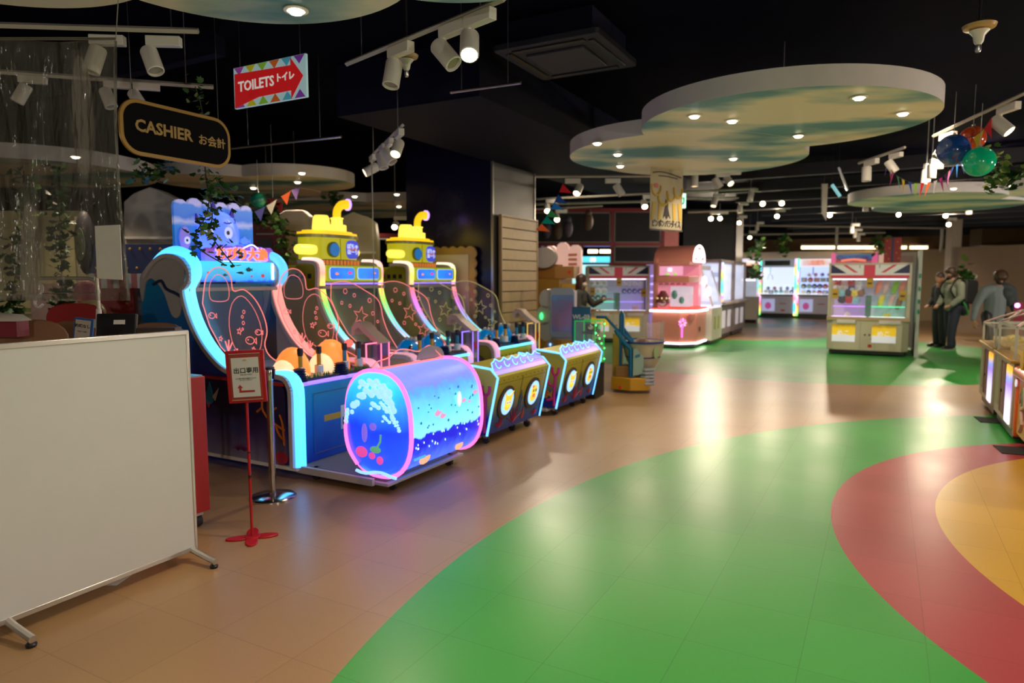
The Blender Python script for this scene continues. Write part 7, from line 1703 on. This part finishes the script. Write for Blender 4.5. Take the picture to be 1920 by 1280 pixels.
B().box(0, .28, 0, .1, -.05, .05).box(.35, .68, 0, .1, -.05, .05).done('lamp', glow('warm_block_lamp', (1, .8, .5), 3.5), t)
B().box(-1.6, .7, .1, .3, .15, .35).done('violet_bulkhead', glow('bulkhead_violet', (.2, .2, .6), .5), t)
b = B(); 
for k in range(8): b.box(-1.5+k*.18, -1.38+k*.18, .05, .1, .05, .18)
b.done('coloured_pennants', mat('pennant_mix', (.25, .06, .02), .5, noise=.9, nscale=6), t)
# ================================================================ PEOPLE
def blend(b, name, m, parent, voxel=.012, sm=3):
    o = b.done(name, m, parent)
    k = o.modifiers.new('remesh', 'REMESH'); k.mode = 'VOXEL'; k.voxel_size = voxel; k.use_smooth_shade = True
    k = o.modifiers.new('smooth', 'SMOOTH'); k.iterations = sm; k.factor = .5
    return o
def limb(b, pts, rs):
    P = [Vector(p) for p in pts]
    for i in range(len(P)-1):
        b.tube([P[i], P[i+1]], [rs[i], rs[i+1]], 12)
    for p, r in zip(P, rs): b.ball(p, r, 10)
def hand(b, w, d, up, side, curl=.5):
    """palm, four unequal bent fingers and a thumb; w wrist, d pointing direction, up = back of hand"""
    w, d, up = Vector(w), Vector(d).normalized(), Vector(up).normalized(); s = d.cross(up).normalized()*side
    c = w+d*.045
    for k in range(4):
        q = w+d*.02+s*(-.024+.016*k); limb(b, [q, w+d*.085+s*(-.027+.018*k)], [.013, .011])
    for k, L_ in enumerate((.062, .074, .068, .052)):
        r0 = w+d*.085+s*(-.027+.018*k); a = r0+d*L_*.5*math.cos(curl*.5)-up*L_*.5*math.sin(curl*.5); e = a+d*L_*.5*math.cos(curl*1.5)-up*L_*.5*math.sin(curl*1.5)
        limb(b, [r0, a, e], [.010, .0092, .0078])
    r0 = w+d*.03-s*.03; a = r0+d*.03-s*.022-up*.008; limb(b, [r0, a, a+d*.028-s*.006-up*.01], [.012, .0105, .009])
def head(b, c, face, s=1.0, tilt=0):
    """skull, jaw, nose, ears on a head centred at c, looking along face"""
    c = Vector(c); f = Vector(face).normalized(); side = f.cross(Vector((0, 0, 1))).normalized(); up = side.cross(f).normalized()
    M = Matrix(((side.x, f.x, up.x, 0), (side.y, f.y, up.y, 0), (side.z, f.z, up.z, 0), (0, 0, 0, 1)))
    b.ball(c+up*.015, (.076*s, .094*s, .10*s), 18, M); b.ball(c+f*.022-up*.05, (.056*s, .066*s, .062*s), 14, M)
    b.ball(c+f*.093-up*.018, (.013, .018, .02), 8, M); b.ball(c+f*.08-up*.055, (.022, .014, .009), 8, M)
    for q in (-1, 1): b.ball(c+side*.076*q-up*.015, (.011, .02, .03), 8, M)
    return c, f, side, up, M
M_skin = mat('skin', (.42, .20, .12), .5)
M_skin2 = mat('skin_warm', (.40, .18, .10), .5)
M_hair = mat('dark_hair', (.03, .014, .008), .55, noise=.4, nscale=60)
def features(t, c, f, side, up, M, mask_col=None):
    e = B()
    for q in (-1, 1): e.ball(c+f*.086+side*.032*q+up*.012, (.012, .006, .007), 8, M)
    e.done('eyes', M_white, t); e = B()
    for q in (-1, 1): e.ball(c+f*.092+side*.032*q+up*.012, (.006, .004, .006), 8, M); e.ball(c+f*.085+side*.034*q+up*.034, (.018, .008, .004), 8, M)
    e.done('pupils_and_brows', M_hair, t)
    if mask_col:
        b = B(); b.ball(c+f*.036-up*.048, (.066, .074, .052), 16, M); b.done('face_mask', mask_col, t)
# --- man with backpack, facing the machine at his left
pm = atz(1778, 655, 0)
t = thing('person', 'person with large black backpack and olive hoodie, head bowed, at the flag machine', 'person', pm, R(-80))
# local frame: looks along -y
b = B()
sh = 1.42
J = dict(n=(0, .0, 1.50), c=(0, .03, 1.30), w=(0, .04, 1.02), p=(0, .05, .93))
limb(b, [(0, .05, .93), (0, .04, 1.08), (0, .03, 1.28), (0, .02, 1.42), (0, -.005, 1.53)], [.125, .12, .13, .10, .052])
for s in (-1, 1):
    limb(b, [(s*.10, .02, 1.43), (s*.19, .03, 1.42), (s*.225, .02, 1.15), (s*.17, -.16, .98)], [.07, .062, .045, .03])
    hand(b, (s*.17, -.16, .98), (-.35*s, -.75, -.25), (0, -.3, .95), s, .9)
    y0 = -.10 if s > 0 else .12
    limb(b, [(s*.085, .05, .92), (s*.09, .02+y0*.4, .50), (s*.09, .06+y0, .09)], [.095, .062, .042])
hd = head(b, (0, -.045, 1.655), (0, -1, -.42))
blend(b, 'body', M_skin2, t, .008)
features(t, *hd, mask_col=mat('mask_black', (.01, .01, .012), .7))
b = B(); c, f, sd, up, M = hd
b.ball(c-f*.02+up*.045, (.102, .108, .105), 16, M); b.ball(c-f*.045-up*.02, (.098, .07, .10), 14, M); b.ball(c+f*.055+up*.085, (.082, .05, .045), 12, M)
for q in (-1, 1): b.ball(c+sd*.07*q+up*.01, (.025, .055, .05), 10, M)
blend(b, 'hair', M_hair, t, .009)
M_hood = mat('hoodie_grey_green', (.17, .19, .14), .8, bump=.3, bscale=30)
b = B(); limb(b, [(0, .05, .93), (0, .03, 1.10), (0, .03, 1.30), (0, .03, 1.43)], [.155, .155, .165, .12])
for s in (-1, 1): limb(b, [(s*.10, .03, 1.42), (s*.20, .03, 1.41), (s*.24, .02, 1.15), (s*.18, -.14, .99)], [.09, .085, .072, .055])
blend(b, 'hoodie', M_hood, t)
b = B(); b.tube([(.12*math.cos(a), .03+.10*math.sin(a), 1.49+.02*math.sin(a)) for a in [2*PI*k/16 for k in range(16)]], .045, 8, True); blend(b, 'hood', mat('hood_olive', (.15, .14, .07), .8), t)
b = B(); limb(b, [(0, .05, .95), (0, .05, .90)], [.145, .14])
for s in (-1, 1):
    y0 = -.10 if s > 0 else .12
    limb(b, [(s*.085, .05, .92), (s*.09, .02+y0*.4, .50), (s*.09, .06+y0, .10)], [.125, .092, .072])
blend(b, 'trousers', mat('trousers_navy', (.012, .016, .03), .8), t)
for s in (-1, 1):
    y0 = -.10 if s > 0 else .12
    b = B(); limb(b, [(s*.09, .08+y0, .055), (s*.095, -.02+y0, .045), (s*.10, -.12+y0, .038)], [.052, .048, .036]); q = blend(b, 'shoe', M_black, t); B().prism([(s*.09-.045, .13+y0), (s*.09+.045, .13+y0), (s*.10+.042, -.15+y0), (s*.10-.042, -.15+y0)], 'z', 0, .02).done('sole', M_grey, q)
# backpack rests on him
t2 = thing('backpack', 'large black boxy backpack worn by the person at the flag machine', 'backpack', pm, R(-80))
B().poly(rrect(-.18, .18, 1.0, 1.52, .07), (0, .50, 0), (1, 0, 0), (0, 0, 1), .31).done('bag_body', mat('backpack_black', (.008, .008, .009), .6, bump=.4, bscale=18), t2, .03)
B().poly(rrect(-.13, .13, 1.06, 1.30, .05), (0, .56, 0), (1, 0, 0), (0, 0, 1), .08).done('front_pocket', mat('backpack_black', (.008, .008, .009), .6), t2, .02)
for s in (-1, 1): B().tube(smoothline([(s*.12, .22, 1.46), (s*.12, .06, 1.56), (s*.14, -.10, 1.46), (s*.15, -.16, 1.28), (s*.16, .02, 1.08), (s*.14, .2, 1.05)], 4), .022, 6).done('strap', M_black, t2)
t3 = thing('sling_bag', 'dark hanging bag with green trim below the black backpack', 'bag', pm, R(-80))
B().ball((.05, .26, .92), (.13, .10, .19), 14).done('pouch', M_black, t3)
B().tube(smoothline([(.15, .16, 1.05), (.17, .22, .95), (.16, .28, .82), (.13, .30, .76)], 4), .02, 6).done('green_trim', mat('green_trim_cloth', (.01, .22, .04), .6), t3)
# a second pair of legs seen just behind him
t = thing('person', 'person mostly hidden behind the backpack wearer, dark trousers and shoes visible', 'person', pm+Vector((.10, .55, 0)), R(-80))
b = B(); limb(b, [(0, .05, .93), (0, .03, 1.28), (0, .0, 1.38), (0, -.005, 1.47)], [.12, .12, .09, .05])
for s in (-1, 1):
    limb(b, [(s*.10, .02, 1.36), (s*.17, .03, 1.35), (s*.19, .02, 1.10), (s*.15, -.14, .95)], [.065, .06, .044, .03]); hand(b, (s*.15, -.14, .95), (-.2*s, -.8, -.2), (0, -.3, .95), s, .7)
    limb(b, [(s*.085, .05, .92), (s*.09, .02, .50), (s*.09, .05, .09)], [.095, .062, .042])
hd = head(b, (0, -.03, 1.56), (0, -1, -.3)); blend(b, 'body', M_skin2, t, .009)
features(t, *hd); c, f, sd, up, M = hd
b = B(); b.ball(c-f*.012+up*.04, (.09, .10, .095), 14, M); blend(b, 'hair', M_hair, t, .01)
b = B(); limb(b, [(0, .05, .93), (0, .03, 1.25), (0, .03, 1.37)], [.145, .15, .11])
for s in (-1, 1): limb(b, [(s*.10, .03, 1.36), (s*.18, .03, 1.34), (s*.20, .02, 1.10), (s*.16, -.12, .96)], [.085, .08, .066, .05])
blend(b, 'jacket', mat('jacket_dark', (.03, .032, .04), .8), t)
b = B()
for s in (-1, 1): limb(b, [(s*.085, .05, .92), (s*.09, .02, .50), (s*.09, .05, .10)], [.125, .09, .072])
blend(b, 'trousers', mat('trousers_dark', (.015, .016, .02), .8), t)
for s in (-1, 1):
    b = B(); limb(b, [(s*.09, .08, .052), (s*.10, -.15, .038)], [.05, .036]); blend(b, 'shoe', M_black, t)
# --- man in the two-tone sweater walking at the right
pg = at(1868, 560, 12.0)
t = thing('person', 'person in grey sweater with one dark shoulder and black mask, at the far right', 'person', (pg.x, 12.0, 0), R(-6))
b = B()
limb(b, [(0, .05, .90), (0, .03, 1.06), (0, .02, 1.24), (0, .0, 1.36), (0, -.04, 1.44)], [.125, .12, .135, .10, .055])
for s, el, wr in ((-1, (-.30, .02, 1.08), (-.37, -.03, .82)), (1, (.31, .04, 1.08), (.36, .0, .84))):
    limb(b, [(s*.10, .0, 1.37), (s*.20, .0, 1.35), el, wr], [.07, .062, .046, .03]); hand(b, wr, (-.05*s, -.2, -1), (s, -.3, 0), -s, .5)
for s, y0 in ((-1, -.16), (1, .16)): limb(b, [(s*.09, .03, .90), (s*.095, -.03+y0*.5, .48), (s*.095, .05+y0, .09)], [.095, .062, .042])
hd = head(b, (-.01, -.09, 1.555), (-.15, -1, -.55)); blend(b, 'body', M_skin, t, .008)
features(t, *hd, mask_col=mat('mask_black', (.01, .01, .012), .7)); c, f, sd, up, M = hd
b = B(); b.ball(c-f*.005+up*.05, (.112, .115, .105), 16, M); b.ball(c+f*.062+up*.062, (.095, .06, .055), 12, M)
for q in (-1, 1): b.ball(c+sd*.075*q+up*.01, (.025, .05, .06), 10, M)
blend(b, 'hair', mat('hair_brown_black', (.045, .016, .008), .5, noise=.4, nscale=60), t, .009)
M_sw = mat('sweater_grey', (.15, .175, .19), .85, bump=.5, bscale=14); M_sw2 = mat('sweater_dark_patch', (.035, .045, .05), .85, bump=.5, bscale=14)
b = B(); limb(b, [(0, .04, .88), (0, .03, 1.06), (0, .02, 1.24), (0, .01, 1.36)], [.165, .165, .175, .12])
limb(b, [(-.10, .0, 1.36), (-.21, .0, 1.33), (-.31, .02, 1.08), (-.375, -.03, .85)], [.10, .082, .066, .048]); limb(b, [(.10, .0, 1.36), (.20, .0, 1.33)], [.10, .08])
blend(b, 'sweater', M_sw, t)
b = B(); limb(b, [(.06, .0, 1.385), (.14, .0, 1.37), (.22, .0, 1.34), (.32, .04, 1.08), (.365, .0, .87)], [.085, .108, .092, .072, .052]); b.ball((.12, -.06, 1.28), (.12, .125, .11), 14); b.ball((.18, -.02, 1.18), (.08, .13, .12), 12)
blend(b, 'dark_sleeve_panel', M_sw2, t)
b = B(); limb(b, [(0, .05, .90), (0, .05, .86)], [.14, .14])
for s, y0 in ((-1, -.16), (1, .16)): limb(b, [(s*.09, .03, .90), (s*.095, -.03+y0*.5, .48), (s*.095, .05+y0, .10)], [.125, .092, .072])
blend(b, 'trousers', M_black, t)
for s, y0 in ((-1, -.16), (1, .16)):
    b = B(); limb(b, [(s*.095, .07+y0, .052), (s*.10, -.15+y0, .038)], [.05, .036]); blend(b, 'shoe', M_black, t)
# --- woman reaching toward the flag machine
pw_ = at(1089, 540, 11.8)
t = thing('person', 'woman with dark shoulder length hair and white mask, arm out, behind the blue WL-03 panel', 'person', (pw_.x, 11.8, 0), R(62))
b = B()
limb(b, [(0, .05, .88), (0, .03, 1.02), (0, .02, 1.18), (0, .01, 1.29), (0, -.0, 1.38)], [.115, .10, .115, .085, .045])
for s, el, wr in ((-1, (-.22, -.05, 1.06), (-.17, -.28, 1.02)), (1, (.24, -.14, 1.10), (.22, -.36, 1.19))):
    limb(b, [(s*.09, .0, 1.30), (s*.17, .0, 1.28), el, wr], [.06, .053, .038, .026]); hand(b, wr, (0, -.9, .2), (0, .2, 1), s, .5)
for s in (-1, 1): limb(b, [(s*.085, .03, .88), (s*.09, .0, .47), (s*.09, .04, .08)], [.09, .058, .04])
hd = head(b, (0, -.02, 1.50), (0, -1, -.08), .95); blend(b, 'body', M_skin, t, .008)
features(t, *hd, mask_col=mat('mask_white', (.6, .52, .45), .7)); c, f, sd, up, M = hd
b = B(); b.ball(c-f*.015+up*.035, (.092, .105, .10), 16, M); b.ball(c-f*.05-up*.07, (.088, .06, .13), 14, M)
for q in (-1, 1): b.ball(c+sd*.078*q-up*.06, (.026, .05, .115), 12, M)
blend(b, 'hair', mat('hair_red_brown', (.045, .016, .012), .5, noise=.3, nscale=50), t, .01)
b = B(); limb(b, [(0, .05, .88), (0, .03, 1.02), (0, .02, 1.18), (0, .01, 1.29)], [.14, .125, .135, .10])
for s, el, wr in ((-1, (-.22, -.05, 1.06), (-.18, -.22, 1.03)), (1, (.24, -.14, 1.10), (.225, -.30, 1.17))): limb(b, [(s*.09, .0, 1.29), (s*.17, .0, 1.27), el, wr], [.078, .072, .058, .044])
blend(b, 'shirt', mat('shirt_charcoal', (.05, .05, .042), .85), t)
b = B()
for s in (-1, 1): limb(b, [(s*.085, .03, .90), (s*.09, .0, .47), (s*.09, .04, .09)], [.12, .085, .065])
blend(b, 'trousers', M_black, t)
for s in (-1, 1):
    b = B(); limb(b, [(s*.09, .06, .05), (s*.095, -.14, .036)], [.045, .034]); blend(b, 'shoe', M_black, t)

# ================================================================ RIGHT EDGE: small pusher machines and the orange table
# local axes: x runs back along the aisle, y into the machines (away from the aisle)
def pusher(x0, w, label, led, hh, seed):
    t = thing('pusher_machine', label, 'arcade machine', W(x0, -5.0), ANG, 'small pusher machines at the right edge')
    Mp = mat('pusher_cream', (.50, .42, .30), .4)
    B().box(0, w, -.9, 0, .14, .76).done('lower_cabinet', Mp, t, .008)
    B().box(.03, w-.03, -.86, -.03, .05, .14).done('plinth', M_black, t)
    q = B().box(w*.05, w*.30, -.004, .012, .17, .72).done('lit_panel', ramp_mat('violet_lit_panel', [(0, (.85, .8, 1)), (.4, (.7, .65, 1)), (.65, (.35, .2, .95)), (.8, (.25, .35, .9)), (.9, (.95, .5, .05)), (1, (.85, .35, .03))], 'Z', .17, .72, noise=.12, nscale=9, es=1.0), t)
    B().box(w*.38, w*.52, -.002, .008, .2, .72).box(w*.60, w*.66, -.002, .008, .2, .72).done('printed_strip', mat('strip_maroon', (.22, .08, .08), .5, noise=.7, nscale=25), t)
    B().box(w*.72, w*.92, -.002, .008, .24, .70).done('panel_trim', mat('trim_olive_cream', (.38, .36, .2), .5), t)
    B().cyl((w*.56, -.01, .42), (w*.56, .016, .42), .018, n=12).done('lock', M_black, t)
    B().box(-.02, w+.02, -.92, .03, .76, .79).done('rim', mat('rim_gold', (.5, .28, .05), .4), t, .006)
    b = B()
    for x in (0.02, w-.04):
        for y in (-.02, -.86): b.box(x, x+.022, y, y+.022, .79, hh)
    b.box(.02, w-.02, -.02, .002, hh-.02, hh).box(.02, w-.02, -.86, -.84, hh-.02, hh).box(.02, .04, -.86, 0, hh-.02, hh).box(w-.04, w-.02, -.86, 0, hh-.02, hh)
    b.done('case_frame', mat('frame_mint', (.42, .42, .32), .35), t)
    B().box(.05, w-.05, -.83, -.03, .80, hh-.02).done('clear_case', glassm('pusher_glass', (.8, .8, .7), .10, .08), t)
    B().box(.10, w-.10, -.5, -.1, .80, .85).done('prize_bed', mat('bed_amber', (.5, .32, .05), .4, emit=(.8, .5, .1), es=.15), t)
    B().box(w*.5, w*.95, -.7, -.5, .80, hh-.06).done('paytable', mat('paytable_print', (.42, .30, .08), .5, noise=.8, nscale=18), t)
    b = B()
    for k in range(6): b.ball((w*.2+.11*k, -.2-.05*(k % 3), .87), .03, 8)
    b.done('capsules', mat('capsule_yellow', (.75, .6, .1), .3, emit=(.8, .6, .1), es=.1), t)
    b = B().tube([(.03, -.01, hh), (w*.5, -.3, hh+.17), (w*.56, -.36, hh+.17)], .013, 6).tube([(w-.03, -.01, hh), (w*.5, -.3, hh+.17)], .009, 6).tube(smoothline([(w*.5, -.3, hh+.17), (w*.42, -.42, hh+.10), (w*.30, -.6, hh+.01)], 4), .012, 6)
    b.done('roof_brace', mat('brace_pink_cream', (.6, .4, .34), .4), t)
    return t
pusher(5.35, 1.1, 'cream pusher machine farthest back at the right edge', None, 1.02, 1)
pusher(4.05, 1.1, 'cream pusher machine with violet lit panel, next to the orange table', None, 1.10, 2)
t = thing('house_topper', 'small yellow house-shaped box standing behind the pusher machines at the right', 'box', W(5.6, -6.15, .80), ANG)
b = B().box(-.12, .12, -.12, .12, 0, .25); b.done('walls', mat('house_yellow', (.5, .40, .05), .5, emit=(.8, .6, .1), es=.1), t)
B().poly([(-.17, .25), (.17, .25), (.08, .42), (-.08, .42)], (0, .16, 0), (1, 0, 0), (0, 0, 1), .32).done('roof', mat('house_roof_yellow', (.75, .5, .02), .45, emit=(.9, .6, .05), es=.2), t, .006)
B().box(-.10, -.02, .12, .126, .05, .2).box(.03, .10, .12, .126, .05, .2).done('window', mat('house_window', (.25, .06, .04), .5), t)
t = thing('red_post', 'thin dark red post with a violet lamp at the right edge', 'post', at(1907, 620, 10.0)-Vector((0, 0, at(1907, 620, 10.0).z)))
B().box(-.04, .04, -.04, .04, 0, 1.2).done('post', mat('post_crimson', (.2, .01, .03), .4), t); B().ball((-.05, -.04, 1.16), .035, 10).done('lamp', glow('violet_lamp', (.7, .2, 1), 6), t)
t = thing('floor_lamp_string', 'two small warm bulbs glowing at the right edge beside the walking person', 'lamp', at(1893, 567, 13.5))
B().tube([(-.06, 0, .16), (-.03, 0, .08), (.04, 0, .0)], .006, 5).done('cord', M_black, t); B().ball((-.06, 0, .17), .03, 8).ball((.04, 0, -.01), .035, 8).done('bulb', glow('warm_bulb', (1, .75, .45), 6), t)
# orange air table nearest
t = thing('orange_game_table', 'orange rimmed game table with green and cream printed side at the right edge', 'arcade machine', W(2.28, -5.02), ANG)
M_or = mat('bright_orange', (.75, .12, .015), .3, coat=.4)
B().box(0, 1.62, -1.1, 0, .14, .66).done('body', ramp_mat('orange_yellow_side', [(0, (.62, .32, .03)), (.5, (.55, .22, .03)), (1, (.6, .12, .02))], 'Z', .1, .7, noise=.3, nscale=5), t, .01)
B().cyl((-.02, -.01, .70), (1.64, -.01, .70), .055, n=14).done('padded_rim', M_or, t)
B().box(1.58, 1.66, -.6, .02, .10, .72).done('orange_end', M_or, t, .02)
B().box(0.02, 1.55, -1.1, -.03, .66, .70).done('table_top', mat('table_amber', (.4, .18, .03), .4), t)
b = B(); g = B()
for k in range(4):
    x = .18+k*.36
    b.tube([(p[0], .002, p[1]) for p in smoothline([(x-.14, .56, 0), (x-.02, .60, 0), (x-.05, .44, 0), (x+.08, .40, 0), (x+.02, .28, 0), (x+.12, .20, 0)], 3)], .022, 6)
    g.poly([p[:2] for p in smoothline([(x+.04, .60, 0), (x+.16, .55, 0), (x+.14, .40, 0), (x+.16, .26, 0), (x+.07, .34, 0), (x+.10, .46, 0)], 3, True)], (0, .006, 0), (1, 0, 0), (0, 0, 1), .006)
b.done('cream_swirl_print', mat('swirl_cream', (.6, .42, .32), .5), t); g.done('green_print', mat('print_green2', (.06, .25, .08), .5), t)
b = B()
for k in range(8): b.poly(ell(.15+k*.19, .34+.14*(k % 2), .035, .05, 10), (0, .004, 0), (1, 0, 0), (0, 0, 1), .004)
b.done('maroon_spots', mat('spots_maroon', (.35, .05, .08), .5), t)
B().tube([(.2, -.02, .757), (1.3, -.02, .757)], .006, 5).done('rim_highlight_strip', mat('rim_pale', (.9, .5, .35), .15), t)
B().cyl((1.2, -.30, .84), (1.2, .02, .84), .105, n=24).cyl((1.2, .02, .84), (1.2, .05, .84), .08, n=20).done('yellow_roll', mat('roll_yellow', (.65, .36, .02), .4), t)
B().cyl((1.53, -.35, .86), (1.72, -.05, .80), .022, n=10).done('black_grip', M_black, t)
B().poly(ell(1.6, .60, .035, .035, 14), (0, .026, 0), (1, 0, 0), (0, 0, 1), .01).done('round_knob', glow('knob_white', (.8, .8, .9), .6), t)
casters(t, [(.1, -.1), (1.5, -.1)])
for k, (px, py, lb) in enumerate(((1858, 788, 'small dark floor mat under the farther pusher machine'), (1902, 845, 'dark floor mat under the orange game table'))):
    p = atz(px, py, 0)
    o = B().box(-.13, .13, -.16, .16, .0005, .006).done('floor_mat', mat('mat_dark', (.02, .018, .015), .8), None, loc=p, rz=ANG-PI/2+.1); tag(o, lb, 'mat')
# speaker-like dark box on the soffit
p = at(1043, 180, 7.6)
o = B().box(-.04, .06, -.02, .02, -.10, .10).done('wall_speaker', mat('olive_dark', (.05, .05, .03), .5), None, loc=p); tag(o, 'tiny dark box fixed high on the navy soffit', 'speaker')
